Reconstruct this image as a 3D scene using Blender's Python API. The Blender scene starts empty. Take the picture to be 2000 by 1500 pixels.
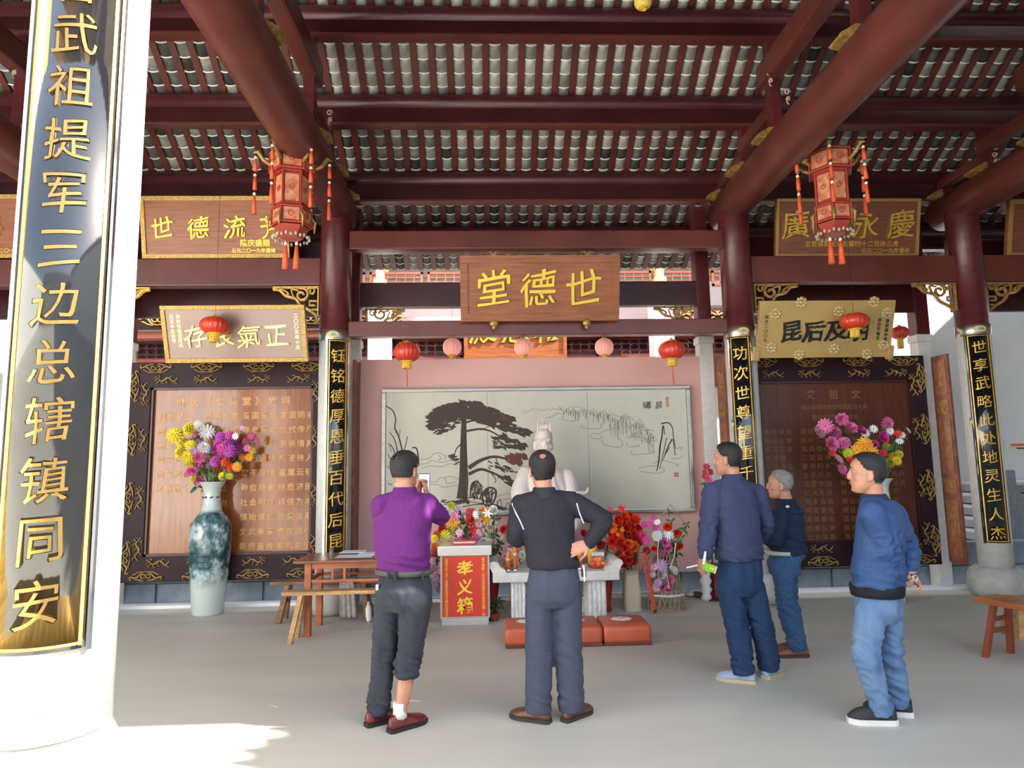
import bpy, bmesh, math, random
from mathutils import Vector, Matrix, noise
random.seed(7)
V = Vector
PI = math.pi
SC = bpy.context.scene
COL = SC.collection

# ---------------------------------------------------------------- camera
F_PX, PITCH, ROLL, YAW, EYE = 1298.0, 0.1204, -0.0164, 0.0388, V((0, 0, 1.55))
_fw = V((math.sin(YAW)*math.cos(PITCH), math.cos(YAW)*math.cos(PITCH), math.sin(PITCH)))
_r0 = V((math.cos(YAW), -math.sin(YAW), 0)); _u0 = _r0.cross(_fw)
_r = _r0*math.cos(ROLL)+_u0*math.sin(ROLL); _u = -_r0*math.sin(ROLL)+_u0*math.cos(ROLL)
cd = bpy.data.cameras.new('camera'); cam = bpy.data.objects.new('camera', cd); COL.objects.link(cam)
cd.sensor_width = 36; cd.lens = F_PX/2000*36; cd.clip_end = 300; cd.clip_start = 0.05
cam.matrix_world = Matrix(((_r.x, _u.x, -_fw.x, EYE.x), (_r.y, _u.y, -_fw.y, EYE.y), (_r.z, _u.z, -_fw.z, EYE.z), (0, 0, 0, 1)))
SC.camera = cam

def at(px, py, X=None, Y=None, Z=None):
    """point of the place seen at photo pixel (px, py) on a world plane"""
    d = (px-1000)*_r-(py-750)*_u+F_PX*_fw
    if X is not None: t = (X-EYE.x)/d.x
    elif Y is not None: t = (Y-EYE.y)/d.y
    else: t = (Z-EYE.z)/d.z
    return EYE+t*d

# ---------------------------------------------------------------- world, sun, exposure
w = bpy.data.worlds.new('sky'); SC.world = w; w.use_nodes = True
nt = w.node_tree; nt.nodes.clear()
sky = nt.nodes.new('ShaderNodeTexSky'); sky.sky_type = 'NISHITA'; sky.sun_disc = False
sky.sun_elevation = math.radians(40); sky.air_density = 1.0; sky.dust_density = 3.0; sky.ozone_density = 1.0
SUN_L = V((-1.15, 0.36, -1.0)).normalized()          # direction the light travels
sky.sun_rotation = math.atan2(-SUN_L.x, -SUN_L.y)
bg = nt.nodes.new('ShaderNodeBackground'); bg.inputs['Strength'].default_value = 0.75
mx = nt.nodes.new('ShaderNodeMixRGB'); mx.inputs[0].default_value = 0.45; mx.inputs[2].default_value = (1.62, 1.7, 1.68, 1)
wo = nt.nodes.new('ShaderNodeOutputWorld')
nt.links.new(sky.outputs[0], mx.inputs[1]); nt.links.new(mx.outputs[0], bg.inputs[0]); nt.links.new(bg.outputs[0], wo.inputs[0])
sd = bpy.data.lights.new('sun', 'SUN'); sd.energy = 24.0; sd.angle = math.radians(0.6); sd.color = (1, 0.95, 0.86)
so = bpy.data.objects.new('sun', sd); COL.objects.link(so)
so.rotation_euler = SUN_L.to_track_quat('-Z', 'Y').to_euler()
SC.view_settings.view_transform = 'Standard'; SC.view_settings.look = 'None'
SC.view_settings.gamma = 1; SC.view_settings.use_curve_mapping = False
SC.view_settings.exposure = 0.40

def area_lamp(name, loc, size, power, color, rot):
    d = bpy.data.lights.new(name, 'AREA'); d.shape = 'RECTANGLE'; d.size, d.size_y = size; d.energy = power; d.color = color
    o = bpy.data.objects.new(name, d); COL.objects.link(o); o.location = loc; o.rotation_euler = rot
    return o
# fluorescent tubes burning in the rear hall
area_lamp('rear_hall_lamp', (0.5, 12.4, 5.4), (9, 0.5), 330, (1, 0.86, 0.76), (math.radians(-15), 0, 0))
area_lamp('rear_court_lamp', (0.6, 9.7, 5.1), (7, 0.3), 110, (1, 0.88, 0.8), (math.radians(30), 0, 0))

# ---------------------------------------------------------------- materials
MATS = {}
def mat(name, col, rough=0.5, metal=0.0, var=0.0, scale=4.0, bump=0.0, bscale=30.0, spec=0.5, coat=0.0, stretch=None, col2=None, emit=0.0, trans=0.0, alpha=1.0, rand=0.0):
    if name in MATS: return MATS[name]
    m = bpy.data.materials.new(name); m.use_nodes = True
    n = m.node_tree.nodes; l = m.node_tree.links; b = n['Principled BSDF']
    b.inputs['Base Color'].default_value = (*col, 1); b.inputs['Roughness'].default_value = rough
    b.inputs['Metallic'].default_value = metal; b.inputs['Specular IOR Level'].default_value = spec
    b.inputs['Coat Weight'].default_value = coat; b.inputs['Coat Roughness'].default_value = 0.08
    if trans: b.inputs['Transmission Weight'].default_value = trans
    if alpha < 1: b.inputs['Alpha'].default_value = alpha
    if emit: b.inputs['Emission Color'].default_value = (*col, 1); b.inputs['Emission Strength'].default_value = emit
    tc = n.new('ShaderNodeTexCoord'); src = tc.outputs['Object']
    if stretch:
        mp = n.new('ShaderNodeMapping'); mp.inputs['Scale'].default_value = stretch; l.new(src, mp.inputs[0]); src = mp.outputs[0]
    if var or col2:
        t = n.new('ShaderNodeTexNoise'); t.inputs['Scale'].default_value = scale; t.inputs['Detail'].default_value = 5; l.new(src, t.inputs['Vector'])
        cr = n.new('ShaderNodeValToRGB'); c2 = col2 or tuple(c*(1-var) for c in col); c1 = col if col2 else tuple(min(1, c*(1+var)) for c in col)
        cr.color_ramp.elements[0].position = 0.35; cr.color_ramp.elements[1].position = 0.65
        cr.color_ramp.elements[0].color = (*c2, 1); cr.color_ramp.elements[1].color = (*c1, 1)
        l.new(t.outputs['Fac'], cr.inputs[0]); out = cr.outputs[0]
        if rand:
            oi = n.new('ShaderNodeObjectInfo'); mr = n.new('ShaderNodeMapRange'); mr.inputs['To Min'].default_value = 1-rand; mr.inputs['To Max'].default_value = 1+rand
            l.new(oi.outputs['Random'], mr.inputs[0]); mm = n.new('ShaderNodeVectorMath'); mm.operation = 'SCALE'
            l.new(out, mm.inputs[0]); l.new(mr.outputs[0], mm.inputs['Scale']); out = mm.outputs[0]
        l.new(out, b.inputs['Base Color'])
    if bump:
        t2 = n.new('ShaderNodeTexNoise'); t2.inputs['Scale'].default_value = bscale; t2.inputs['Detail'].default_value = 4; l.new(src, t2.inputs['Vector'])
        bp = n.new('ShaderNodeBump'); bp.inputs['Strength'].default_value = bump; bp.inputs['Distance'].default_value = 0.02
        l.new(t2.outputs['Fac'], bp.inputs['Height']); l.new(bp.outputs[0], b.inputs['Normal'])
    MATS[name] = m; return m

RED = mat('red_lacquer_timber', (0.090, 0.014, 0.017), 0.32, var=0.22, scale=2.5, stretch=(1, 1, 3), bump=0.08, bscale=12)
REDB = mat('red_beam', (0.112, 0.026, 0.020), 0.36, var=0.2, scale=2, bump=0.06, bscale=10)
DRED = mat('dark_red_timber', (0.045, 0.008, 0.010), 0.35, var=0.25, scale=3)
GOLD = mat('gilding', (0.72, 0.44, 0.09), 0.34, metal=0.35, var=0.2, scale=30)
GOLDP = mat('gold_paint', (0.62, 0.38, 0.06), 0.42, metal=0.35, var=0.15, scale=20)
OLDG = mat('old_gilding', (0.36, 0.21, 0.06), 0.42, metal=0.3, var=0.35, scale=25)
STONE = mat('grey_stone', (0.42, 0.41, 0.38), 0.75, var=0.12, scale=9, bump=0.15, bscale=60)
STONEL = mat('pale_column_stone', (0.60, 0.59, 0.56), 0.6, var=0.06, scale=12, bump=0.08, bscale=80)
BLUES = mat('blue_grey_slab', (0.22, 0.27, 0.33), 0.5, var=0.15, scale=6, bump=0.1, rand=0.12)
WHITE = mat('white_paint', (0.72, 0.72, 0.70), 0.7, var=0.04, scale=3)
PINK = mat('pink_plaster', (0.60, 0.335, 0.30), 0.75, var=0.03, scale=2, bump=0.04, bscale=90)
STEEL = mat('brushed_steel', (0.36, 0.33, 0.29), 0.3, metal=0.9, var=0.12, scale=4, stretch=(1, 1, 12))
CHROME = mat('chrome', (0.85, 0.85, 0.85), 0.08, metal=1.0)
BLACK = mat('black_lacquer', (0.006, 0.007, 0.009), 0.07, coat=0.8, spec=0.6)
BLACKM = mat('black_matt', (0.01, 0.01, 0.012), 0.45)
TILE = mat('grey_roof_tile', (0.40, 0.40, 0.365), 0.85, var=0.22, scale=14, bump=0.2, bscale=70, rand=0.5)
TILEE = mat('tile_lip', (0.88, 0.87, 0.80), 0.8)
WOODP = mat('plaque_wood', (0.27, 0.085, 0.030), 0.38, var=0.22, scale=3, stretch=(1, 1, 14), bump=0.04)
WOODPN = mat('panel_wood', (0.25, 0.068, 0.018), 0.13, var=0.25, scale=2.5, stretch=(10, 1, 0.8), coat=0.2)
WOODT = mat('orange_table_wood', (0.36, 0.10, 0.035), 0.4, var=0.25, scale=4, stretch=(1, 3, 3))
WOODR = mat('raw_bench_wood', (0.42, 0.24, 0.10), 0.6, var=0.3, scale=3, stretch=(1, 6, 6), bump=0.1)
WOODD = mat('old_bench_wood', (0.20, 0.095, 0.045), 0.6, var=0.3, scale=3, stretch=(1, 6, 6))
SKIN = mat('skin', (0.50, 0.235, 0.15), 0.5, var=0.12, scale=14, bump=0.05, bscale=120)

# ---------------------------------------------------------------- object helpers
def tag(o, label=None, cat=None, group=None, kind=None):
    if label: o['label'] = label
    if cat: o['category'] = cat
    if group: o['group'] = group
    if kind: o['kind'] = kind
    return o
def thing(name, label, cat, loc=(0, 0, 0), group=None, rot=0):
    o = bpy.data.objects.new(name, None); COL.objects.link(o); o.location = loc; o.rotation_euler = (0, 0, rot); o.empty_display_size = 0.1
    o['wb'] = 1
    return tag(o, label, cat, group)
def adopt(o, parent):
    """make o a child of parent while its mesh stays in world coordinates"""
    o.parent = parent
    if parent.type == 'EMPTY' and 'wb' in parent:
        o.matrix_parent_inverse = (Matrix.Translation(parent.location) @ Matrix.Rotation(parent.rotation_euler.z, 4, 'Z')).inverted()
def copy_tree(o, parent=None):
    c = o.copy(); COL.objects.link(c)
    if parent: c.parent = parent
    for ch in list(o.children): copy_tree(ch, c)
    return c
def link(name, me, m=None, parent=None, smooth=False):
    if m is not None:
        if len(me.materials): me.materials.clear()
        for q in (m if isinstance(m, (list, tuple)) else [m]): me.materials.append(q)
    if smooth: me.polygons.foreach_set('use_smooth', [True]*len(me.polygons))
    o = bpy.data.objects.new(name, me); COL.objects.link(o)
    if parent: adopt(o, parent)
    return o

class MB:
    def __init__(s): s.v = []; s.f = []; s.mi = []; s.cur = 0
    def add(s, vs, fs):
        k = len(s.v); s.v += [tuple(p) for p in vs]; s.f += [tuple(i+k for i in f) for f in fs]; s.mi += [s.cur]*len(fs); return s
    def box(s, a, b, M=None, bev=0.0):
        """axis box from corner a to corner b; bev chamfers the long edges"""
        x0, y0, z0 = a; x1, y1, z1 = b
        if bev:
            bm = bmesh.new(); r = bmesh.ops.create_cube(bm, size=1)
            for v in bm.verts: v.co = V(((x0+x1)/2+v.co.x*(x1-x0), (y0+y1)/2+v.co.y*(y1-y0), (z0+z1)/2+v.co.z*(z1-z0)))
            bmesh.ops.bevel(bm, geom=bm.edges[:], offset=bev, segments=2, affect='EDGES', profile=0.6)
            bm.verts.index_update(); vs = [v.co.copy() for v in bm.verts]; fs = [[v.index for v in f.verts] for f in bm.faces]; bm.free()
        else:
            vs = [V(p) for p in ((x0, y0, z0), (x1, y0, z0), (x1, y1, z0), (x0, y1, z0), (x0, y0, z1), (x1, y0, z1), (x1, y1, z1), (x0, y1, z1))]
            fs = [(0, 3, 2, 1), (4, 5, 6, 7), (0, 1, 5, 4), (1, 2, 6, 5), (2, 3, 7, 6), (3, 0, 4, 7)]
        if M: vs = [M @ v for v in vs]
        return s.add(vs, fs)
    def loft(s, rings, cap=True):
        n = len(rings[0]); vs = [p for r in rings for p in r]; fs = []
        for i in range(len(rings)-1):
            for j in range(n):
                k = (j+1) % n; fs.append((i*n+j, i*n+k, (i+1)*n+k, (i+1)*n+j))
        if cap: fs.append(tuple(reversed(range(n)))); fs.append(tuple((len(rings)-1)*n+j for j in range(n)))
        return s.add(vs, fs)
    def tube(s, pts, rad, n=8, flat=1.0, up=None):
        pts = [V(p) for p in pts]; rings = []
        if not isinstance(rad, (list, tuple)): rad = [rad]*len(pts)
        ref = V(up) if up else None
        for i, p in enumerate(pts):
            t = (pts[min(i+1, len(pts)-1)]-pts[max(i-1, 0)]).normalized()
            if ref is None: ref = V((0, 0, 1)) if abs(t.z) < 0.9 else V((1, 0, 0))
            a = t.cross(ref)
            if a.length < 1e-5: a = t.orthogonal()
            a.normalize(); b = a.cross(t).normalized()
            if not up: ref = b
            rings.append([p+a*rad[i]*math.cos(q)+b*rad[i]*flat*math.sin(q) for q in (2*PI*j/n for j in range(n))])
        return s.loft(rings)
    def lathe(s, prof, c=(0, 0, 0), n=24, sq=1.0):
        c = V(c); return s.loft([[c+V((r*math.cos(q), r*math.sin(q)*sq, z)) for q in (2*PI*j/n for j in range(n))] for r, z in prof])
    def prism(s, poly, O, ax, ay, t):
        """2-D outline poly extruded by vector t, in frame O + x*ax + y*ay"""
        O, ax, ay, t = V(O), V(ax), V(ay), V(t); n = len(poly)
        a = [O+ax*x+ay*y for x, y in poly]; b = [p+t for p in a]
        return s.add(a+b, [tuple(range(n)), tuple(reversed(range(n, 2*n)))]+[(i, i+n, (i+1) % n+n, (i+1) % n) for i in range(n)])
    def ell(s, c, r, n=12, m=8, M=None):
        rings = []
        for i in range(1, m):
            th = PI*i/m; rings.append([V((r[0]*math.sin(th)*math.cos(q), r[1]*math.sin(th)*math.sin(q), -r[2]*math.cos(th))) for q in (2*PI*j/n for j in range(n))])
        if M is not None: rings = [[M @ p for p in g] for g in rings]
        c = V(c); return s.loft([[c+p for p in g] for g in rings])
    def mesh(s, name='m'):
        me = bpy.data.meshes.new(name); me.from_pydata(s.v, [], s.f)
        bm = bmesh.new(); bm.from_mesh(me); bmesh.ops.recalc_face_normals(bm, faces=bm.faces); bm.to_mesh(me); bm.free()
        if any(s.mi) : me.polygons.foreach_set('material_index', s.mi)
        me.update(); return me
    def build(s, name, m, parent=None, smooth=False):
        return link(name, s.mesh(name), m, parent, smooth)

def arc(c, r, a0, a1, n, ax=V((1, 0, 0)), ay=V((0, 0, 1))):
    c = V(c); return [c+ax*r*math.cos(a0+(a1-a0)*i/n)+ay*r*math.sin(a0+(a1-a0)*i/n) for i in range(n+1)]

# ---------------------------------------------------------------- lettering
_cache = {}
def glyph(txt, offset=0.0, depth=0.012):
    """mesh of a text centred on the origin, 1 unit per em, in the XY plane facing +Z"""
    k = (txt, offset, depth)
    if k in _cache: return _cache[k]
    cu = bpy.data.curves.new('t', 'FONT'); cu.body = txt; cu.size = 1; cu.align_x = 'CENTER'; cu.resolution_u = 3
    cu.extrude = depth; cu.offset = offset
    o = bpy.data.objects.new('t', cu); COL.objects.link(o)
    dg = bpy.context.evaluated_depsgraph_get(); me = bpy.data.meshes.new_from_object(o.evaluated_get(dg))
    bpy.data.objects.remove(o)
    vs = [v.co.copy() for v in me.vertices]
    if vs:
        ym = (min(v.y for v in vs)+max(v.y for v in vs))/2 if len(txt) == 1 else 0.36
        vs = [V((v.x-0.0, v.y-ym, v.z)) for v in vs]
    r = (vs, [tuple(p.vertices) for p in me.polygons]); bpy.data.meshes.remove(me); _cache[k] = r
    return r
_kai = {}
def kai(txt, offset, depth):
    """brush-written variant of a glyph: lean horizontals, heavy verticals, uneven swelling strokes"""
    k = (txt, offset, depth)
    if k in _kai: return _kai[k]
    vs, fs = glyph(txt, offset, depth); acc = [V((0, 0)) for _ in vs]
    for f in fs:
        if len(f) < 3: continue
        a, b, c = vs[f[0]], vs[f[1]], vs[f[2]]; n = (b-a).cross(c-a)
        if n.length < 1e-9: continue
        n.normalize()
        if abs(n.z) < 0.5:
            for i in f: acc[i] = acc[i]+V((n.x, n.y))
    out = []
    for v, n in zip(vs, acc):
        if n.length > 1e-6:
            n = n.normalized(); s = 0.011+0.016*abs(n.x)-0.012*abs(n.y)+0.042*noise.noise(V((v.x*4.1+ord(txt[0])*0.7, v.y*4.1, 1.3)))
            v = V((v.x+n.x*s, v.y+n.y*s, v.z))
        out.append(v)
    _kai[k] = (out, fs); return _kai[k]
def brush(v, seed, amt=0.03):
    """bend a glyph as a brush would: tilt of the horizontals, a little swing"""
    x, y = v.x, v.y
    n = noise.noise(V((x*1.7+seed, y*1.7, 3)))*amt*2; m = noise.noise(V((x*1.7, y*1.7+seed, 9)))*amt*2
    return x+n-0.05*y*y, y+m+0.10*x
def letters(name, txt, O, ax, ay, size, m, parent, offset=0.02, depth=0.012, amt=0.03, wide=1.0, fn=None):
    """one mesh of text on the frame O, ax, ay (unit vectors)"""
    vs, fs = kai(txt, offset, depth) if amt else glyph(txt, offset, depth); O, ax, ay = V(O), V(ax), V(ay); nz = ax.cross(ay); sd_ = (ord(txt[0]) % 97)*0.37
    out = []
    for v in vs:
        x, y = brush(v, sd_, amt) if amt else (v.x, v.y)
        out.append(O+ax*(x*size*wide)+ay*(y*size)+nz*(v.z*size))
    return MB().add(out, fs).build(name, m, parent)
def bent_letter(name, ch, c, R, ang, z, size, m, parent, wide=1.0, offset=0.0):
    """one character wrapped on an upright cylinder (centre c, radius R, facing angle ang from -Y towards +X)"""
    vs, fs = kai(ch, offset, 0.01); bm = bmesh.new(); sd_ = (ord(ch) % 97)*0.37
    bv = []
    for v in vs:
        x, y = brush(v, sd_, 0.03); bv.append(bm.verts.new((x*size*wide, y*size, v.z*size)))
    for f in fs:
        try: bm.faces.new([bv[i] for i in f])
        except ValueError: pass
    k = 7
    for i in range(1, k):
        x = (-0.55+1.1*i/k)*size*wide
        bmesh.ops.bisect_plane(bm, geom=bm.verts[:]+bm.edges[:]+bm.faces[:], plane_co=(x, 0, 0), plane_no=(1, 0, 0))
    for v in bm.verts:
        a = ang+v.co.x/R; rr = R+v.co.z
        v.co = V((c[0]+rr*math.sin(a), c[1]-rr*math.cos(a), z+v.co.y))
    me = bpy.data.meshes.new(name); bm.to_mesh(me); bm.free()
    return link(name, me, m, parent)
# ================================================================ THE SETTING
XL, XC, XR, XLL, XRR = -1.70, 2.93, 5.70, -4.45, 8.45
YB, YF = 7.45, 2.70
# floor: poured grey screed, one sheet
fl = mat('grey_floor', (0.50, 0.485, 0.42), 0.55, var=0.07, scale=0.9, bump=0.03, bscale=40, stretch=(0.5, 2.0, 1))
MB().box((-9, -16, -0.12), (11, 7.95, 0)).build('floor', fl)['kind'] = 'structure'
crt = mat('rear_court_paving', (0.5, 0.5, 0.48), 0.6, var=0.08)
MB().box((-9, 8.42, -0.16), (14, 22, -0.04)).build('floor', crt)['kind'] = 'structure'
# white kerb and blue grey plinth slabs behind the panels
kerb = MB().box((-8, 7.87, -0.02), (9.5, 8.02, 0.035)).build('trim_1', mat('white_kerb', (0.82, 0.82, 0.80), 0.5)); kerb['kind'] = 'structure'
pl = MB().box((-8, 8.2, -0.04), (9.5, 8.4, 0.50)).build('trim_2', BLUES); pl['kind'] = 'structure'
me_s = MB().box((0.004, 0, 0), (0.596, 0.035, 0.245), bev=0.006).mesh('stone_slab')
for i in range(27):
    for j in range(2):
        o = link('stone_slab', me_s, BLUES, pl); o.location = (-7.6+i*0.62+j*0.27, 8.16, -0.02+j*0.26)

# roof profile: underside of the tiles at each purlin line
PROF = [(9.35, 4.36), (8.55, 4.71), (7.77, 5.11), (6.95, 5.63), (6.2, 6.13), (5.45, 6.62), (4.63, 6.13), (3.6, 5.60), (2.74, 5.22)]
def zr(y):
    for (a, za), (b, zb) in zip(PROF, PROF[1:]):
        if a >= y >= b: return za+(zb-za)*(a-y)/(a-b)
    return PROF[0][1] if y > PROF[0][0] else PROF[-1][1]
X0R, X1R, TP, RP = -7.55, 11.0, 0.191, 0.124
deck = MB()
for (a, za), (b, zb) in zip(PROF, PROF[1:]):
    deck.add([V(p) for p in ((X0R, a, za+0.07), (X1R, a, za+0.07), (X1R, b, zb+0.07), (X0R, b, zb+0.07), (X0R, a, za+0.2), (X1R, a, za+0.2), (X1R, b, zb+0.2), (X0R, b, zb+0.2))],
             [(0, 3, 2, 1), (4, 5, 6, 7), (0, 1, 5, 4), (1, 2, 6, 5), (2, 3, 7, 6), (3, 0, 4, 7)])
ceiling = deck.build('ceiling', mat('light_block_boarding', (0.10, 0.09, 0.08), 0.9)); ceiling['kind'] = 'structure'  # unseen boarding over the tiles, added to block light
# one curved tile: sagging pan seen from below with a pale lip on its lower edge
def tile_mesh(w=0.132, L=0.15, sag=0.030, t=0.008):
    b = MB(); n = 6; top = []; bot = []
    for yy in (0, L):
        up = 0.012*(yy/L); ww = w*(1-0.06*yy/L)
        top.append([V((ww*(i/n-0.5), yy, up-sag*math.cos(PI*(i/n-0.5))+sag*0.2)) for i in range(n+1)])
        bot.append([p-V((0, 0, t)) for p in top[-1]])
    vs = top[0]+top[1]+bot[0]+bot[1]; m = n+1; fs = []; mi = []
    for i in range(n):
        fs += [(i, i+1, m+i+1, m+i), (2*m+i, 3*m+i, 3*m+i+1, 2*m+i+1), (i, 2*m+i, 2*m+i+1, i+1)]; mi += [0, 0, 1]
    me = bpy.data.meshes.new('roof_tile'); me.from_pydata(vs, [], fs); me.materials.append(TILE); me.materials.append(TILEE)
    me.polygons.foreach_set('material_index', mi); me.polygons.foreach_set('use_smooth', [k == 0 for k in mi]); me.update()
    # a slim pale lip that hangs below the lower edge
    bm = bmesh.new(); bm.from_mesh(me); N = len(bm.verts)
    lo = [bm.verts.new((ww*(i/n-0.5), yy, -sag*math.cos(PI*(i/n-0.5))+sag*0.2-t-0.002-dz)) for yy in (-0.004, 0.010) for dz in (0, 0.006) for i in range(n+1) for ww in (w,)]
    for i in range(n):
        for a, c in ((0, 1), (1, 3), (3, 2)):
            f = bm.faces.new((lo[a*m+i], lo[a*m+i+1], lo[c*m+i+1], lo[c*m+i])); f.material_index = 1
    bm.to_mesh(me); bm.free(); return me
TM = tile_mesh()
slots = []
y = 9.3
rows = []
while y > 2.6: rows.append(y); y -= RP
ncol = int((X1R-X0R)/TP)
def tile_M(i, y):
    x = XL+0.11+TP*(i-30); dz = (zr(y-0.02)-zr(y+0.02))/0.04
    return Matrix.Translation((x, y+0.07, zr(y+0.07)+0.028+random.uniform(-0.002, 0.002))) @ Matrix.Rotation(-math.atan(dz), 4, 'X') @ Matrix.Rotation(PI, 4, 'Z')
for i in range(ncol):
    for y in rows: slots.append((i, y))
def tile_x(i): return XL+0.11+TP*(i-30)
near = [(i, y) for i, y in slots if XL < tile_x(i) < XC and 5.9 < y < 7.72]
near.sort(key=lambda s: (s[1], abs(tile_x(s[0])-0.6)))
near = set(near[:300])
rest = bmesh.new(); rl = rest.loops.layers.color.new('c')
for s in slots:
    M = tile_M(*s); x = tile_x(s[0])
    if s[1] < 5.5: M = Matrix.Translation((x, s[1]-0.07, zr(s[1]-0.07)+0.028)) @ Matrix.Rotation(math.atan(0.5), 4, 'X')
    if s in near:
        o = link('roof_tile', TM, None, ceiling); o.matrix_world = M
    elif -7.4 < x < 10.4:
        k = len(rest.faces); rest.from_mesh(TM); rest.faces.ensure_lookup_table(); g = random.uniform(0.5, 1.45)
        nv = rest.verts[-len(TM.vertices):] if False else None
        rest.verts.ensure_lookup_table()
        for v in rest.verts[len(rest.verts)-len(TM.vertices):]: v.co = M @ v.co
        for f in rest.faces[k:]:
            for lp in f.loops: lp[rl] = (g/2, g/2, g/2, 1)
me = bpy.data.meshes.new('roof_tiles'); rest.to_mesh(me); rest.free()
TILE2 = TILE.copy(); TILE2.name = 'grey_roof_tile_field'
n_ = TILE2.node_tree.nodes; l_ = TILE2.node_tree.links
for nd in list(n_):
    if nd.type == 'OBJECT_INFO': n_.remove(nd)
at_ = n_.new('ShaderNodeAttribute'); at_.attribute_name = 'c'
for nd in n_:
    if nd.type == 'VECT_MATH':
        for lk in list(nd.inputs['Scale'].links): l_.remove(lk)
        md = n_.new('ShaderNodeMath'); md.operation = 'MULTIPLY'; md.inputs[1].default_value = 2; l_.new(at_.outputs['Fac'], md.inputs[0]); l_.new(md.outputs[0], nd.inputs['Scale'])
o = link('roof_tiles', me, [TILE2, TILEE], ceiling); o['kind'] = 'stuff'
# rafters: flat red boards between the tile rows
for i in range(ncol+1):
    x = XL+0.11+TP*(i-30.5); b = MB(); h = 0.04; wd = 0.036
    if x < X0R or x > X1R: continue
    rings = [[V((x-wd, yy, z)), V((x+wd, yy, z)), V((x+wd, yy, z+h)), V((x-wd, yy, z+h))] for yy, z in ((p[0], p[1]-0.004) for p in PROF)]
    b.loft(rings).build('rafter', REDB, ceiling)

def struct(o): o['kind'] = 'structure'; return o
# purlins with their tie boards
for k, (yp, zb, zt) in enumerate([(8.55, 4.36, 4.70), (7.77, 4.72, 5.10), (6.95, 5.26, 5.62), (6.2, 5.79, 6.12), (5.45, 6.25, 6.61), (4.63, 5.78, 6.12), (3.6, 5.25, 5.58)]):
    r = 0.095; zc = zt-r
    o = MB().tube([(X0R, yp, zc), (X1R, yp, zc)], r, 16).build('purlin', mat('purlin_lacquer', (0.070, 0.013, 0.018), 0.34, var=0.2, scale=2), None, True); struct(o)
    MB().box((X0R, yp-0.05, zb), (X1R, yp+0.05, zc-r*0.72), bev=0.008).build('tie_board', DRED, o)
    MB().box((X0R, yp-0.062, zb-0.012), (X1R, yp+0.062, zb+0.02), bev=0.006).build('edge_strip', REDB, o)

# round columns: ball base, stone shaft, steel band with medallion, lacquered upper shaft
def ball(R, H, c):
    return [(R*0.70, 0), (R*0.90, H*0.12), (R*0.995, H*0.32), (R, H*0.5), (R*0.98, H*0.68), (R*0.9, H*0.86), (R*0.78, H*0.97), (R*0.70, H)]
def column(x, y, R=0.172, ztop=4.72, zs=2.96, base=(0.30, 0.33), name='column', band=True):
    c = struct(MB().lathe([(R, base[1]), (R, zs)], (x, y, 0), 40).build(name, STONEL, None, True))
    MB().lathe(ball(base[0], base[1], 0), (x, y, 0), 40).build('ball_base', STONE, c, True)
    MB().lathe([(R+0.002, zs), (R+0.002, ztop-0.06), (R*0.9, ztop-0.01), (R*0.5, ztop)], (x, y, 0), 40).build('upper_shaft', RED, c, True)
    if band:
        b = MB().lathe([(R+0.004, zs-0.02), (R+0.008, zs-0.015), (R+0.008, zs+0.105), (R+0.004, zs+0.11)], (x, y, 0), 40).build('steel_band', STEEL, c, True)
        a = math.atan2(-x, y)*0.35
        for nm, rx, rz, mm, dr, k in (('medallion', 0.062, 0.038, mat('medallion_gold', (0.75, 0.45, 0.12), 0.4), 0.010, 20), ('medallion_gem', 0.028, 0.024, mat('teal_enamel', (0.05, 0.38, 0.42), 0.3), 0.013, 4)):
            pts = [(rx*math.cos(2*PI*j/k), rz*math.sin(2*PI*j/k)) for j in range(k)]
            q = MB(); ctr = (x+(R+dr)*math.sin(a), y-(R+dr)*math.cos(a), zs+0.048)
            vs = [V(ctr)]+[V((x+(R+dr)*math.sin(a+px/R), y-(R+dr)*math.cos(a+px/R), zs+0.048+pz)) for px, pz in pts]
            q.add(vs, [(0, 1+j, 1+(j+1) % k) for j in range(k)]); q.build(nm, mm, b)
    return c
for x in (XL, XC, XR, XLL, XRR): column(x, YB)
column(XL+0.035, YF, R=0.212, ztop=5.2, zs=4.3, base=(0.275, 0.60), name='column', band=False)
for x in (XR, XLL): column(x, YF, R=0.212, ztop=5.2, zs=4.3, base=(0.275, 0.60), name='column', band=False)

# trusses: big round beam on the column heads, posts, second tier beam
for x in (XLL, XL, XC, XR, XRR):
    b = struct(MB().tube([(x, YB+0.35, 4.55), (x, 7.0, 4.56), (x, 5.2, 4.57), (x, 3.6, 4.56), (x, 2.79, 4.55)], [0.19, 0.205, 0.21, 0.205, 0.19], 28, flat=1.05).build('beam', REDB, None, True))
    for yp, z1 in ((7.72, 4.95), (6.98, 5.5), (6.22, 6.02), (4.66, 6.02)):
        p = MB().box((x-0.055, yp-0.06, 4.72), (x+0.055, yp+0.06, z1), bev=0.008).build('queen_post', RED, b)
        if yp < 7.5 or 1:
            for s in (-1, 1):
                q = MB(); q.prism([(0, 0), (0.16, 0.03), (0.16, 0.06), (0.04, 0.13), (0, 0.13)] if s > 0 else [(0, 0), (-0.16, 0.03), (-0.16, 0.06), (-0.04, 0.13), (0, 0.13)], (x+s*0.056, yp-0.085, 4.70), (1, 0, 0), (0, 0, 1), (0, 0.17, 0)).build('gilded_block', OLDG, p)
    MB().box((x-0.085, 4.45, 5.36), (x+0.085, 6.4, 5.62), bev=0.03).build('upper_beam', REDB, b)
    MB().box((x-0.06, 6.2, 4.99), (x+0.06, 7.05, 5.13), bev=0.02).build('tie_beam', REDB, b)
    MB().box((x-0.06, 7.0, 4.86), (x+0.06, 7.8, 4.97), bev=0.02).build('tie_beam', REDB, b)

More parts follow.
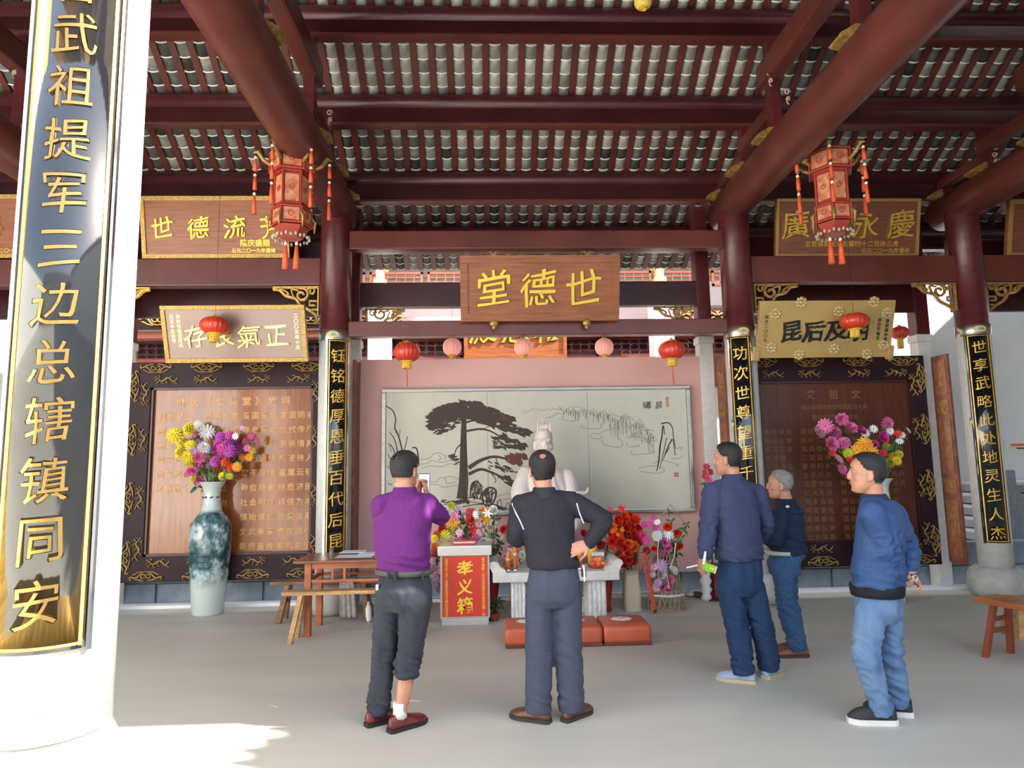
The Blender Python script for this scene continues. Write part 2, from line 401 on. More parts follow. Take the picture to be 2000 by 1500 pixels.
# cross beams in the plane of the back columns
def beam(x0, x1, y, z0, z1, d=0.15, m=REDB, name='beam'):
    return struct(MB().box((x0, y-d/2, z0), (x1, y+d/2, z1), bev=0.012).build(name, m))
R_ = 0.16
beam(XL+R_, XC-R_, YB, 4.01, 4.225)
beam(XL+R_, XC-R_, YB, 3.0, 3.175)
for a, b_ in ((XLL, XL), (XC, XR), (XR, XRR), (-7.2, XLL)):
    beam(a+R_, b_-R_, YB, 3.595, 3.91)
    beam(a+R_, b_-R_, 7.98, 3.36, 4.30, 0.06, DRED)
beam(XL+0.2, XR-0.2, 2.66, 4.86, 5.1, 0.16)
beam(XL+0.05, XC-0.2, 8.0, 3.47, 3.775, 0.13, DRED)
beam(XL+0.05, XC-0.2, 8.0, 4.165, 4.35, 0.13, DRED)
# rear square posts, stone below and lacquer above
def square_post(x, y=8.0, h=0.085):
    c = struct(MB().box((x-h, y-h, 0.0), (x+h, y+h, 2.98), bev=0.01).build('column', STONEL))
    MB().box((x-h-0.015, y-h-0.015, 2.98), (x+h+0.015, y+h+0.015, 3.07), bev=0.012).build('stone_cap', STONEL, c)
    MB().box((x-h, y-h, 3.07), (x+h, y+h, 4.7), bev=0.01).build('upper_post', RED, c)
for x in (-1.60, 2.69, 5.43, -4.3, 8.2): square_post(x)
# pink wall that carries the mural
wb = struct(MB().box((-1.50, 7.93, 0.30), (2.66, 8.03, 2.825), bev=0.004).build('wall_back', PINK))
MB().box((-1.50, 7.90, 0.27), (2.66, 8.06, 0.305)).build('stone_ledge', STONE, wb)
struct(MB().box((10.9, 2.3, 0), (11.1, 9.4, 6.9)).build('wall_right', WHITE))
struct(MB().box((-7.7, 2.3, 0), (-7.55, 9.4, 6.9)).build('wall_left', WHITE))
# off to the right: the white end wall of the passage with stairs
struct(MB().box((6.1, 9.9, -0.1), (11.5, 10.1, 6)).build('wall_right', mat('passage_wall', (0.68, 0.72, 0.74), 0.8, var=0.05, scale=1.5)))
struct(MB().box((-9.5, 9.9, -0.1), (-4.5, 10.1, 3.0)).build('wall_left', WHITE))
st = MB().box((6.2, 9.6, -0.04), (11, 9.88, 0.06)).build('trim_3', STONE); struct(st)
for k in range(7):
    MB().box((6.75+k*0.06, 9.2-0.0, 0.05+k*0.165), (11, 9.88, 0.05+k*0.165+0.10), bev=0.01).build('step', mat('grey_granite', (0.26, 0.29, 0.33), 0.6, var=0.15, scale=30), st)
    MB().box((6.75+k*0.06, 9.16, 0.15+k*0.165), (11, 9.88, 0.15+k*0.165+0.05), bev=0.008).build('step_edge', mat('pale_granite', (0.55, 0.57, 0.6), 0.6, var=0.1, scale=30), st)
# ================================================================ outside the frame: the court in front
def ext(name, b, m): return struct(b.build(name, m))
wing = ext('wall_right', MB().box((6.15, -16, 0), (6.5, 2.4, 6.05)), WHITE)
ext('wall_right', MB().box((6.2, 2.35, 0), (11.0, 2.85, 5.32)), WHITE)  # unseen wall, added to block sun leaking in under the eave
wing_t = mat('wing_roof_tile', (0.16, 0.16, 0.16), 0.8)
b = MB(); yy = -1.6
k = 0
while yy < 2.4:
    h = 6.41+0.05*math.sin(k*1.7); b.box((6.0, yy, 6.02), (6.55, yy+0.085, h+0.02)); b.box((6.0, yy+0.085, 6.02), (6.55, yy+0.16, h-0.075)); yy += 0.16; k += 1
b.box((5.95, -16, 6.02), (6.6, -1.6, 6.3)); b.build('roof_tiles', wing_t, wing)['kind'] = 'stuff'
opp = ext('wall_front', MB().box((-9, -16.3, 0), (11, -16, 4.2)), WHITE)
b = MB().add([(-9.5, -14.8, 4.1), (11.5, -14.8, 4.1), (11.5, -18, 6.3), (-9.5, -18, 6.3)], [(0, 1, 2, 3)]).build('roof', wing_t, opp)
ext('wall_left', MB().box((-9.2, -16, 0), (-9, 9.9, 4.6)), WHITE)
# ================================================================ the rear hall seen over the mural wall
YR = 11.0
def P(px, py, Y): return at(px, py, Y=Y)
rw = struct(MB().box((-8, YR+0.9, 0), (12, YR+1.0, 6.2)).build('wall_rear', mat('rear_wall', (0.72, 0.66, 0.60), 0.7)))
def band(y0, y1, x0=-7.5, x1=9.0, Y=YR, d=0.14, m=REDB, name='beam'):
    z1, z0 = P(1000, y0, Y).z, P(1000, y1, Y).z
    return struct(MB().box((x0, Y, z0), (x1, Y+d, z1), bev=0.01).build(name, m))
band(497, 512, m=mat('rear_ceiling', (0.75, 0.68, 0.6), 0.6), d=0.9, Y=YR)
band(552, 600, m=mat('lilac_grey_wall', (0.33, 0.29, 0.30), 0.7), Y=YR+0.3)                # pale lintel band
band(600, 640, m=MATS['lilac_grey_wall'], Y=YR+0.32)
band(641, 655, m=mat('coral_rail', (0.50, 0.16, 0.10), 0.5), Y=YR-0.02)
band(655, 660, Y=YR-0.04)
band(697, 760, Y=YR)
# lattice panels: bars crossing, each panel a piece of its own
LAT = mat('lattice_red', (0.10, 0.02, 0.018), 0.4)
LATL = mat('lattice_coral', (0.45, 0.13, 0.09), 0.45)
def lattice(x0, x1, z0, z1, Y, m, nx, nz, name, parent, mode=0):
    b = MB(); t = 0.018; dx = (x1-x0)/nx; dz = (z1-z0)/nz
    for e in ((x0, z0, x1, z0+0.04), (x0, z1-0.04, x1, z1), (x0, z0, x0+0.04, z1), (x1-0.04, z0, x1, z1)): b.box((e[0], Y-0.02, e[1]), (e[2], Y+0.03, e[3]))
    for i in range(1, nx): b.box((x0+dx*i-t/2, Y, z0), (x0+dx*i+t/2, Y+0.02, z1))
    for j in range(1, nz):
        b.box((x0, Y+0.002, z0+dz*j-t/2), (x1, Y+0.022, z0+dz*j+t/2))
    if mode:
        for i in range(nx):
            for j in range(nz):
                if (i+j) % 2 == 0:
                    cx, cz = x0+dx*(i+0.5), z0+dz*(j+0.5)
                    for sx, sz in ((1, 1), (1, -1), (-1, 1), (-1, -1)):
                        b.tube([(cx+sx*dx*0.18, Y, cz+sz*dz*0.5), (cx+sx*dx*0.5, Y, cz+sz*dz*0.18)], 0.009, 4)
    return b.build(name, m, parent)
zt, zb = P(1000, 521, YR).z, P(1000, 552, YR).z
upl = struct(MB().box((-7.4, YR+0.35, zb-0.06), (9, YR+0.4, zb)).build('window_1', LATL))
x = -7.0
while x < 8.6:
    lattice(x, x+0.92, zb, zt, YR+0.3, LATL, 6, 3, 'lattice_panel', upl); x += 1.0
zt2, zb2 = P(1000, 660, YR).z, P(1000, 697, YR).z
lol = struct(MB().box((-7.4, YR+0.12, zb2-0.05), (9, YR+0.2, zt2)).build('window_2', mat('lattice_backing', (0.03, 0.012, 0.012), 0.6)))
x = -7.2
while x < 8.6:
    lattice(x, x+1.05, zb2, zt2, YR+0.05, LAT, 7, 3, 'lattice_panel', lol, 1); x += 1.15
# bright white piers and gilded capitals
for x in (P(742, 600, YR-0.4).x, P(1290, 600, YR-0.4).x):
    c = struct(MB().box((x-0.17, YR-0.55, -0.1), (x+0.17, YR-0.2, P(1000, 560, YR-0.4).z), bev=0.02).build('column', mat('bright_white', (0.82, 0.8, 0.76), 0.5)))
    b = MB(); z = P(1000, 556, YR-0.4).z
    b.box((x-0.10, YR-0.5, z), (x+0.10, YR-0.3, z+0.1), bev=0.03); b.box((x-0.06, YR-0.48, z+0.1), (x+0.06, YR-0.3, z+0.26), bev=0.02); b.box((x-0.12, YR-0.52, z+0.25), (x+0.12, YR-0.28, z+0.44), bev=0.02)
    b.build('gilded_capital', mat('bright_gilding', (0.85, 0.62, 0.2), 0.35, metal=0.4), c)
for x in (P(850, 510, YR).x, P(1420, 510, YR).x):
    t = thing('tube_lamp', 'lit white tube lamp in the rear hall, just %s of the middle name board' % ('left' if x < 1 else 'right'), 'lamp', (x, YR-0.06, P(1000, 507, YR-0.05).z))
    z = t.location.z
    MB().box((x-0.7, YR-0.09, z+0.01), (x+0.7, YR, z+0.06), bev=0.008).build('lamp_housing', WHITE, t)
    MB().tube([(x-0.65, YR-0.06, z-0.01), (x+0.65, YR-0.06, z-0.01)], 0.018, 10).build('tube', mat('lit_tube', (1, 0.9, 0.8), 0.4, emit=9), t)
# carved and gilded band behind the side plaques
def spiral(cx, cy, r0, r1, a0, turns, n=14):
    return [(cx+(r0+(r1-r0)*i/n)*math.cos(a0+2*PI*turns*i/n), cy+(r0+(r1-r0)*i/n)*math.sin(a0+2*PI*turns*i/n)) for i in range(n+1)]
def cat(pts, n=5):
    """Catmull-Rom through 2-D points"""
    if len(pts) < 3: return pts
    out = []
    for i in range(len(pts)-1):
        p0, p1, p2, p3 = pts[max(i-1, 0)], pts[i], pts[i+1], pts[min(i+2, len(pts)-1)]
        for k in range(n):
            t = k/n
            out.append(tuple(0.5*((2*p1[d])+(-p0[d]+p2[d])*t+(2*p0[d]-5*p1[d]+4*p2[d]-p3[d])*t*t+(-p0[d]+3*p1[d]-3*p2[d]+p3[d])*t**3) for d in (0, 1)))
    out.append(tuple(pts[-1][:2])); return out
def rib(b, pts, w, O=(0, 0, 0), ax=(1, 0, 0), ay=(0, 0, 1), nz=(0, -1, 0), t=0.01, taper=True):
    """carved strand: half-round ribbon along 2-D points; w a width or a list"""
    O, ax, ay, nz = V(O), V(ax), V(ay), V(nz); n = len(pts); rings = []
    for i, p in enumerate(pts):
        q0, q1 = pts[max(i-1, 0)], pts[min(i+1, n-1)]; d = V((q1[0]-q0[0], q1[1]-q0[1])); 
        if d.length < 1e-9: d = V((1, 0))
        d.normalize(); nn = (-d.y, d.x)
        ww = w if not isinstance(w, (list, tuple)) else w[0]+(w[1]-w[0])*i/(n-1)
        if taper: ww *= (0.35+0.65*math.sin(PI*min(1, (i+0.4)/(n*0.35+0.01))/2)) * (0.35+0.65*math.sin(PI*min(1, (n-1-i+0.4)/(n*0.35+0.01))/2))
        c = O+ax*p[0]+ay*p[1]; s_ = ax*nn[0]+ay*nn[1]
        rings.append([c-s_*ww/2, c-s_*ww*0.28+nz*t, c+s_*ww*0.28+nz*t, c+s_*ww/2])
    b.loft(rings)
def cloud_scroll(b, s=1.0, **k):
    """ruyi cloud scroll, about 1 wide, 0.34 tall"""
    for m in (-1, 1):
        f = lambda L: [(p[0]*m*s, p[1]*s) for p in L]
        rib(b, f(spiral(0.085, 0.03, 0.11, 0.02, PI*0.9, 1.1)), 0.05*s, **k)
        rib(b, f(cat([(0.0, -0.14), (0.14, -0.10), (0.25, 0.02), (0.36, 0.06), (0.47, 0.02), (0.50, 0.09), (0.44, 0.13)])), 0.065*s, **k)
        rib(b, f(cat([(0.05, 0.15), (0.18, 0.13), (0.26, 0.10), (0.34, 0.12)])), 0.05*s, **k)
        rib(b, f(cat([(0.10, -0.15), (0.24, -0.12), (0.35, -0.06), (0.42, -0.04)])), 0.045*s, **k)
def dragon_scroll(b, s=1.0, **k):
    """little walking dragon: wavy body, legs, whiskers"""
    f = lambda L: [(p[0]*s, p[1]*s) for p in L]
    rib(b, f(cat([(-0.46, 0.10), (-0.36, -0.02), (-0.24, -0.06), (-0.12, 0.06), (0.02, 0.08), (0.14, -0.02), (0.26, -0.03), (0.36, 0.08)])), 0.075*s, **k)
    for p in ([(-0.30, -0.05), (-0.36, -0.13), (-0.46, -0.14)], [(-0.10, 0.06), (-0.16, 0.15), (-0.26, 0.16)], [(0.0, 0.07), (0.02, -0.06), (-0.06, -0.13)], [(0.22, -0.03), (0.20, -0.13), (0.12, -0.16)],
              [(0.36, 0.08), (0.45, 0.13), (0.50, 0.08)], [(0.34, 0.06), (0.44, 0.02), (0.50, -0.05)], [(0.32, 0.08), (0.28, 0.16), (0.36, 0.18)], [(0.28, -0.02), (0.40, -0.10), (0.36, -0.16)]):
        rib(b, f(cat(p)), 0.04*s, **k)
cb = struct(MB().box((-7.0, YR-0.12, P(1000, 640, YR).z), (-1.4, YR-0.05, P(1000, 606, YR).z)).build('carved_frieze', DRED))
cb2 = struct(MB().box((3.2, YR-0.12, P(1000, 640, YR).z), (8.8, YR-0.05, P(1000, 606, YR).z)).build('carved_frieze', DRED))
b = MB(); cloud_scroll(b, 0.62, t=0.02); CSM = b.mesh('scroll_carving')
for par, xs in ((cb, [-6.6+0.62*i for i in range(9)]), (cb2, [3.6+0.62*i for i in range(9)])):
    for x in xs:
        o = link('scroll_carving', CSM, OLDG, par, True); o.location = (x, YR-0.13, P(1000, 623, YR).z)

# ================================================================ name boards
FRET = mat('gold_fret', (0.55, 0.35, 0.09), 0.45, metal=0.3, col2=(0.30, 0.17, 0.04), scale=60)
def plaque(label, TL, BR, Yt, Yb, board, frame, chars, cmat, size, pitch, cx=None, fw=0.045, name='name_board', notes=(), th=0.05, cz=0.0, boff=0.005, group=None):
    """board hung leaning forward; TL, BR photo corners"""
    a = P(TL[0], TL[1], Yt); c = P(BR[0], BR[1], Yb); x0, x1 = a.x, c.x; x1 = P(BR[0], BR[1], Yb).x
    O = V(((x0+x1)/2, Yb, c.z)); ay = V((0, Yt-Yb, a.z-c.z)); H_ = ay.length; ay.normalize(); ax = V((1, 0, 0)); nz = ax.cross(ay); W_ = x1-x0
    t = thing(name, label, 'sign', tuple(O), group)
    M = Matrix(((1, ay.x, nz.x, O.x), (0, ay.y, nz.y, O.y), (0, ay.z, nz.z, O.z), (0, 0, 0, 1)))
    MB().box((-W_/2, 0, -th), (W_/2, H_, 0), M, bev=0.004).build('board', board, t)
    if fw:
        for q in ((-W_/2, 0, W_/2, fw), (-W_/2, H_-fw, W_/2, H_), (-W_/2, fw, -W_/2+fw, H_-fw), (W_/2-fw, fw, W_/2, H_-fw)):
            MB().box((q[0], q[1], -0.002), (q[2], q[3], 0.014), M, bev=0.003).build('frame_bar', frame, t)
    n = len(chars)
    for i, ch in enumerate(chars):
        x = (i-(n-1)/2)*pitch+(cx or 0)
        letters('character', ch, M @ V((x, H_*0.5+cz, 0.006)), ax, ay, size, cmat, t, offset=boff, depth=0.02, amt=0.05)
    for tx, x, y, s, vert in notes:
        if vert:
            b = MB()
            for k, ch in enumerate(tx):
                vs, fs = glyph(ch, 0.01, 0.01); b.add([M @ V((x+v.x*s, y-k*s*1.15+v.y*s, 0.004+v.z*s)) for v in vs], fs)
            b.build('inscription', cmat, t)
        else: letters('inscription', tx, M @ V((x, y, 0.004)), ax, ay, s, cmat, t, offset=0.01, depth=0.01, amt=0)
    return t, M, W_, H_
gl = mat('gold_letter', (0.80, 0.55, 0.07), 0.32, metal=0.55)
t, M, W_, H_ = plaque('wide wooden name board with three gold characters over the middle bay', (898, 499), (1209, 626), 7.12, 7.30, WOODP, WOODP, '堂德世', gl, 0.43, 0.495, cx=-0.02, fw=0.085, cz=0.01, boff=0.004)
for x in (-0.52, 0.52):
    for y, nm in ((-0.02, 'lotus_bracket'), (H_+0.01, 'iron_clip')):
        b = MB()
        if nm == 'lotus_bracket': b.ell(M @ V((x, y, 0.03)), (0.05, 0.03, 0.04), 10, 6); b.ell(M @ V((x, y-0.04, 0.02)), (0.025, 0.02, 0.035), 8, 6)
        else:
            for s in (-1, 1): b.tube([M @ V((x, y-0.02, 0.01)), M @ V((x+0.03*s, y+0.03, 0.015)), M @ V((x+0.07*s, y+0.015, 0.01))], 0.006, 6)
        b.build(nm, OLDG, t)
plaque('smaller wooden board with gold characters in the rear hall behind the hanging lanterns', (905, 600), (1107, 699), YR-0.2, YR-0.07, WOODP, WOODP, '殿忠報', gl, 0.5, 0.53, fw=0.06, cz=0.06)
plaque('brown board framed in gold fretwork, high behind the left palace lantern', (272, 383), (566, 504), 7.30, 7.44, WOODP, FRET, '世德流芳', gl, 0.26, 0.405, cx=0.02, fw=0.05,
       notes=(('隆庆盛题', 0.44, 0.17, 0.085, 0), ('公元二〇一九年重修', 0.42, 0.085, 0.055, 0)))
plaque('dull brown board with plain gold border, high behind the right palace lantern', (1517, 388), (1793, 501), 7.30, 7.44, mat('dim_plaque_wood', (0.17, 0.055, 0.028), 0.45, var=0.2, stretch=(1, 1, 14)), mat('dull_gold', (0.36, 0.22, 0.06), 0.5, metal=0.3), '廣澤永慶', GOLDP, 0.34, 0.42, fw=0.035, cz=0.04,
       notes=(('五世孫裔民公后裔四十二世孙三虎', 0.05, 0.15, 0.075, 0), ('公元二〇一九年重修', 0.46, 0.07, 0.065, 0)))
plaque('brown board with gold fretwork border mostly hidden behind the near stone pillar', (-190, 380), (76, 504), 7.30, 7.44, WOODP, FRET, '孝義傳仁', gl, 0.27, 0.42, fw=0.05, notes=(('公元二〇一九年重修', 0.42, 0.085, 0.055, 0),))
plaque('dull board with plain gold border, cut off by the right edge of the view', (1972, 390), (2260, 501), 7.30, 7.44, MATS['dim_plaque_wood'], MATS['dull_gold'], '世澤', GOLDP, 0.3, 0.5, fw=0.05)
plaque('satin brown board with beaded gold border above the left text panel', (312, 597), (602, 706), 7.04, 7.24, mat('satin_brown', (0.27, 0.165, 0.135), 0.25, coat=0.5), FRET, '存長氣正', mat('shiny_gold', (0.95, 0.72, 0.22), 0.18, metal=0.9), 0.265, 0.285, cx=0.01, fw=0.045, cz=-0.02, boff=0.0,
       notes=(('二〇〇五年十月', 0.66, 0.50, 0.05, 1), ('恭贺世德堂落成', -0.58, 0.50, 0.045, 1), ('己丑年孟春书', -0.65, 0.50, 0.045, 1)))
t, M, W_, H_ = plaque('flat gilded board with black brush characters above the right text panel', (1485, 588), (1738, 697), 7.04, 7.24, mat('gilt_board', (0.50, 0.33, 0.12), 0.38, metal=0.35, var=0.06, scale=3), GOLD, '昆后及明', BLACKM, 0.255, 0.255, cx=-0.01, fw=0, cz=-0.02, boff=0.012,
       notes=(('晓月二〇〇九', -0.68, 0.46, 0.045, 1), ('世德堂裔孙敬立', 0.69, 0.46, 0.045, 1), ('裔孙同敬贺', 0.60, 0.42, 0.045, 1)))
for x, y in ((-0.58, 0.5), (-0.3, 0.62), (0.13, 0.52), (0.52, 0.62), (-0.6, 0.12), (-0.28, 0.04), (0.12, 0.1), (0.5, 0.04), (0.68, 0.5), (0.68, 0.14), (-0.1, 0.34)):
    b = MB()
    for k in range(8): b.ell(M @ V((x+0.045*math.cos(k*PI/4), y+0.045*math.sin(k*PI/4), 0.0)), (0.026, 0.006, 0.026), 6, 4)
    b.ell(M @ V((x, y, 0.0)), (0.028, 0.008, 0.028), 8, 4); b.build('flower_roundel', mat('light_gilt', (0.62, 0.46, 0.22), 0.4, metal=0.3), t, True)
for s in (-1, 1): MB().box((s*W_/2-0.03, -0.03, -0.05), (s*W_/2+0.03, 0.13, 0.02), M, bev=0.008).build('end_scroll', MATS['gilt_board'], t)

# ================================================================ the two big text panels
ORN = mat('ornament_gold', (0.74, 0.47, 0.10), 0.4, metal=0.15)
b = MB(); cloud_scroll(b, 0.345, t=0.02); CS = b.mesh('cloud_ornament')
b = MB(); dragon_scroll(b, 0.27, t=0.018); DS = b.mesh('dragon_ornament')
FRM = mat('panel_frame_lacquer', (0.022, 0.006, 0.011), 0.5, var=0.2, spec=0.25)
def text_panel(label, x0, x1, z0, z1, title, tsize, rows, cols, sub, tm, orn, colx, rz0, rdz, rs, pitch):
    Y = 7.70; t = thing('text_panel', label, 'panel', ((x0+x1)/2, Y, z0))
    i0, i1, iz0, iz1 = x0+0.24, x1-0.19, z0+0.275, z1-0.29
    MB().box((i0-0.02, Y+0.02, iz0-0.02), (i1+0.02, Y+0.06, iz1+0.02)).build('text_board', WOODPN if x0 < 0 else mat('shaded_panel_wood', (0.085, 0.020, 0.010), 0.35, var=0.25, scale=2.5, stretch=(10, 1, 0.8)), t)  # right board darker: the shade of its bay is put into the wood colour
    for q in ((x0, z0, x1, iz0), (x0, iz1, x1, z1), (x0, iz0, i0, iz1), (i1, iz0, x1, iz1)):
        MB().box((q[0], Y-0.03, q[1]), (q[2], Y+0.07, q[3]), bev=0.006).build('frame_board', FRM, t)
    zb = [((q[0], q[1]), (q[2], q[3])) for q in ((i0, iz0, i1, iz0+0.025), (i0, iz1-0.025, i1, iz1), (i0, iz0, i0+0.025, iz1), (i1-0.025, iz0, i1, iz1))]
    for (a, c), (d, e) in zb: MB().box((a, Y-0.015, c), (d, Y+0.03, e)).build('inner_moulding', DRED, t)
    W_ = x1-x0; xs = [0.29, 0.86, 1.45, W_-0.26]
    def put(me, x, z, rot, flip=1):
        o = link('gold_ornament', me, orn, None, True); o.parent = t; o.location = (x-t.location.x, Y-0.03-t.location.y, z-t.location.z); o.rotation_euler = (0, rot, 0); o.scale = (flip, 1, 1)
    for x in xs:
        for z in (z1-0.07, z0+0.07): put(CS, x0+x, z, 0 if z > 1 else PI)
        for z in (z1-0.205, z0+0.205): put(DS, x0+min(max(x, 0.42), W_-0.36), z, 0, 1 if x > 1 else -1)
    for z in (z1-0.27, z1-0.88, z1-1.53, z0+0.27):
        for x, r in ((x0+0.058, PI/2), (x1-0.055, -PI/2)): put(CS, x, z, r)
        for x, r in ((x0+0.178, PI/2), (x1-0.157, -PI/2)): put(DS, x, min(z, z1-0.36) if z > 1 else max(z, z0+0.36), r, 1 if z > 1.5 else -1)
    n = len(title)
    for i, ch in enumerate(title):
        if ch != ' ': letters('character', ch, ((i0+i1)/2+(i-(n-1)/2)*tsize[1], Y+0.018, iz1-tsize[2]), (1, 0, 0), (0, 0, 1), tsize[0], tm, t, offset=0.02, depth=0.02, amt=0)
    for s_, z, k in sub: letters('inscription', s_, ((i0+i1)/2, Y+0.018, z), (1, 0, 0), (0, 0, 1), k, tm, t, offset=0.008, depth=0.02, amt=0, wide=1.0)
    for j, row in enumerate(rows):
        for ci, ph in enumerate(row):
            if not ph: continue
            bb = MB(); z = rz0-rdz*j
            for k, ch in enumerate(ph):
                vs, fs = glyph(ch, 0.012, 0.02); bb.add([V((colx[ci]+(k-1.5)*pitch+v.x*rs, Y+0.016-v.z*rs, z+v.y*rs)) for v in vs], fs)
            bb.build('inscription', tm, t)
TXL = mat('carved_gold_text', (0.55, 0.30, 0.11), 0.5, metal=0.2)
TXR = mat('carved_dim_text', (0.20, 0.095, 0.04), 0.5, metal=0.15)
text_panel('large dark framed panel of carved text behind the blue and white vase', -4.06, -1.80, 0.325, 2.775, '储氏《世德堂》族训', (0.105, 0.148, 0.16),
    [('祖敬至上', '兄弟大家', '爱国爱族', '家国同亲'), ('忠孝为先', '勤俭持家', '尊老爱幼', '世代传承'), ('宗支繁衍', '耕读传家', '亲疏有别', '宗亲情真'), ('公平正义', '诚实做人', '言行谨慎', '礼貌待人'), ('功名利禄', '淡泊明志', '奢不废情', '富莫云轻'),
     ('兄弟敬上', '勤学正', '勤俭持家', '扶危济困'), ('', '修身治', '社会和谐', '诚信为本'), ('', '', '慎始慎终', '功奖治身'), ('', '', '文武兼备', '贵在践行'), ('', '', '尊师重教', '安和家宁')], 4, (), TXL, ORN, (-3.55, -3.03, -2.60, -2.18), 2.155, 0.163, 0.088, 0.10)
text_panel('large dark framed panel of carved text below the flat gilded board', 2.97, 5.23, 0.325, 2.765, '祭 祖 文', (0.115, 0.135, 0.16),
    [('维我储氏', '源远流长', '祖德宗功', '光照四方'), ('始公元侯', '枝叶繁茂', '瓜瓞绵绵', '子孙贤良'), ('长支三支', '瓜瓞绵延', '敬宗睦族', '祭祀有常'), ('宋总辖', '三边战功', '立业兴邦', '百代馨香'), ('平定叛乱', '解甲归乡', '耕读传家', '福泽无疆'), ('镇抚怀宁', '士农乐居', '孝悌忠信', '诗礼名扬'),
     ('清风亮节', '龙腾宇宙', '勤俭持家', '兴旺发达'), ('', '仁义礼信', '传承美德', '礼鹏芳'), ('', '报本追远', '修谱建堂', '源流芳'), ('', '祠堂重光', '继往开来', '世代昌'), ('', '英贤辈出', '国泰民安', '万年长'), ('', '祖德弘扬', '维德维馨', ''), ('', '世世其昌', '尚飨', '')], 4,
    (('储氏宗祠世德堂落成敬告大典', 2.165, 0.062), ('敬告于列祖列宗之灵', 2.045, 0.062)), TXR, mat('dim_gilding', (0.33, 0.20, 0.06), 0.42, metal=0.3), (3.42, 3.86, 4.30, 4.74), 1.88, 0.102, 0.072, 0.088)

# ================================================================ couplet boards on the columns
def couplet(label, cx, cy, R, ang, half, z0, z1, chars, z_first, pitch, size, cm, wide=1.0):
    t = thing('couplet_board', label, 'sign', (cx+R*math.sin(ang), cy-R*math.cos(ang), z0))
    def shell(r0, r1, a0, a1, za, zb, n=18):
        b = MB(); A = [a0+(a1-a0)*i/n for i in range(n+1)]; pt = lambda r, a, z: V((cx+r*math.sin(a), cy-r*math.cos(a), z))
        b.loft([[pt(r0, a, za), pt(r1, a, za), pt(r1, a, zb), pt(r0, a, zb)] for a in A]); return b
    th = 0.012 if R < 0.2 else 0.018
    shell(R+0.002, R+th, ang-half, ang+half, z0, z1).build('lacquer_board', BLACK, t, True)
    e = 0.012/R
    for a in (ang-half+e*1.2, ang+half-e*1.2): shell(R+th-0.001, R+th+0.004, a-e*0.45, a+e*0.45, z0+0.012, z1-0.01, 2).build('gold_rim', GOLD, t)
    for z in (z0+0.014, z1-0.02): shell(R+th-0.001, R+th+0.004, ang-half+e, ang+half-e, z, z+0.01).build('gold_rim', GOLD, t, True)
    for a in (ang-half-e*1.0, ang+half+e*1.0): shell(R, R+th+0.006, a-e*0.8, a+e*0.8, z0-0.01, z1, 2).build('steel_strip', CHROME, t)
    for i, ch in enumerate(chars):
        if ch != ' ': bent_letter('character', ch, (cx, cy), R+th+0.001, ang, z_first-i*pitch, size, cm, t, wide)
    return t
GCH = mat('mirror_gold_letter', (0.46, 0.28, 0.09), 0.2, metal=0.9)
d2r = math.radians
couplet('tall curved black couplet board with gold characters on the nearest stone pillar', XL+0.035, YF, 0.212, d2r(17), d2r(39), 0.915, 3.75, '督武祖提军三边总辖镇同安', 3.47, 0.2165, 0.178, GCH, 0.92)
couplet('tall curved black couplet board on the column left of the mural', XL, YB, 0.172, d2r(25), d2r(35), 0.60, 2.95, '钰铭德厚恩垂百代后昆', 2.77, 0.222, 0.165, GOLD)
couplet('tall curved black couplet board on the column right of the mural', XC, YB, 0.172, d2r(-24), d2r(35), 0.60, 2.945, '功次世尊望重千秋永昌', 2.75, 0.222, 0.165, GOLD)
couplet('tall curved black couplet board on the column nearest the passage with the stairs', XR, YB, 0.172, d2r(-23), d2r(37), 0.60, 2.945, '世享武略此处地灵生人杰', 2.80, 0.209, 0.155, GOLDP)
# gold studs with a blue dot on the stone shafts
for (cx, a, z, w) in ((XC, d2r(-66), P(1420, 828, 7.35).z, 'right of the mural'), (XR, d2r(-70), P(1890, 823, 7.3).z, 'nearest the passage')):
    t = thing('wall_charm', 'small yellow and blue charm tied on the column %s' % w, 'charm', (cx+0.178*math.sin(a), YB-0.178*math.cos(a), z)); b = MB()
    b.ell(t.location, (0.022, 0.022, 0.045), 10, 8); b.build('charm_body', mat('yellow_charm', (0.7, 0.5, 0.1), 0.4), t, True)
    MB().ell(t.location+V((-0.01, -0.012, 0.03)), (0.018, 0.018, 0.018), 8, 6).build('blue_bead', mat('blue_bead', (0.05, 0.25, 0.6), 0.3), t, True)

# ================================================================ gilded corner brackets under the beams
def bracket(label, x, z, Y, sgn, w=0.52, h=0.34, m=GOLD, group=None, rear=False):
    t = thing('carved_bracket', label, 'bracket', (x, Y, z), group)
    k = dict(O=(x, Y, z), ax=(sgn, 0, 0), t=0.03)
    parts = (('top_rail', [([(0, -0.012), (w, -0.012)], 0.026)]), ('side_rail', [([(0.012, 0), (0.012, -h)], 0.024)]),
        ('scroll', [(spiral(0.20*w/0.52, -0.10*h/0.34, 0.085, 0.02, PI*0.4, 1.3), 0.028), (cat([(w, -0.03), (w*0.86, -0.045), (w*0.72, -0.11), (w*0.52, -0.14), (w*0.4, -0.22), (w*0.2, -h*0.82), (0.03, -h)]), 0.034),
                   (cat([(w*0.9, -0.03), (w*0.75, -0.05), (w*0.66, -0.09), (w*0.74, -0.10)]), 0.02)]),
        ('fretwork', [([(0.03, -0.17), (0.11, -0.17), (0.11, -0.22), (0.05, -0.22)], 0.02), ([(0.02, -0.27), (0.08, -0.27), (0.08, -0.31)], 0.018), (spiral(0.09, -0.06, 0.05, 0.012, 0, 1.2), 0.018), (cat([(w*0.55, -0.13), (w*0.6, -0.04), (w*0.45, -0.05)]), 0.018)]))
    for nm, L in parts:
        for pts, ww in L: b = MB(); rib(b, pts, ww, taper=False, **k); b.build(nm, m, t)
zs_ = 3.59
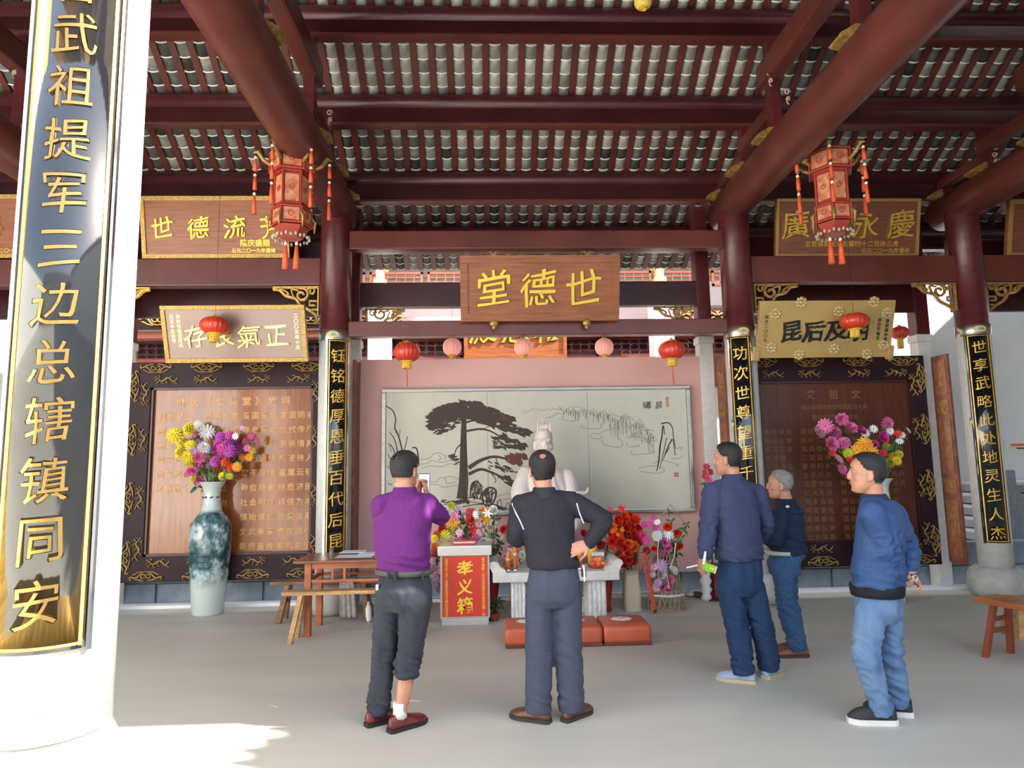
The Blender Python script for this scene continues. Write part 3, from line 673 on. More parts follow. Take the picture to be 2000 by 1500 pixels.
for x, s, lab, m in ((XL-0.175, -1, 'bright gilded carved bracket under the beam, left of the column beside the left text panel', GOLD), (XLL+0.175, 1, 'gilded carved bracket under the beam just behind the near pillar', GOLD),
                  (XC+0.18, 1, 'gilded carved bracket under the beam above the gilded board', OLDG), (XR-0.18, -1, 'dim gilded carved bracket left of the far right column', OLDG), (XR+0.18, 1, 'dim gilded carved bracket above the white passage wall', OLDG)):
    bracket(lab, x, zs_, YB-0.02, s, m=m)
for x, s, lab in ((-1.46, 1, 'fine gilded bracket under the rear beam, left of the middle name board'), (2.55, -1, 'fine gilded bracket under the rear beam, right of the middle name board')):
    bracket(lab, x, 3.46, 7.97, s, 0.48, 0.24, OLDG)
# ================================================================ mural of a pine tree on glass
Ym = 7.87
def mp(x, y):
    p = at(720+x/2.941, 740+y/2.941, Y=Ym-0.012); return (p.x, p.z)
MX0, MX1, MZ0, MZ1 = -1.236, 2.444, 0.965, 2.46
INK = mat('brown_ink', (0.045, 0.028, 0.020), 0.7); INKR = mat('russet_ink', (0.12, 0.035, 0.025), 0.7); INKG = mat('grey_ink', (0.16, 0.13, 0.10), 0.7)
mu = thing('pine_mural', 'wide glass mural of a pine tree and misty mountains in a steel frame', 'mural', ((MX0+MX1)/2, Ym, MZ0))
mg = mat('cream_glass', (0.47, 0.45, 0.37), 0.16, var=0.03, coat=0.3)
for k in range(3):
    a = MX0+0.05+(MX1-MX0-0.1)*k/3; MB().box((a+0.0015, Ym-0.008, MZ0+0.04), (a+(MX1-MX0-0.1)/3-0.0015, Ym+0.02, MZ1-0.04)).build('glass_pane', mg, mu)
for q in ((MX0, MZ0, MX1, MZ0+0.045), (MX0, MZ1-0.045, MX1, MZ1), (MX0, MZ0+0.045, MX0+0.05, MZ1-0.045), (MX1-0.05, MZ0+0.045, MX1, MZ1-0.045)):
    MB().box((q[0], Ym-0.03, q[1]), (q[2], Ym+0.03, q[3]), bev=0.008).build('frame_bar', STEEL, mu)
K = dict(O=(0, Ym-0.008, 0), t=0.0015)
def strokes(name, L, w, m=INK, parent=mu, taper=False, smooth=True):
    b = MB()
    for pts in L:
        ww = w
        if isinstance(pts, tuple): pts, ww = pts
        q = [mp(*p) for p in pts]
        rib(b, cat(q) if smooth else q, [v*0.00205 for v in ww] if isinstance(ww, (list, tuple)) else ww*0.00205, taper=taper, **K)
    o = b.build(name, m, parent); return o
strokes('pine_trunk', [([(548, 215), (546, 300), (545, 420), (546, 520), (545, 600), (535, 690)], [26, 62])], 30)
strokes('pine_branch', [([(560, 300), (650, 288), (720, 310), (775, 350)], [14, 6]), ([(575, 512), (640, 470), (720, 447), (800, 462)], [26, 10]), ([(575, 548), (640, 520), (700, 535), (780, 572), (840, 605)], [20, 7]),
    ([(538, 370), (505, 400), (490, 445)], [9, 4]), ([(560, 250), (620, 240), (740, 270), (850, 300)], [12, 5]), ([(545, 240), (480, 230), (400, 240)], [12, 5]), ([(700, 535), (730, 580), (720, 600)], [6, 3]), ([(730, 450), (745, 490), (780, 520)], [6, 3]), ([(640, 295), (720, 260)], [5, 3])], 10)
rnd = random.Random(5)
def inpoly(x, y, P_):
    c = False; j = len(P_)-1
    for i in range(len(P_)):
        if (P_[i][1] > y) != (P_[j][1] > y) and x < (P_[j][0]-P_[i][0])*(y-P_[i][1])/(P_[j][1]-P_[i][1])+P_[i][0]: c = not c
        j = i
    return c
def needles(name, poly, n, m, rx=26, ry=7, fill=0):
    b = MB(); xs = [p[0] for p in poly]; ys = [p[1] for p in poly]; k = 0
    while k < n:
        x, y = rnd.uniform(min(xs), max(xs)), rnd.uniform(min(ys), max(ys))
        if not inpoly(x, y, poly): continue
        k += 1; s = rnd.uniform(0.6, 1.2); th = 0.35+rnd.uniform(-0.35, 0.35) if x > 540 else -0.35+rnd.uniform(-0.3, 0.3)
        pts = []
        for j in range(9):
            a = 2*PI*j/9; r = 1+0.35*(j % 2); ex, ey = rx*s*math.cos(a)*r, ry*s*math.sin(a)*r
            pts.append(mp(x+ex*math.cos(th)-ey*math.sin(th), y+ex*math.sin(th)+ey*math.cos(th)))
        yy = Ym-0.0085-rnd.random()*0.0015
        b.add([V((p[0], yy, p[1])) for p in pts], [tuple(range(9))])
    o = b.build(name, m, mu); o['kind'] = 'stuff'; return o
needles('pine_foliage', [(345, 225), (400, 158), (540, 130), (640, 138), (720, 175), (840, 228), (830, 240), (700, 235), (560, 225), (450, 232), (390, 300), (345, 262)], 330, INK)
needles('pine_foliage', [(600, 225), (720, 225), (835, 262), (935, 305), (900, 328), (800, 300), (720, 280), (620, 250)], 120, INK, 22, 6)
needles('pine_foliage', [(375, 240), (480, 235), (520, 255), (480, 290), (430, 322), (375, 310)], 45, INK, 18, 5)
needles('pine_foliage', [(715, 330), (790, 320), (905, 380), (880, 408), (800, 395), (720, 400)], 80, INK, 17, 5)
needles('pine_foliage', [(780, 430), (900, 428), (905, 460), (860, 500), (800, 480)], 90, INKR, 14, 6)
needles('pine_foliage', [(720, 195), (800, 215), (835, 238), (740, 232)], 30, INKR, 14, 5)
needles('pine_foliage', [(745, 560), (800, 560), (890, 620), (880, 640), (800, 605)], 60, INK, 16, 5)
needles('pine_foliage', [(650, 490), (700, 475), (860, 520), (850, 545), (700, 520)], 30, INK, 13, 4)
needles('pine_foliage', [(455, 440), (490, 430), (530, 480), (500, 490)], 18, INK, 12, 4)
strokes('pine_rock', [([(585, 680), (590, 610), (615, 588), (635, 600), (650, 640), (640, 690)], 9), ([(610, 690), (615, 620), (628, 605)], 6), ([(660, 720), (655, 660), (690, 625), (730, 640), (725, 690), (700, 730)], 10), ([(675, 715), (680, 660), (700, 650)], 6), ([(700, 712), (712, 650)], 5),
    ([(600, 590), (612, 640), (625, 690)], 5), ([(640, 600), (660, 625)], 4)], 8, INK)
needles('rock_shading', [(590, 600), (625, 590), (640, 640), (630, 690), (600, 680)], 26, INK, 5, 12)
needles('rock_shading', [(665, 650), (700, 630), (725, 650), (715, 700), (680, 715)], 30, INK, 5, 12)
needles('rock_shading', [(420, 700), (520, 700), (600, 695), (560, 712), (440, 718)], 24, INK, 16, 4)
needles('rock_shading', [(640, 715), (720, 720), (800, 750), (700, 745)], 20, INK, 14, 4)
needles('rock_shading', [(600, 640), (640, 610), (650, 660), (620, 700)], 14, INKG, 5, 10)
strokes('trunk_bark', [[(536, 300), (538, 420), (536, 520)], [(552, 280), (555, 400), (556, 520), (552, 620)], [(560, 560), (565, 640), (575, 685)]], 2.5, INKG)
strokes('pine_ground', [([(420, 690), (440, 712), (520, 700), (590, 680), (640, 690), (700, 715), (790, 752)], 6), ([(430, 722), (500, 722), (580, 705), (660, 722)], 4), ([(540, 735), (640, 720), (760, 735), (820, 756)], 5), ([(730, 740), (755, 690), (765, 735)], 4), ([(780, 752), (800, 710), (812, 752)], 3), ([(745, 740), (735, 700)], 3), ([(820, 750), (826, 720)], 3)], 5)
def curl(x, y, s, f=1): return [(x, y), (x+14*s*f, y-10*s), (x+30*s*f, y-6*s), (x+26*s*f, y+5*s), (x+16*s*f, y+1*s)]
strokes('cloud_line', [[(295, 465), (350, 455), (375, 430), (415, 428), (445, 450), (430, 462)], [(300, 490), (340, 485), (360, 470), (420, 480), (470, 468), (500, 480)], [(305, 515), (350, 500), (420, 505), (460, 488), (520, 492)],
    [(345, 590), (390, 590), (410, 568), (440, 575), (450, 600), (500, 592)], [(340, 612), (390, 605), (430, 622), (500, 612), (520, 618)], [(430, 570), (470, 560), (520, 575)], [(400, 440), (415, 455), (400, 470)],
    [(730, 680), (770, 665), (820, 660), (845, 675), (820, 690)], [(740, 700), (800, 690), (840, 700)]], 2.6, INKG)
strokes('bare_shrub', [([(100, 155), (140, 185), (155, 235), (150, 280), (172, 330), (190, 400), (200, 430)], [6, 9]), ([(120, 305), (150, 350), (165, 420)], [4, 7]), ([(122, 375), (140, 400), (150, 430)], 6), ([(175, 330), (182, 290)], 3), ([(200, 420), (215, 370), (222, 330)], 5), ([(250, 395), (275, 400), (285, 450), (288, 500)], 8), ([(110, 430), (130, 470)], 4), ([(105, 500), (125, 520)], 4), ([(130, 420), (115, 370)], 3), ([(165, 300), (150, 310)], 3), ([(110, 600), (135, 610)], 4)], 5)
L = []; L2 = []; x = 885; y = 195
top = [(885, 195), (930, 172), (980, 178), (1040, 172), (1100, 166), (1160, 170), (1210, 164), (1260, 176), (1320, 192), (1370, 190), (1420, 222), (1480, 200), (1520, 245), (1570, 240), (1600, 290), (1640, 330)]
def ty(x):
    for (a, ya), (c, yc) in zip(top, top[1:]):
        if a <= x <= c: return ya+(yc-ya)*(x-a)/(c-a)
    return 330
zz = []
while x < 1640: zz.append((x, ty(x)+rnd.uniform(-12, 14))); x += rnd.uniform(6, 11)
L.append(zz)
for x in range(1100, 1640, 6):
    h = rnd.uniform(15, 70)*min(1, (x-1050)/160); yy = ty(x)+rnd.uniform(0, 20)
    L2.append(([(x, yy), (x+rnd.uniform(-6, 6), yy+h*0.5), (x+rnd.uniform(-5, 5), yy+h)], rnd.uniform(1.5, 4)))
    if x > 1380: L2.append(([(x, yy+50), (x+rnd.uniform(-5, 5), yy+50+h)], rnd.uniform(1.2, 3)))
strokes('mountain_line', L, 2.2, INKG, smooth=False); o = strokes('mountain_shading', L2, 2, mat('mountain_ink', (0.09, 0.085, 0.06), 0.7), taper=True)
o['kind'] = 'stuff'
strokes('cloud_line', [[(1020, 225), (1060, 215), (1085, 195), (1120, 210), (1110, 230), (1150, 242), (1200, 238), (1205, 222)], [(1225, 262), (1230, 280), (1290, 288), (1340, 280), (1330, 262)], [(1270, 330), (1290, 312), (1330, 318), (1350, 300), (1390, 290)], [(1275, 340), (1320, 345), (1345, 330)],
    [(1340, 345), (1350, 375), (1420, 392), (1460, 380), (1450, 350), (1430, 345)], [(1480, 365), (1500, 392), (1560, 380)], [(1510, 410), (1515, 435), (1570, 432), (1640, 425), (1620, 410)], [(1480, 340), (1530, 330), (1600, 345), (1650, 330)], [(1560, 300), (1610, 292), (1640, 300)],
    [(1550, 520), (1570, 508), (1640, 500), (1700, 520), (1680, 540), (1640, 542), (1560, 530)], [(1630, 490), (1680, 470), (1740, 480), (1780, 492), (1760, 500)], [(1760, 400), (1805, 395), (1790, 410)], [(1740, 460), (1790, 455), (1810, 440)], [(1560, 350), (1600, 360), (1660, 350)]], 2.4, INKG)
strokes('rock_pillar', [([(1690, 270), (1685, 330), (1672, 400), (1668, 470), (1655, 530)], [9, 5]), ([(1680, 258), (1720, 252), (1745, 280), (1752, 340), (1765, 400)], [8, 4]), ([(1712, 340), (1690, 440), (1672, 520)], [5, 3]), ([(1745, 345), (1715, 400), (1690, 470)], [9, 3]), ([(1695, 265), (1700, 320)], 5), ([(1750, 350), (1762, 440)], 5), ([(1680, 350), (1670, 440), (1662, 500)], 7), ([(1730, 390), (1700, 440)], 5)], 5)
for ch, x in (('曦', 1600), ('晨', 1668)):
    p = mp(x, 150); letters('character', ch, (p[0], Ym-0.009, p[1]), (1, 0, 0), (0, 0, 1), 0.10, INK, mu, offset=0.0, depth=0.01, amt=0.08)
for (x, y, w_, h_, tx) in ((1716, 132, 0.034, 0.12, '世德堂印'), (1768, 550, 0.05, 0.05, '印')):
    p = mp(x, y); MB().box((p[0]-w_/2, Ym-0.0105, p[1]-h_/2), (p[0]+w_/2, Ym-0.0075, p[1]+h_/2)).build('red_seal', mat('seal_red', (0.42, 0.10, 0.07), 0.6), mu)
    for k, ch in enumerate(tx): letters('character', ch, (p[0], Ym-0.011, p[1]+(len(tx)-1-2*k)*0.014), (1, 0, 0), (0, 0, 1), 0.028, mg, mu, offset=0.0, depth=0.005, amt=0)

# ================================================================ small builders
def floor_pt(px, py): return at(px, py, Z=0)
def cyl_pt(p, q): return V(p)+(V(q)-V(p))

# kneeling cushions
CUS = mat('orange_red_leather', (0.50, 0.10, 0.045), 0.42, var=0.08, bump=0.03)
xa, xb = at(986, 1266, Z=0).x, at(1276, 1261, Z=0).x; wc = (xb-xa)/3; yc = at(1130, 1264, Z=0).y
for i, lb in enumerate(('leftmost of the three orange kneeling cushions on the floor', 'middle one of the three orange kneeling cushions, behind the man in black', 'rightmost of the three orange kneeling cushions on the floor')):
    x0 = xa+i*wc; t = thing('kneeling_cushion', lb, 'cushion', (x0+wc/2, yc+0.2, 0), 'kneeling cushions before the altar')
    MB().box((x0+0.006, yc, 0.0), (x0+wc-0.006, yc+0.42, 0.03), bev=0.008).build('base_board', mat('dark_base', (0.12, 0.03, 0.02), 0.6), t)
    b = MB().box((x0+0.003, yc-0.004, 0.022), (x0+wc-0.003, yc+0.43, 0.168), bev=0.035); b.build('padded_top', CUS, t, True)
    fl_ = [(0.078*(1+0.10*math.cos(8*a))*math.cos(a), 0.06*(1+0.10*math.cos(8*a))*math.sin(a)) for a in (2*PI*k/48 for k in range(48))]
    MB().prism([(p[0]*1.12, p[1]*1.12) for p in fl_], (x0+wc/2-0.005, yc+0.25, 0.167), (1, 0, 0), (0, 1, 0), (0, 0, 0.004)).build('lotus_patch', mat('lotus_white', (0.85, 0.78, 0.74), 0.6), t)
    b = MB()
    for k in range(5): a = (k-2)*0.5; b.ell((x0+wc/2-0.005+0.03*math.sin(a), yc+0.26-0.0*k+0.012*math.cos(a), 0.172), (0.008, 0.022, 0.002), 6, 4, Matrix.Rotation(-a, 3, 'Z'))
    b.build('lotus_petals', mat('lotus_gold', (0.55, 0.45, 0.20), 0.5), t)

# donation box
DX0, DX1 = at(862, 1222, Z=0).x, at(956, 1222, Z=0).x; DY = at(908, 1222, Z=0).y
box = thing('donation_box', 'pale metal donation box with a red front and yellow characters', 'box', ((DX0+DX1)/2, DY, 0))
mt = mat('pale_metal', (0.58, 0.56, 0.55), 0.35, metal=0.6)
zt_ = at(908, 1085, Y=DY).z; zp0 = at(908, 1208, Y=DY).z
MB().box((DX0+0.004, DY, 0), (DX1-0.004, DY+0.36, zp0), bev=0.006).build('plinth', mt, box)
MB().box((DX0-0.008, DY-0.006, zp0), (DX1+0.008, DY+0.37, zt_), bev=0.005).build('body', mt, box)
MB().box((DX0-0.03, DY-0.03, zt_), (DX1+0.03, DY+0.39, zt_+0.095), bev=0.008).build('lid', mat('lid_metal', (0.72, 0.68, 0.64), 0.3, metal=0.5), box)
MB().box((DX0+0.012, DY-0.012, zp0+0.02), (DX1-0.012, DY-0.004, zt_-0.004)).build('red_front', mat('signal_red', (0.62, 0.045, 0.02), 0.4), box)
YEL = mat('yellow_letter', (0.90, 0.62, 0.05), 0.5)
for ch, py in (('孝', 1110), ('义', 1145), ('箱', 1182)):
    z = at(908, py, Y=DY).z; letters('character', ch, ((DX0+DX1)/2, DY-0.013, z), (1, 0, 0), (0, 0, 1), 0.155, YEL, box, offset=0.02, depth=0.01, amt=0.03, wide=1.05)
for tx, x in (('伍佰元以上记入重建宗祠芳名碑刻铭留念', DX0+0.055), ('箱内捐款一佰元至伍佰元内发纪念章一枚', DX1-0.055)):
    b = MB(); z0_ = at(908, 1092, Y=DY).z; st_ = (z0_-at(908, 1200, Y=DY).z)/(len(tx)-1)
    for k, ch in enumerate(tx):
        vs, fs = glyph(ch, 0.004, 0.01); b.add([V((x+v.x*0.033, DY-0.0135-v.z*0.03, z0_-k*st_+v.y*0.033)) for v in vs], fs)
    b.build('inscription', YEL, box)
t = thing('booklet_stack', 'red booklets lying on the lid of the donation box', 'booklets', ((DX0+DX1)/2-0.01, DY+0.15, zt_+0.097), rot=0.05)
bx = t.location
for k in range(3):
    MB().box((bx.x-0.11+0.006*k, bx.y-0.08, bx.z+k*0.014), (bx.x+0.10+0.01*k, bx.y+0.09, bx.z+k*0.014+0.012), bev=0.003).build('booklet', mat('booklet_red', (0.55, 0.06, 0.05), 0.4) if k != 1 else mat('booklet_pages', (0.85, 0.8, 0.75), 0.6), t)

# stone altar table
AX0, AX1 = at(962, 1120, Y=6.75).x, at(1209, 1115, Y=6.75).x; AY = 6.72; az = at(1085, 1117, Y=AY).z; ab = at(1085, 1136, Y=AY).z
al = thing('altar_table', 'pale stone altar table with scrolled ends behind the kneeling cushions', 'table', ((AX0+AX1)/2, AY+0.2, 0))
MB().box((AX0, AY, ab), (AX1, AY+0.5, az), bev=0.01).build('table_top', STONEL, al)
for s, x in ((-1, AX0), (1, AX1)):
    b = MB(); pr = [(-0.14*s, 0), (-0.12*s, 0.035), (-0.075*s, 0.06), (-0.055*s, 0.10), (-0.01*s, 0.115), (0.03*s, 0.10), (0.04*s, 0.07), (0.02*s, 0.045), (0.0, 0.0)]
    b.prism(pr, (x, AY+0.005, az-0.002), (1, 0, 0), (0, 0, 1), (0, 0.49, 0)).build('scroll_end', STONEL, al)
for x0, x1 in ((998, 1026), (1146, 1180)):
    a, c = at(x0, 1205, Y=6.95).x, at(x1, 1205, Y=6.95).x
    lg = MB().box((a, AY+0.06, 0), (c, AY+0.44, ab), bev=0.006).build('leg', STONEL, al)
    for k in range(4): xx = a+(c-a)*(k+0.5)/4; MB().box((xx-0.009, AY+0.052, 0.03), (xx+0.009, AY+0.062, ab-0.02), bev=0.003).build('fluting', mat('white_marble', (0.66, 0.66, 0.65), 0.45, var=0.2, scale=20), lg)
# things on the altar
def stand(px, py, Y): return at(px, py, Y=Y)
APR = mat('candle_orange', (0.80, 0.22, 0.06), 0.2, trans=0.3)
for px, h, r, lb in ((993, 0.20, 0.028, 'short orange glass candle holder on the left of the altar'), (1007, 0.28, 0.024, 'tall orange candle on the left of the altar'), (1133, 0.26, 0.026, 'orange candle on the altar beside the hand of the man in black')):
    x = at(px, 1110, Y=6.82).x; t = thing('altar_candle', lb, 'candle', (x, 6.82, az))
    MB().lathe([(r*1.1, 0), (r*1.15, 0.012), (r*0.8, 0.03)], (x, 6.82, az), 16).build('foot', CHROME, t, True)
    MB().lathe([(r, 0.03), (r*1.02, h*0.8), (r, h), (r*0.8, h)], (x, 6.82, az), 16).build('candle_body', APR, t, True)
    MB().lathe([(r*1.05, h*0.55), (r*1.06, h*0.56), (r*1.06, h*0.64), (r*1.05, h*0.65)], (x, 6.82, az), 16).build('gold_band', GOLD, t, True)
FR = mat('apple_red', (0.62, 0.09, 0.04), 0.3, var=0.3, scale=25, col2=(0.75, 0.25, 0.08))
for px0, px1, n, lb in ((1148, 1190, 11, 'tray'), (978, 998, 4, 'tray')):
    c = at((px0+px1)/2, 1112, Y=6.88); hw = (at(px1, 1112, Y=6.88).x-at(px0, 1112, Y=6.88).x)/2
    tr = MB().lathe([(hw*0.7, 0), (hw, 0.025), (hw*1.02, 0.03), (hw*0.95, 0.026)], (c.x, 6.90, az), 24, 0.55).build('offering_plate', mat('red_plastic', (0.5, 0.04, 0.03), 0.3), None, True)
    tag(tr, 'shallow red plate of fruit on the %s end of the altar' % ('right' if px0 > 1100 else 'left'), 'plate')
    for k in range(n):
        a = k*2.4; r = hw*0.62*math.sqrt((k % 7)/7); z = az+0.045+(0.045 if k >= 7 else 0)
        o = MB().lathe([(0.004, -0.024), (0.018, -0.026), (0.030, -0.012), (0.033, 0.004), (0.028, 0.02), (0.014, 0.028), (0.004, 0.022)], (c.x+r*math.cos(a), 6.90+r*0.5*math.sin(a), z), 12).build('apple', FR, None, True)
        tag(o, 'red apple heaped on the plate at the %s end of the altar' % ('right' if px0 > 1100 else 'left'), 'fruit', 'apples on the %s plate' % ('right' if px0 > 1100 else 'left'))
        MB().tube([(c.x+r*math.cos(a), 6.90+r*0.5*math.sin(a), z+0.022), (c.x+r*math.cos(a)+0.004, 6.90+r*0.5*math.sin(a), z+0.036)], 0.002, 5).build('stem', INK, o)
c = at(1169, 1092, Y=7.0)
t = thing('biscuit_box', 'small pale carton standing behind the apples on the altar', 'box', (c.x, 7.05, az)); MB().box((c.x-0.06, 7.02, az), (c.x+0.06, 7.1, az+0.13), bev=0.004).build('carton', mat('carton', (0.62, 0.50, 0.40), 0.5), t)
MB().box((c.x-0.062, 7.015, az+0.10), (c.x+0.062, 7.105, az+0.14), bev=0.003).build('lid', mat('carton_lid', (0.75, 0.72, 0.65), 0.5), t)
c = at(1158, 1075, Y=7.1); t = thing('incense_tub', 'yellow tub of incense at the back of the altar', 'tub', (c.x, 7.16, az))
MB().lathe([(0.045, 0), (0.055, 0.15), (0.058, 0.24), (0.05, 0.24)], (c.x, 7.16, az), 18).build('tub', mat('tub_yellow', (0.75, 0.42, 0.03), 0.4), t, True)
b = MB()
for k in range(9): b.tube([(c.x+0.02*math.cos(k), 7.16+0.02*math.sin(k), az+0.2), (c.x+0.035*math.cos(k), 7.16+0.035*math.sin(k), az+0.36)], 0.002, 4)
b.build('incense_sticks', mat('incense', (0.5, 0.15, 0.08), 0.7), t)['kind'] = 'stuff'

# tall vase with blue landscape
vb = floor_pt(398, 1203); vY = vb.y+0.1; u = lambda px: px/1298*7.55
vase = thing('floor_vase', 'tall blue and white porcelain floor vase before the left text panel', 'vase', (vb.x, vY, 0))
zt2 = at(398, 941, Y=vY).z; hh = lambda py: at(398, py, Y=vY).z
VM = bpy.data.materials.new('landscape_porcelain'); VM.use_nodes = True
n_ = VM.node_tree.nodes; l_ = VM.node_tree.links; b_ = n_['Principled BSDF']; b_.inputs['Roughness'].default_value = 0.12; b_.inputs['Coat Weight'].default_value = 0.5
tc = n_.new('ShaderNodeTexCoord'); mp_ = n_.new('ShaderNodeMapping'); mp_.inputs['Scale'].default_value = (7, 7, 5.5); nz_ = n_.new('ShaderNodeTexNoise'); nz_.inputs['Detail'].default_value = 8; nz_.inputs['Roughness'].default_value = 0.65; nz_.inputs['Scale'].default_value = 1
cr = n_.new('ShaderNodeValToRGB'); e = cr.color_ramp.elements; e[0].position = 0.40; e[0].color = (0.010, 0.05, 0.06, 1); e[1].position = 0.58; e[1].color = (0.42, 0.52, 0.52, 1); e.new(0.5).color = (0.09, 0.18, 0.19, 1)
sp = n_.new('ShaderNodeSeparateXYZ'); l_.new(tc.outputs['Object'], mp_.inputs[0]); l_.new(mp_.outputs[0], nz_.inputs['Vector']); l_.new(tc.outputs['Object'], sp.inputs[0])
mr = n_.new('ShaderNodeValToRGB'); H_ = zt2; mr2 = n_.new('ShaderNodeMapRange'); mr2.inputs['From Max'].default_value = H_; l_.new(sp.outputs['Z'], mr2.inputs[0]); l_.new(mr2.outputs[0], mr.inputs[0])
e2 = mr.color_ramp.elements; e2[0].position = 0.20; e2[0].color = (1, 1, 1, 1); e2[1].position = 0.30; e2[1].color = (0, 0, 0, 1); q = e2.new(0.76); q.color = (0, 0, 0, 1); q = e2.new(0.79); q.color = (1, 1, 1, 1)
mm = n_.new('ShaderNodeMixRGB'); l_.new(mr.outputs[0], mm.inputs[0]); l_.new(nz_.outputs['Fac'], cr.inputs[0]); l_.new(cr.outputs[0], mm.inputs[1]); mm.inputs[2].default_value = (0.50, 0.56, 0.53, 1); l_.new(mm.outputs[0], b_.inputs['Base Color'])
prof = [(u(27), 0), (u(28), 0.02), (u(29), hh(1180)), (u(33), hh(1130)), (u(37), hh(1070)), (u(37.5), hh(1040)), (u(36), hh(1022)), (u(28), hh(1010)), (u(19), hh(998)), (u(16), hh(980)), (u(15), hh(965)), (u(17), hh(953)), (u(23), hh(943)), (u(25), zt2), (u(23), zt2), (u(14), hh(955))]
MB().lathe(prof, (vb.x, vY, 0), 40).build('vase_body', VM, vase, True)
b = MB()
for k in range(9): a = 2*PI*k/9; b.tube([(vb.x+u(16.4)*math.cos(a), vY+u(16.4)*math.sin(a), hh(972)), (vb.x+u(16.4)*math.cos(a+0.3), vY+u(16.4)*math.sin(a+0.3), hh(970))], 0.008, 6)
b.build('neck_marks', mat('cobalt', (0.02, 0.05, 0.07), 0.2), vase)
pv = []
for k in range(3):   # painted pavilion roofs on the belly
    z = hh(1085)-k*0.06; w_ = 0.055-0.004*k; b = MB(); R0 = u(37.2)-0.004*k
    for s in (-1, 1): b.tube([(vb.x+R0*math.sin(a_), vY-R0*math.cos(a_), z+dz) for a_, dz in ((0.1, 0.018), (0.1+s*0.14, 0.008), (0.1+s*0.27, 0.012))], 0.004, 5)
    b.build('painted_roof', MATS['cobalt'], vase)
# second big vase, right bay, only its flowers show above the man in the bright blue jacket
v2 = V((at(1722, 1000, Y=7.3).x, 7.3, 0)); vase2 = thing('floor_vase', 'porcelain floor vase hidden behind the man in the bright blue jacket', 'vase', tuple(v2))
MB().lathe([(r, z*0.94) for r, z in prof], tuple(v2), 32).build('vase_body', VM, vase2, True)
# ================================================================ flowers
def petal_ring(b, n, r0, r1, w, lift0, lift1, a0=0.0, curl=0.0, nseg=2, tp=1.12):
    """petals round the +Z axis"""
    for i in range(n):
        a = a0+2*PI*i/n; c, s = math.cos(a), math.sin(a); rows = []
        for k in range(nseg+1):
            t = k/nseg; r = r0+(r1-r0)*t; z = lift0+(lift1-lift0)*t-curl*t*t; ww = w*(0.35+0.65*math.sin(PI*min(0.92, 0.15+0.75*t)))
            rows.append([V((c*r-s*x, s*r+c*x, z+abs(x)*0.25)) for x in (-ww/2, 0, ww/2)])
        tip = V((c*(r1*tp), s*(r1*tp), rows[-1][1].z-0.04*curl))
        vs = [p for q in rows for p in q]+[tip]; fs = []
        for k in range(nseg):
            for j in range(2): fs.append((k*3+j, k*3+j+1, (k+1)*3+j+1, (k+1)*3+j))
        e = nseg*3; fs += [(e, e+1, len(vs)-1), (e+1, e+2, len(vs)-1)]
        b.add(vs, fs)
def bloom_mesh(kind):
    b = MB()
    if kind == 'mum':      # full pompon
        for k, (n, r, l) in enumerate(((5, 0.35, 0.85), (8, 0.6, 0.75), (11, 0.82, 0.5), (13, 0.98, 0.18), (13, 0.95, -0.15))):
            petal_ring(b, n, 0.08, r, 0.36, l-0.25, l, k*0.4, 0.12)
    elif kind == 'peony':  # cupped ruffled
        for k, (n, r, l) in enumerate(((4, 0.3, 0.7), (6, 0.5, 0.75), (7, 0.75, 0.6), (8, 0.98, 0.3))):
            petal_ring(b, n, 0.05, r, 0.72, 0.0, l, k*0.5, -0.1, 3, 1.03)
    elif kind == 'daisy':
        petal_ring(b, 11, 0.12, 0.95, 0.34, 0.1, 0.2, 0, 0.1); petal_ring(b, 9, 0.12, 0.7, 0.3, 0.15, 0.35, 0.3, 0.1)
    elif kind == 'lily':
        petal_ring(b, 6, 0.05, 1.1, 0.5, -0.3, 0.5, 0, 0.5, 3)
    elif kind == 'rose':
        for k, (n, r, l) in enumerate(((3, 0.25, 0.8), (4, 0.42, 0.75), (5, 0.62, 0.6), (6, 0.85, 0.3))):
            petal_ring(b, n, 0.05, r, 0.95, 0.05, l, k*0.7, -0.15, 3, 1.0)
    elif kind == 'leaf':
        petal_ring(b, 3, 0.1, 1.1, 0.5, 0, 0.25, 0, 0.4, 3)
    return b
FC = dict(white=(0.80, 0.78, 0.74), yellow=(0.80, 0.62, 0.03), lime=(0.55, 0.55, 0.03), purple=(0.42, 0.05, 0.36), magenta=(0.58, 0.05, 0.28), pink=(0.72, 0.16, 0.36), palepink=(0.76, 0.42, 0.50), red=(0.62, 0.02, 0.015), crimson=(0.48, 0.01, 0.03),
          orange=(0.78, 0.16, 0.015), gold=(0.82, 0.36, 0.02), lilac=(0.50, 0.30, 0.50), green=(0.04, 0.13, 0.03), dgreen=(0.015, 0.05, 0.02), cream=(0.78, 0.70, 0.50), scarlet=(0.75, 0.05, 0.01))
_bm = {}
CEN = mat('flower_centre', (0.45, 0.30, 0.03), 0.7)
def bloom(parent, pos, kind, color, r, face=V((0, -1, 0.15)), rnd=random):
    k = (kind, color)
    if k not in _bm:
        m = mat('petal_'+color, FC[color], 0.6, var=0.18, scale=8); me = bloom_mesh(kind).mesh(kind+'_bloom'); me.materials.append(m); _bm[k] = me
    d = (face+V((rnd.uniform(-.7, .7), rnd.uniform(-.3, .3), rnd.uniform(-.5, .6)))).normalized()
    o = link('leaf_spray' if kind == 'leaf' else 'flower', _bm[k], None, parent)
    q = d.to_track_quat('Z', 'Y') @ Matrix.Rotation(rnd.uniform(0, 6), 4, 'Z').to_quaternion()
    o.matrix_parent_inverse = Matrix.Identity(4); o.location = V(pos)-V(parent.location); o.rotation_mode = 'QUATERNION'; o.rotation_quaternion = q; o.scale = (r, r, r)
    return o
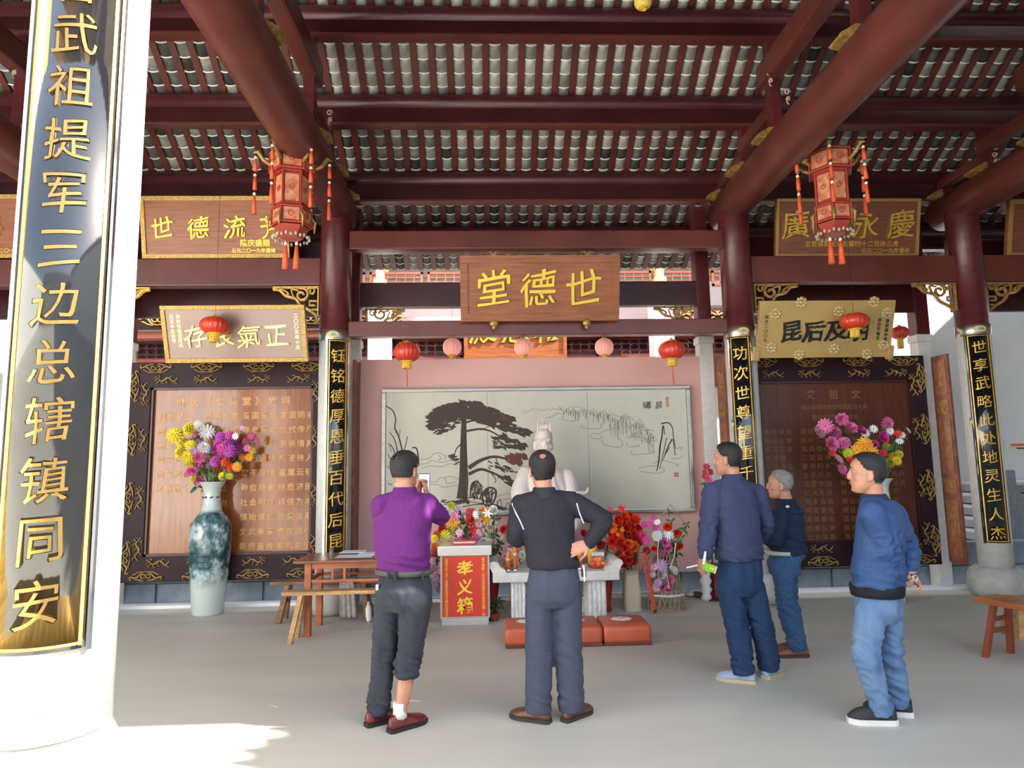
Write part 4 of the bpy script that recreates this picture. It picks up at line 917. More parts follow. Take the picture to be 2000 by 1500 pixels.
def bouquet(name, label, root, Y, spec, stem_from, seed=1, green=('green',), nleaf=14, spread=0.10, thick=0.003):
    """spec: (px, py, radius_px, kind, colour) on depth Y"""
    rn = random.Random(seed); t = thing(name, label, 'flowers', tuple(root)); b = MB(); s0 = V(stem_from)
    pts = []
    for px, py, r, kind, col in spec:
        p = at(px, py, Y=Y+rn.uniform(-spread, spread)); pts.append(p)
        bloom(t, p, kind, col, r/1298*Y*1.0, rnd=rn)
        mid = (p+s0)/2+V((0, 0, 0.04))
        b.tube([s0, mid, p+V((0, 0.01, -0.01))], thick, 4)
    b.build('stems', mat('stem_green', (0.05, 0.12, 0.03), 0.6), t)
    for k in range(nleaf):
        p = rn.choice(pts); p = p+(s0-p)*rn.uniform(0.05, 0.5)+V((rn.uniform(-.05, .05), rn.uniform(0.0, .08), rn.uniform(-.05, .05)))
        bloom(t, p, 'leaf', rn.choice(green), rn.uniform(0.05, 0.085), rnd=rn)
    return t
def fill(cx, cy, rx, ry, n, r, kinds, cols, rn):
    out = []
    for i in range(n):
        a = i*2.39996; q = math.sqrt((i+0.5)/n); out.append((cx+rx*q*math.cos(a)+rn.uniform(-2, 2), cy+ry*q*math.sin(a)+rn.uniform(-2, 2), r*rn.uniform(0.85, 1.15), rn.choice(kinds), rn.choice(cols)))
    return out
rn = random.Random(11)
sp = [(342, 850, 15, 'mum', 'yellow'), (370, 838, 13, 'mum', 'yellow'), (357, 866, 12, 'mum', 'yellow'), (372, 870, 11, 'mum', 'yellow'), (352, 884, 12, 'mum', 'yellow'), (366, 892, 12, 'mum', 'yellow'), (372, 905, 10, 'mum', 'yellow'),
      (404, 844, 15, 'mum', 'white'), (387, 829, 9, 'daisy', 'white'), (378, 850, 8, 'daisy', 'lilac'), (386, 864, 9, 'daisy', 'lilac'), (398, 874, 12, 'mum', 'white'), (404, 884, 9, 'daisy', 'white'), (378, 880, 8, 'daisy', 'lilac')]
sp += fill(440, 870, 24, 20, 12, 12, ['mum'], ['purple', 'purple', 'magenta'], rn)
sp += [(460, 852, 7, 'daisy', 'white'), (473, 836, 6, 'daisy', 'lilac'), (478, 862, 8, 'daisy', 'magenta'), (490, 852, 7, 'daisy', 'magenta'), (502, 861, 7, 'daisy', 'magenta'), (483, 875, 8, 'daisy', 'pink'), (493, 880, 7, 'mum', 'yellow'), (487, 893, 8, 'mum', 'gold'), (474, 894, 7, 'mum', 'orange'),
       (390, 893, 12, 'peony', 'pink'), (420, 902, 11, 'mum', 'purple'), (410, 910, 9, 'daisy', 'white'), (452, 893, 9, 'mum', 'scarlet'), (440, 903, 10, 'mum', 'scarlet'), (452, 915, 10, 'mum', 'scarlet'), (427, 916, 9, 'mum', 'red'), (463, 912, 9, 'mum', 'gold'), (435, 930, 9, 'mum', 'yellow'), (448, 930, 7, 'mum', 'lime'),
       (376, 920, 11, 'peony', 'pink'), (366, 925, 8, 'daisy', 'pink'), (400, 920, 8, 'mum', 'gold'), (390, 937, 10, 'peony', 'pink'), (377, 935, 7, 'mum', 'lime'), (412, 930, 9, 'leaf', 'green'), (388, 908, 9, 'daisy', 'magenta'), (468, 905, 7, 'leaf', 'green')]
bouquet('flower_bouquet', 'bouquet of yellow, white, purple and red blooms in the blue and white vase', (vb.x, vY, zt2-0.1), vY-0.05, sp, (vb.x, vY, zt2-0.15), 3)
rn = random.Random(12)
sp = [(1612, 832, 15, 'mum', 'pink'), (1602, 843, 13, 'mum', 'palepink'), (1643, 818, 13, 'peony', 'pink'), (1628, 845, 17, 'mum', 'pink'), (1660, 838, 14, 'peony', 'pink'), (1622, 868, 15, 'peony', 'pink'), (1648, 865, 13, 'mum', 'pink'), (1680, 842, 11, 'peony', 'magenta'), (1690, 846, 10, 'daisy', 'white'), (1733, 827, 13, 'mum', 'pink'),
      (1738, 842, 9, 'daisy', 'white'), (1706, 838, 9, 'daisy', 'white'), (1722, 855, 13, 'peony', 'magenta'), (1754, 847, 8, 'daisy', 'red'), (1762, 850, 7, 'daisy', 'white'), (1774, 841, 7, 'daisy', 'white'), (1757, 862, 8, 'daisy', 'white'), (1738, 866, 10, 'daisy', 'scarlet'), (1706, 870, 11, 'peony', 'magenta'),
      (1688, 868, 15, 'mum', 'gold'), (1676, 880, 15, 'mum', 'gold'), (1700, 882, 14, 'mum', 'gold'), (1690, 895, 13, 'mum', 'gold'), (1692, 864, 10, 'mum', 'orange'), (1656, 885, 10, 'mum', 'lime'), (1645, 878, 8, 'mum', 'lime'), (1626, 885, 8, 'daisy', 'red'), (1638, 897, 12, 'daisy', 'palepink'), (1642, 902, 8, 'daisy', 'red'), (1660, 897, 8, 'daisy', 'red'),
      (1645, 916, 10, 'mum', 'pink'), (1655, 925, 12, 'peony', 'pink'), (1668, 905, 8, 'mum', 'yellow'), (1670, 915, 8, 'mum', 'yellow'), (1725, 885, 9, 'daisy', 'crimson'), (1732, 872, 8, 'mum', 'lime'), (1745, 890, 9, 'mum', 'yellow'), (1756, 887, 9, 'mum', 'yellow'), (1738, 903, 11, 'mum', 'yellow'), (1752, 900, 9, 'mum', 'yellow'), (1715, 900, 9, 'mum', 'yellow'), (1768, 836, 6, 'leaf', 'green'), (1748, 878, 9, 'leaf', 'green')]
bouquet('flower_bouquet', 'bouquet of pink and golden blooms above the man in the bright blue jacket', (v2.x, 7.3, 1.2), 7.2, sp, (v2.x, 7.3, 1.15), 4)
# wreath-like arrangements on both sides of the altar
RV = mat('red_vase_glaze', (0.35, 0.02, 0.015), 0.25)
def tall_vase(px, Y, label, h, m=RV):
    x = at(px, 1150, Y=Y).x; t = thing('red_vase', label, 'vase', (x, Y, 0))
    MB().lathe([(0.05, 0), (0.055, 0.02), (0.04, 0.06), (0.075, h*0.55), (0.07, h*0.8), (0.035, h*0.92), (0.05, h), (0.04, h)], (x, Y, 0), 24).build('vase_body', m, t, True); return x
xl = tall_vase(961, 7.15, 'slim red vase beside the altar, right of the donation box', 0.55)
xr = tall_vase(1184, 7.2, 'slim red vase behind the right end of the altar', 0.55)
rn = random.Random(13)
sp = [(882, 987, 8, 'mum', 'lime'), (893, 996, 9, 'daisy', 'lilac'), (905, 1018, 11, 'lily', 'palepink'), (918, 1000, 10, 'daisy', 'crimson'), (925, 1000, 9, 'daisy', 'red'), (930, 1005, 9, 'daisy', 'white'), (912, 1022, 10, 'lily', 'crimson'), (921, 1016, 10, 'peony', 'scarlet'), (946, 998, 10, 'lily', 'orange'), (952, 1002, 9, 'lily', 'white'),
      (965, 997, 11, 'rose', 'white'), (948, 1013, 11, 'lily', 'gold'), (960, 1022, 10, 'lily', 'white'), (958, 1030, 10, 'rose', 'cream'), (935, 1025, 9, 'daisy', 'palepink'), (925, 1035, 11, 'lily', 'red'), (915, 1042, 11, 'daisy', 'red'), (938, 1040, 10, 'daisy', 'palepink'), (946, 1046, 10, 'rose', 'white'), (983, 1033, 9, 'peony', 'red'), (975, 1048, 9, 'daisy', 'cream'), (968, 1042, 9, 'leaf', 'dgreen'),
      (966, 1015, 11, 'leaf', 'dgreen'), (864, 1032, 10, 'peony', 'scarlet'), (885, 1020, 13, 'daisy', 'gold'), (880, 1035, 12, 'daisy', 'lime'), (870, 1045, 11, 'daisy', 'lime'), (854, 1045, 9, 'mum', 'orange'), (848, 1052, 8, 'mum', 'yellow'), (850, 1068, 8, 'mum', 'orange'), (846, 1080, 8, 'mum', 'red'), (852, 1095, 8, 'daisy', 'lilac'), (848, 1110, 9, 'daisy', 'lilac'), (851, 1128, 8, 'daisy', 'palepink'), (849, 1142, 8, 'daisy', 'lilac'), (856, 1152, 7, 'daisy', 'lilac'),
      (976, 1062, 10, 'leaf', 'dgreen'), (972, 1078, 10, 'leaf', 'dgreen'), (965, 1090, 9, 'leaf', 'dgreen'), (925, 1022, 8, 'leaf', 'dgreen'), (942, 1055, 9, 'rose', 'white'), (930, 1050, 8, 'daisy', 'magenta'), (898, 1040, 9, 'daisy', 'palepink'), (905, 1052, 8, 'mum', 'magenta'), (955, 1058, 8, 'daisy', 'cream'), (890, 1008, 8, 'lily', 'pink'), (874, 1002, 8, 'lily', 'palepink')]
bouquet('flower_stand_arrangement', 'mixed flowers behind the donation box, left of the altar', (xl, 7.15, 0.5), 7.2, sp, (xl, 7.15, 0.5), 5, ('green', 'dgreen'), 22)
rn = random.Random(14)
sp = fill(1222, 1040, 30, 36, 26, 12, ['rose', 'peony'], ['scarlet', 'scarlet', 'red', 'orange'], rn)
sp += fill(1222, 1085, 16, 22, 9, 10, ['rose', 'peony'], ['scarlet', 'red'], rn)
sp += [(1190, 998, 8, 'lily', 'crimson'), (1214, 994, 9, 'lily', 'red'), (1196, 1055, 11, 'rose', 'red'), (1172, 1063, 10, 'rose', 'crimson'), (1183, 1075, 9, 'leaf', 'dgreen'), (1188, 1090, 9, 'leaf', 'dgreen'), (1254, 1045, 9, 'daisy', 'magenta'), (1262, 1055, 9, 'daisy', 'magenta'), (1250, 1058, 8, 'lily', 'purple'), (1263, 1075, 9, 'daisy', 'crimson'), (1240, 1076, 8, 'lily', 'purple'), (1258, 1025, 8, 'daisy', 'magenta'),
       (1140, 1016, 7, 'rose', 'crimson'), (1138, 1042, 9, 'rose', 'crimson'), (1158, 1030, 6, 'rose', 'crimson'), (1222, 1104, 7, 'lily', 'purple'), (1216, 1034, 6, 'daisy', 'gold'), (1200, 1028, 5, 'daisy', 'gold'), (1206, 1044, 5, 'daisy', 'gold')]
wv = floor_pt(1238, 1195); wY = wv.y+0.08
bouquet('flower_bouquet', 'large bunch of red and orange roses in the cream vase', (wv.x, wY, 0.5), wY, sp, (wv.x, wY, 0.48), 6, ('green', 'dgreen'), 18)
# cream vase
t = thing('cream_vase', 'cream square waisted vase holding red roses, right of the altar', 'vase', (wv.x, wY, 0)); k = wY/1298; zv = at(1238, 1113, Y=wY).z
rings = []
for z, hw in ((0, 17), (0.012, 17), (0.05, 15.5), (0.10, 16.5), (0.2, 16.5), (0.32, 14.5), (0.42, 12.5), (zv, 12)): rings.append([V((wv.x+hw*k*math.copysign(abs(math.cos(a))**0.45, math.cos(a)), wY+hw*k*math.copysign(abs(math.sin(a))**0.45, math.sin(a)), z)) for a in (PI/8+2*PI*j/24 for j in range(24))])
MB().loft(rings).build('vase_body', mat('cream_glaze', (0.62, 0.52, 0.36), 0.35), t, True)
b = MB()
for a_, b__ in (((1255, 1115), (1262, 1075)), ((1258, 1105), (1275, 1082)), ((1240, 1110), (1250, 1060))):
    p, q = at(*a_, Y=wY-0.08), at(*b__, Y=wY-0.1); pp = (p+q)/2+V((0.01, 0, 0.02)); b.tube([p, pp, q], [0.012, 0.016, 0.003], 6, flat=0.25)
b.build('broad_leaf', mat('petal_green2', (0.06, 0.20, 0.04), 0.5), t)
# wire flower basket
bk = floor_pt(1310, 1196); bY = bk.y+0.16
bas = thing('flower_basket', 'tapering wicker flower basket with pink and white blooms and ribbons', 'basket', (bk.x, bY, 0)); WK = mat('wicker', (0.36, 0.27, 0.16), 0.7); kk = bY/1298
zB = lambda py: at(1310, py, Y=bY).z
def brad(z): t_ = min(1, z/zB(1060)); return (37-20*t_)*kk
for s in (1, -1):
    b = MB()
    for i in range(22):
        b.tube([(bk.x+brad(z)*math.cos(a), bY+brad(z)*math.sin(a)*0.8, z) for z, a in ((zB(1060)*t_/8, 2*PI*i/22+s*t_*0.16) for t_ in range(9))], 0.005, 4)
    b.build('wicker_weave', WK, bas)['kind'] = 'stuff'
for z in (0.006, zB(1160), zB(1130), zB(1100), zB(1060)):
    MB().tube([(bk.x+brad(z)*math.cos(2*PI*j/24), bY+brad(z)*math.sin(2*PI*j/24)*0.8, z+0.004) for j in range(25)], 0.006 if z != zB(1160) else 0.012, 5).build('hoop', WK if z != zB(1160) else WHITE, bas)
MB().tube([at(1298, 1060, Y=bY), at(1284, 1020, Y=bY), at(1310, 985, Y=bY), at(1336, 1020, Y=bY), at(1322, 1060, Y=bY)], 0.007, 6).build('handle', WK, bas)
for L_ in ([(1288, 1045), (1284, 1075), (1286, 1100)], [(1320, 1060), (1316, 1090), (1308, 1110)], [(1300, 1110), (1304, 1130), (1307, 1150)]):
    MB().tube([at(x, y, Y=bY-0.19) for x, y in L_], [0.022, 0.016, 0.026], 6, flat=0.12).build('ribbon', mat('satin_ribbon', (0.72, 0.66, 0.72), 0.3), bas)
rn = random.Random(15)
sp = [(1277, 1012, 7, 'daisy', 'magenta'), (1270, 1022, 7, 'daisy', 'magenta'), (1284, 1020, 7, 'daisy', 'white'), (1280, 1030, 8, 'daisy', 'magenta'), (1290, 1032, 8, 'daisy', 'palepink'), (1304, 1028, 10, 'rose', 'scarlet'), (1322, 1040, 10, 'rose', 'scarlet'), (1284, 1046, 11, 'mum', 'white'), (1305, 1044, 11, 'mum', 'white'), (1299, 1060, 11, 'peony', 'pink'), (1306, 1072, 9, 'peony', 'pink'),
      (1328, 1068, 10, 'rose', 'scarlet'), (1278, 1072, 7, 'rose', 'red'), (1294, 1080, 8, 'daisy', 'magenta'), (1336, 1034, 10, 'leaf', 'green'), (1310, 1018, 9, 'leaf', 'green'), (1330, 1052, 9, 'leaf', 'green'), (1322, 1062, 8, 'leaf', 'green'), (1308, 1000, 8, 'leaf', 'green'), (1342, 1024, 8, 'leaf', 'green'),
      (1292, 1105, 12, 'mum', 'lilac'), (1278, 1108, 8, 'daisy', 'palepink'), (1290, 1122, 12, 'rose', 'white'), (1313, 1116, 11, 'rose', 'white'), (1310, 1132, 9, 'peony', 'pink'), (1275, 1122, 7, 'daisy', 'palepink'), (1285, 1138, 9, 'daisy', 'lilac'), (1296, 1146, 9, 'peony', 'pink'), (1306, 1152, 9, 'peony', 'pink'), (1282, 1148, 8, 'daisy', 'palepink'), (1274, 1134, 7, 'leaf', 'green')]
bouquet('flower_bouquet', 'red, pink and white blooms arranged on the wicker basket', (bk.x, bY-0.12, 0.4), bY-0.14, sp, (bk.x, bY-0.03, 0.45), 7, ('green',), 8, 0.05)
o = MB().tube([at(1258, 1080, Y=7.0), at(1262, 1110, Y=6.98), at(1270, 1150, Y=6.95), at(1279, 1190, Y=6.92), at(1280, 1197, Z=0.004)], [0.022, 0.024, 0.024, 0.022, 0.02], 6, flat=0.12, up=(0, 1, 0)).build('red_banner', mat('red_banner', (0.45, 0.04, 0.02), 0.4, var=0.3, scale=30))
tag(o, 'long red banner hanging between the cream vase and the wicker basket', 'sash')
# bunch wrapped in clear film, pot plant, small plants
rn = random.Random(16)
bouquet('wrapped_bouquet', 'white and yellow flowers wrapped in clear film on the altar', (0.3, 6.95, az), 6.98, fill(1000, 1087, 22, 17, 16, 8, ['rose', 'daisy'], ['white', 'white', 'white', 'palepink'], rn)+[(1020, 1080, 7, 'daisy', 'yellow'), (1022, 1090, 6, 'daisy', 'lime')], (0.3, 6.98, az+0.02), 8, ('green',), 4, 0.05)
pp = floor_pt(965, 1212); t = thing('pot_plant', 'leafy green pot plant on the floor between donation box and altar leg', 'plant', tuple(pp))
MB().lathe([(0.045, 0), (0.06, 0.07), (0.066, 0.075), (0.05, 0.07)], tuple(pp), 18).build('pot', mat('red_pot', (0.45, 0.05, 0.03), 0.4), t, True)
rn = random.Random(17)
for k in range(34): bloom(t, pp+V((rn.uniform(-.09, .09), rn.uniform(-.06, .06), rn.uniform(0.06, 0.2))), 'leaf', rn.choice(['green', 'dgreen']), rn.uniform(0.03, 0.045), V((0, -0.5, 0.8)), rn)
p = at(1383, 918, Y=7.6); bouquet('flower_sprig', 'crimson flower sprig beside the pink wall, left of the navy jacket', (p.x, 7.62, p.z-0.5), 7.6, [(1380, 912, 8, 'daisy', 'crimson'), (1387, 922, 8, 'daisy', 'crimson'), (1378, 930, 8, 'daisy', 'crimson'), (1386, 938, 7, 'daisy', 'magenta'), (1381, 950, 6, 'leaf', 'green'), (1376, 922, 6, 'daisy', 'red')], (p.x, 7.62, 0.9), 9, ('green',), 3, 0.02)
b = thing('flower_tube', 'slim stand holding the crimson flower sprig', 'stand', (p.x, 7.62, 0)); MB().lathe([(0.09, 0), (0.09, 0.012), (0.012, 0.03), (0.010, 0.85), (0.022, 0.95), (0.02, 0.95)], (p.x, 7.62, 0), 14).build('stand_pole', DRED, b, True)

# ================================================================ furniture
def bench(label, p0, p1, h, w, seat_m, leg_m, th=0.035, splay=0.10, lt=0.035, inset=0.16, rails=(0.28,), cat_='bench'):
    """long bench from p0 to p1 (floor points under the seat ends)"""
    p0, p1 = V(p0), V(p1); d = (p1-p0); L_ = d.length; d.normalize(); n = V((-d.y, d.x, 0)); t = thing('wooden_bench', label, cat_, tuple((p0+p1)/2))
    M = Matrix(((d.x, n.x, 0, p0.x), (d.y, n.y, 0, p0.y), (0, 0, 1, 0), (0, 0, 0, 1)))
    MB().box((0, -w/2, h-th), (L_, w/2, h), M, bev=0.008).build('seat', seat_m, t)
    for sx, x in ((-1, inset), (1, L_-inset)):
        for s in (-1, 1):
            a, c = V((x, s*w*0.30, h-th)), V((x+sx*splay*0.55, s*(w*0.30+splay*0.55), 0.0)); q = lt/2; rg = []
            for P_ in (c, a): rg.append([M @ (P_+V((i*q, j*q, 0))) for i, j in ((-1, -1), (1, -1), (1, 1), (-1, 1))])
            MB().loft(rg).build('leg', leg_m, t)
        for r in rails:
            f = 1-r/h; y = w*0.30+splay*0.55*f; xx = x+sx*splay*0.55*f
            MB().box((xx-0.012, -y, r-0.016), (xx+0.012, y, r+0.016), M).build('rail', leg_m, t)
    return t
tl = floor_pt(600, 1243)      # tea table
TX0, TX1, TY0, TY1, TH = tl.x-0.03, tl.x+1.08, tl.y-0.03, tl.y+0.46, at(620, 1093, Y=tl.y).z
tb = thing('square_table', 'orange brown wooden table with an open frieze, behind the man in purple', 'table', ((TX0+TX1)/2, (TY0+TY1)/2, 0))
MB().box((TX0-0.09, TY0-0.05, TH-0.028), (TX1+0.05, TY1+0.05, TH), bev=0.01).build('table_top', mat('table_top_wood', (0.22, 0.07, 0.035), 0.35, var=0.2), tb)
for x in (TX0, TX1-0.06):
    for y in (TY0, TY1-0.06): MB().box((x, y, 0), (x+0.062, y+0.062, TH-0.028), bev=0.006).build('leg', WOODT, tb)
for y in (TY0+0.012, TY1-0.05):
    MB().box((TX0+0.06, y, TH-0.085), (TX1-0.06, y+0.035, TH-0.03), bev=0.005).build('apron', WOODT, tb)
    MB().box((TX0+0.06, y, TH-0.21), (TX1-0.06, y+0.03, TH-0.18), bev=0.005).build('stretcher', WOODT, tb)
    for k in (0.22, 0.32, 0.66, 0.76): xx = TX0+(TX1-TX0)*k; MB().box((xx, y+0.003, TH-0.182), (xx+0.022, y+0.027, TH-0.083)).build('frieze_strut', WOODT, tb)
for x in (TX0+0.012, TX1-0.05):
    MB().box((x, TY0+0.06, TH-0.085), (x+0.035, TY1-0.06, TH-0.03), bev=0.005).build('apron', WOODT, tb)
    MB().box((x, TY0+0.06, TH-0.21), (x+0.03, TY1-0.06, TH-0.18), bev=0.005).build('stretcher', WOODT, tb)
b0 = floor_pt(570, 1256); hb = at(620, 1158, Y=b0.y).z
xe = at(838, 1230, Y=b0.y).x
bench('pale rough bench standing in front of the orange brown table', (at(551, 1163, Y=b0.y+0.05).x, b0.y+0.08, 0), (xe, b0.y+0.08, 0), hb+0.01, 0.13, WOODR, WOODR, inset=0.17, splay=0.13, lt=0.042, rails=())
b1 = floor_pt(560, 1210); h1 = at(600, 1131, Y=b1.y).z
bench('darker brown bench behind the orange brown table', (at(536, 1133, Y=b1.y).x, b1.y-0.07, 0), (at(745, 1133, Y=b1.y).x, b1.y-0.07, 0), h1, 0.15, WOODD, WOODD, inset=0.17, splay=0.12, lt=0.05, rails=(0.2,))
# cloth over the rear bench
cx0, cx1 = at(668, 1120, Y=b1.y-0.08).x, at(694, 1120, Y=b1.y-0.08).x; rows_ = []
ytop = b1.y-0.07
for k in range(16):
    t_ = k/15; z = h1+0.008-(max(0, t_-0.2)/0.8)*(h1-0.03) if t_ > 0.2 else h1+0.008; y = ytop+0.085-0.19*min(1, t_/0.2) if t_ <= 0.2 else ytop-0.105-0.02*math.sin(t_*5)
    rows_.append([V((cx0+(cx1-cx0)*(j/14)*(1+0.25*t_), y-0.014*math.sin(j*1.5+t_*2)*t_, z)) for j in range(15)])
vs = [p for r in rows_ for p in r]; fs = [(i*15+j, i*15+j+1, (i+1)*15+j+1, (i+1)*15+j) for i in range(15) for j in range(14)]
me = bpy.data.meshes.new('cloth'); me.from_pydata(vs, [], fs)
o = link('grey_cloth', me, mat('grey_cloth', (0.42, 0.38, 0.35), 0.9, var=0.15, scale=20, bump=0.1), None, True); sm = o.modifiers.new('th', 'SOLIDIFY'); sm.thickness = 0.006
tag(o, 'greyish cloth hung over the darker brown bench', 'cloth')
# papers and holder on the table
for k, (x0, x1, y0, y1) in enumerate(((648, 720, 1086, 1093), (694, 736, 1079, 1088), (652, 700, 1084, 1089))):
    a, c = at(x0, y1, Z=TH).x, at(x1, y1, Z=TH).x; y = TY0+0.12+0.13*k
    o = MB().box((a, y, TH+0.001+0.004*k), (c, y+0.2, TH+0.004+0.005*k)).build('paper_sheet', mat('paper', (0.72, 0.76, 0.82), 0.6)); tag(o, ('white paper sheet at the front edge of the orange brown table', 'topmost thicker paper stack against the man in purple', 'paper sheet lying farthest back on the table')[k], 'paper')
gx = at(647, 1092, Y=TY0+0.08).x
o = MB().lathe([(0.018, 0), (0.02, 0.003), (0.02, 0.10), (0.017, 0.10), (0.017, 0.006)], (gx, TY0+0.08, TH), 16).build('glass_tumbler', mat('clear_glass', (0.85, 0.9, 0.9), 0.03, trans=0.9), None, True); tag(o, 'narrow clear glass on the left part of the table', 'glass')
bt = at(729, 1172, Y=b1.y+0.1); t = thing('water_bottle', 'small white plastic bottle on the floor behind the man in purple', 'bottle', (bt.x, 7.0, 0))
MB().lathe([(0.028, 0), (0.03, 0.015), (0.03, 0.13), (0.015, 0.165), (0.012, 0.18)], (bt.x, 7.0, 0), 16).build('bottle_body', mat('white_plastic', (0.75, 0.78, 0.76), 0.3), t, True); MB().lathe([(0.014, 0.18), (0.014, 0.195), (0.01, 0.195)], (bt.x, 7.0, 0), 12).build('cap', WHITE, t, True)
# benches at the right edge
q0 = floor_pt(1920, 1287); hr = 0.45
bench('varnished orange bench at the right edge with two rails between its legs', (q0.x+0.14+0.03, q0.y+0.14, 0), (q0.x+0.14+0.40, q0.y-1.05, 0), hr, 0.27, mat('varnished_orange', (0.36, 0.12, 0.04), 0.28, var=0.15), mat('varnished_red', (0.26, 0.06, 0.03), 0.35), inset=0.12, splay=0.11, lt=0.040, rails=(0.20, 0.29), th=0.045)
q1 = at(1948, 1168, Y=q0.y+0.55)
bench('pale raw wooden bench standing behind the varnished orange bench', (q1.x, q0.y+0.62, 0), (q1.x+1.3, q0.y+0.5, 0), q1.z, 0.16, WOODR, WOODR, inset=0.2, splay=0.1, lt=0.06, rails=(0.2,))
# white carved stone stand, red drum stand and grey stone by the right column
c = floor_pt(1380, 1172); z1 = at(1378, 1112, Y=c.y).z
t = thing('carved_stone_baluster', 'white carved stone baluster beside the hand of the man in navy', 'baluster', tuple(c)); MB().lathe([(0.055, 0), (0.06, 0.04), (0.04, 0.07), (0.07, 0.12), (0.045, 0.16), (0.07, 0.21), (0.045, 0.26), (0.06, z1*0.85), (0.04, z1)], tuple(c), 20).build('baluster_shaft', mat('white_marble2', (0.74, 0.72, 0.66), 0.4), t, True)
c = floor_pt(1400, 1168); c.y += 0.05
t = thing('red_stand', 'red stand behind the man in the navy jacket', 'stand', tuple(c)); MB().lathe([(0.11, 0), (0.11, 0.015), (0.06, 0.04), (0.055, 0.36), (0.07, 0.38), (0.05, 0.38)], tuple(c), 20).build('stand_body', mat('stand_red', (0.40, 0.015, 0.012), 0.35), t, True)
c = floor_pt(1356, 1166)
for s, lb in ((-1, 'pale'), (1, 'dark')):
    o = MB().ell((c.x+s*0.04, c.y+0.05-0.05*(s > 0), 0.03), (0.06, 0.09, 0.032), 12, 8).build('pebble', mat('pebble_'+lb, (0.6, 0.52, 0.42) if s < 0 else (0.12, 0.1, 0.08), 0.6), None, True); tag(o, lb+' rounded stone on the floor left of the white baluster', 'stone')
# carved leaf doors folded back beside the square posts
DW = mat('carved_door_wood', (0.20, 0.06, 0.028), 0.4, var=0.3, scale=10)
for X, lb in ((2.815, 'narrow carved wooden door leaf folded back beside the pink wall'), (5.50, 'narrow carved wooden door leaf left of the far right column'), (-1.52, 'narrow carved wooden door leaf behind the column left of the mural')):
    t = thing('carved_door_leaf', lb, 'door', (X, 7.8, 0.32))
    MB().box((X-0.015, 7.63, 0.32), (X+0.015, 7.92, 2.78), bev=0.004).build('leaf', DW, t)
    for z0_, z1_ in ((0.38, 1.05), (1.12, 1.30), (1.36, 2.0), (2.06, 2.24), (2.30, 2.72)):
        q = MB().box((X-0.022, 7.665, z0_), (X-0.014, 7.875, z1_), bev=0.003).build('carved_panel', mat('carved_door_panel', (0.28, 0.085, 0.03), 0.4, var=0.3, scale=18), t)
        b = MB(); zc = (z0_+z1_)/2; h_ = (z1_-z0_)
        k = dict(O=(X-0.022, 7.77, zc), ax=(0, 1, 0), nz=(-1, 0, 0), t=0.006)
        for s in (-1, 1):
            rib(b, spiral(0.04*s, h_*0.18, 0.035, 0.008, 0, 1.2*s), 0.010, **k); rib(b, spiral(-0.03*s, -h_*0.2, 0.035, 0.008, 1, 1.2*s), 0.010, **k)
        rib(b, cat([(-0.07, -h_*0.35), (0.02, -h_*0.1), (-0.03, h_*0.1), (0.06, h_*0.35)]), 0.012, **k); b.build('carving', OLDG, q)
# small sign on the passage wall
c = at(1988, 871, Y=9.88); t = thing('wall_sign', 'small cream sign with red and black marks on the white passage wall', 'sign', tuple(c))
MB().box((c.x-0.17, 9.87, c.z-0.065), (c.x+0.2, 9.895, c.z+0.065), bev=0.004).build('sign_board', mat('sign_cream', (0.78, 0.74, 0.68), 0.6), t)
MB().box((c.x-0.12, 9.864, c.z+0.0), (c.x+0.17, 9.872, c.z+0.035)).build('red_bar', mat('sign_red', (0.7, 0.12, 0.06), 0.6), t)
MB().box((c.x-0.03, 9.864, c.z-0.045), (c.x+0.17, 9.872, c.z-0.025)).build('black_bar', BLACKM, t)
# stone balustrade by the stairs
b = thing('stone_balustrade', 'grey stone balustrade descending beside the passage stairs', 'balustrade', (6.62, 9.1, 0)); gm = MATS['grey_granite']
p0, p1 = at(1965, 925, Y=9.1), at(2060, 1010, Y=9.1)
MB().box((p0.x-0.1, 9.05, 0), (p0.x+0.1, 9.2, p0.z+0.05), bev=0.02).build('newel', gm, b)
MB().loft([[V((p0.x, 9.07, 0.3)), V((p0.x, 9.17, 0.3)), V((p0.x, 9.17, p0.z-0.15)), V((p0.x, 9.07, p0.z-0.15))], [V((p1.x, 9.07, 0.3)), V((p1.x, 9.17, 0.3)), V((p1.x, 9.17, p1.z)), V((p1.x, 9.07, p1.z))]]).build('slab', gm, b)

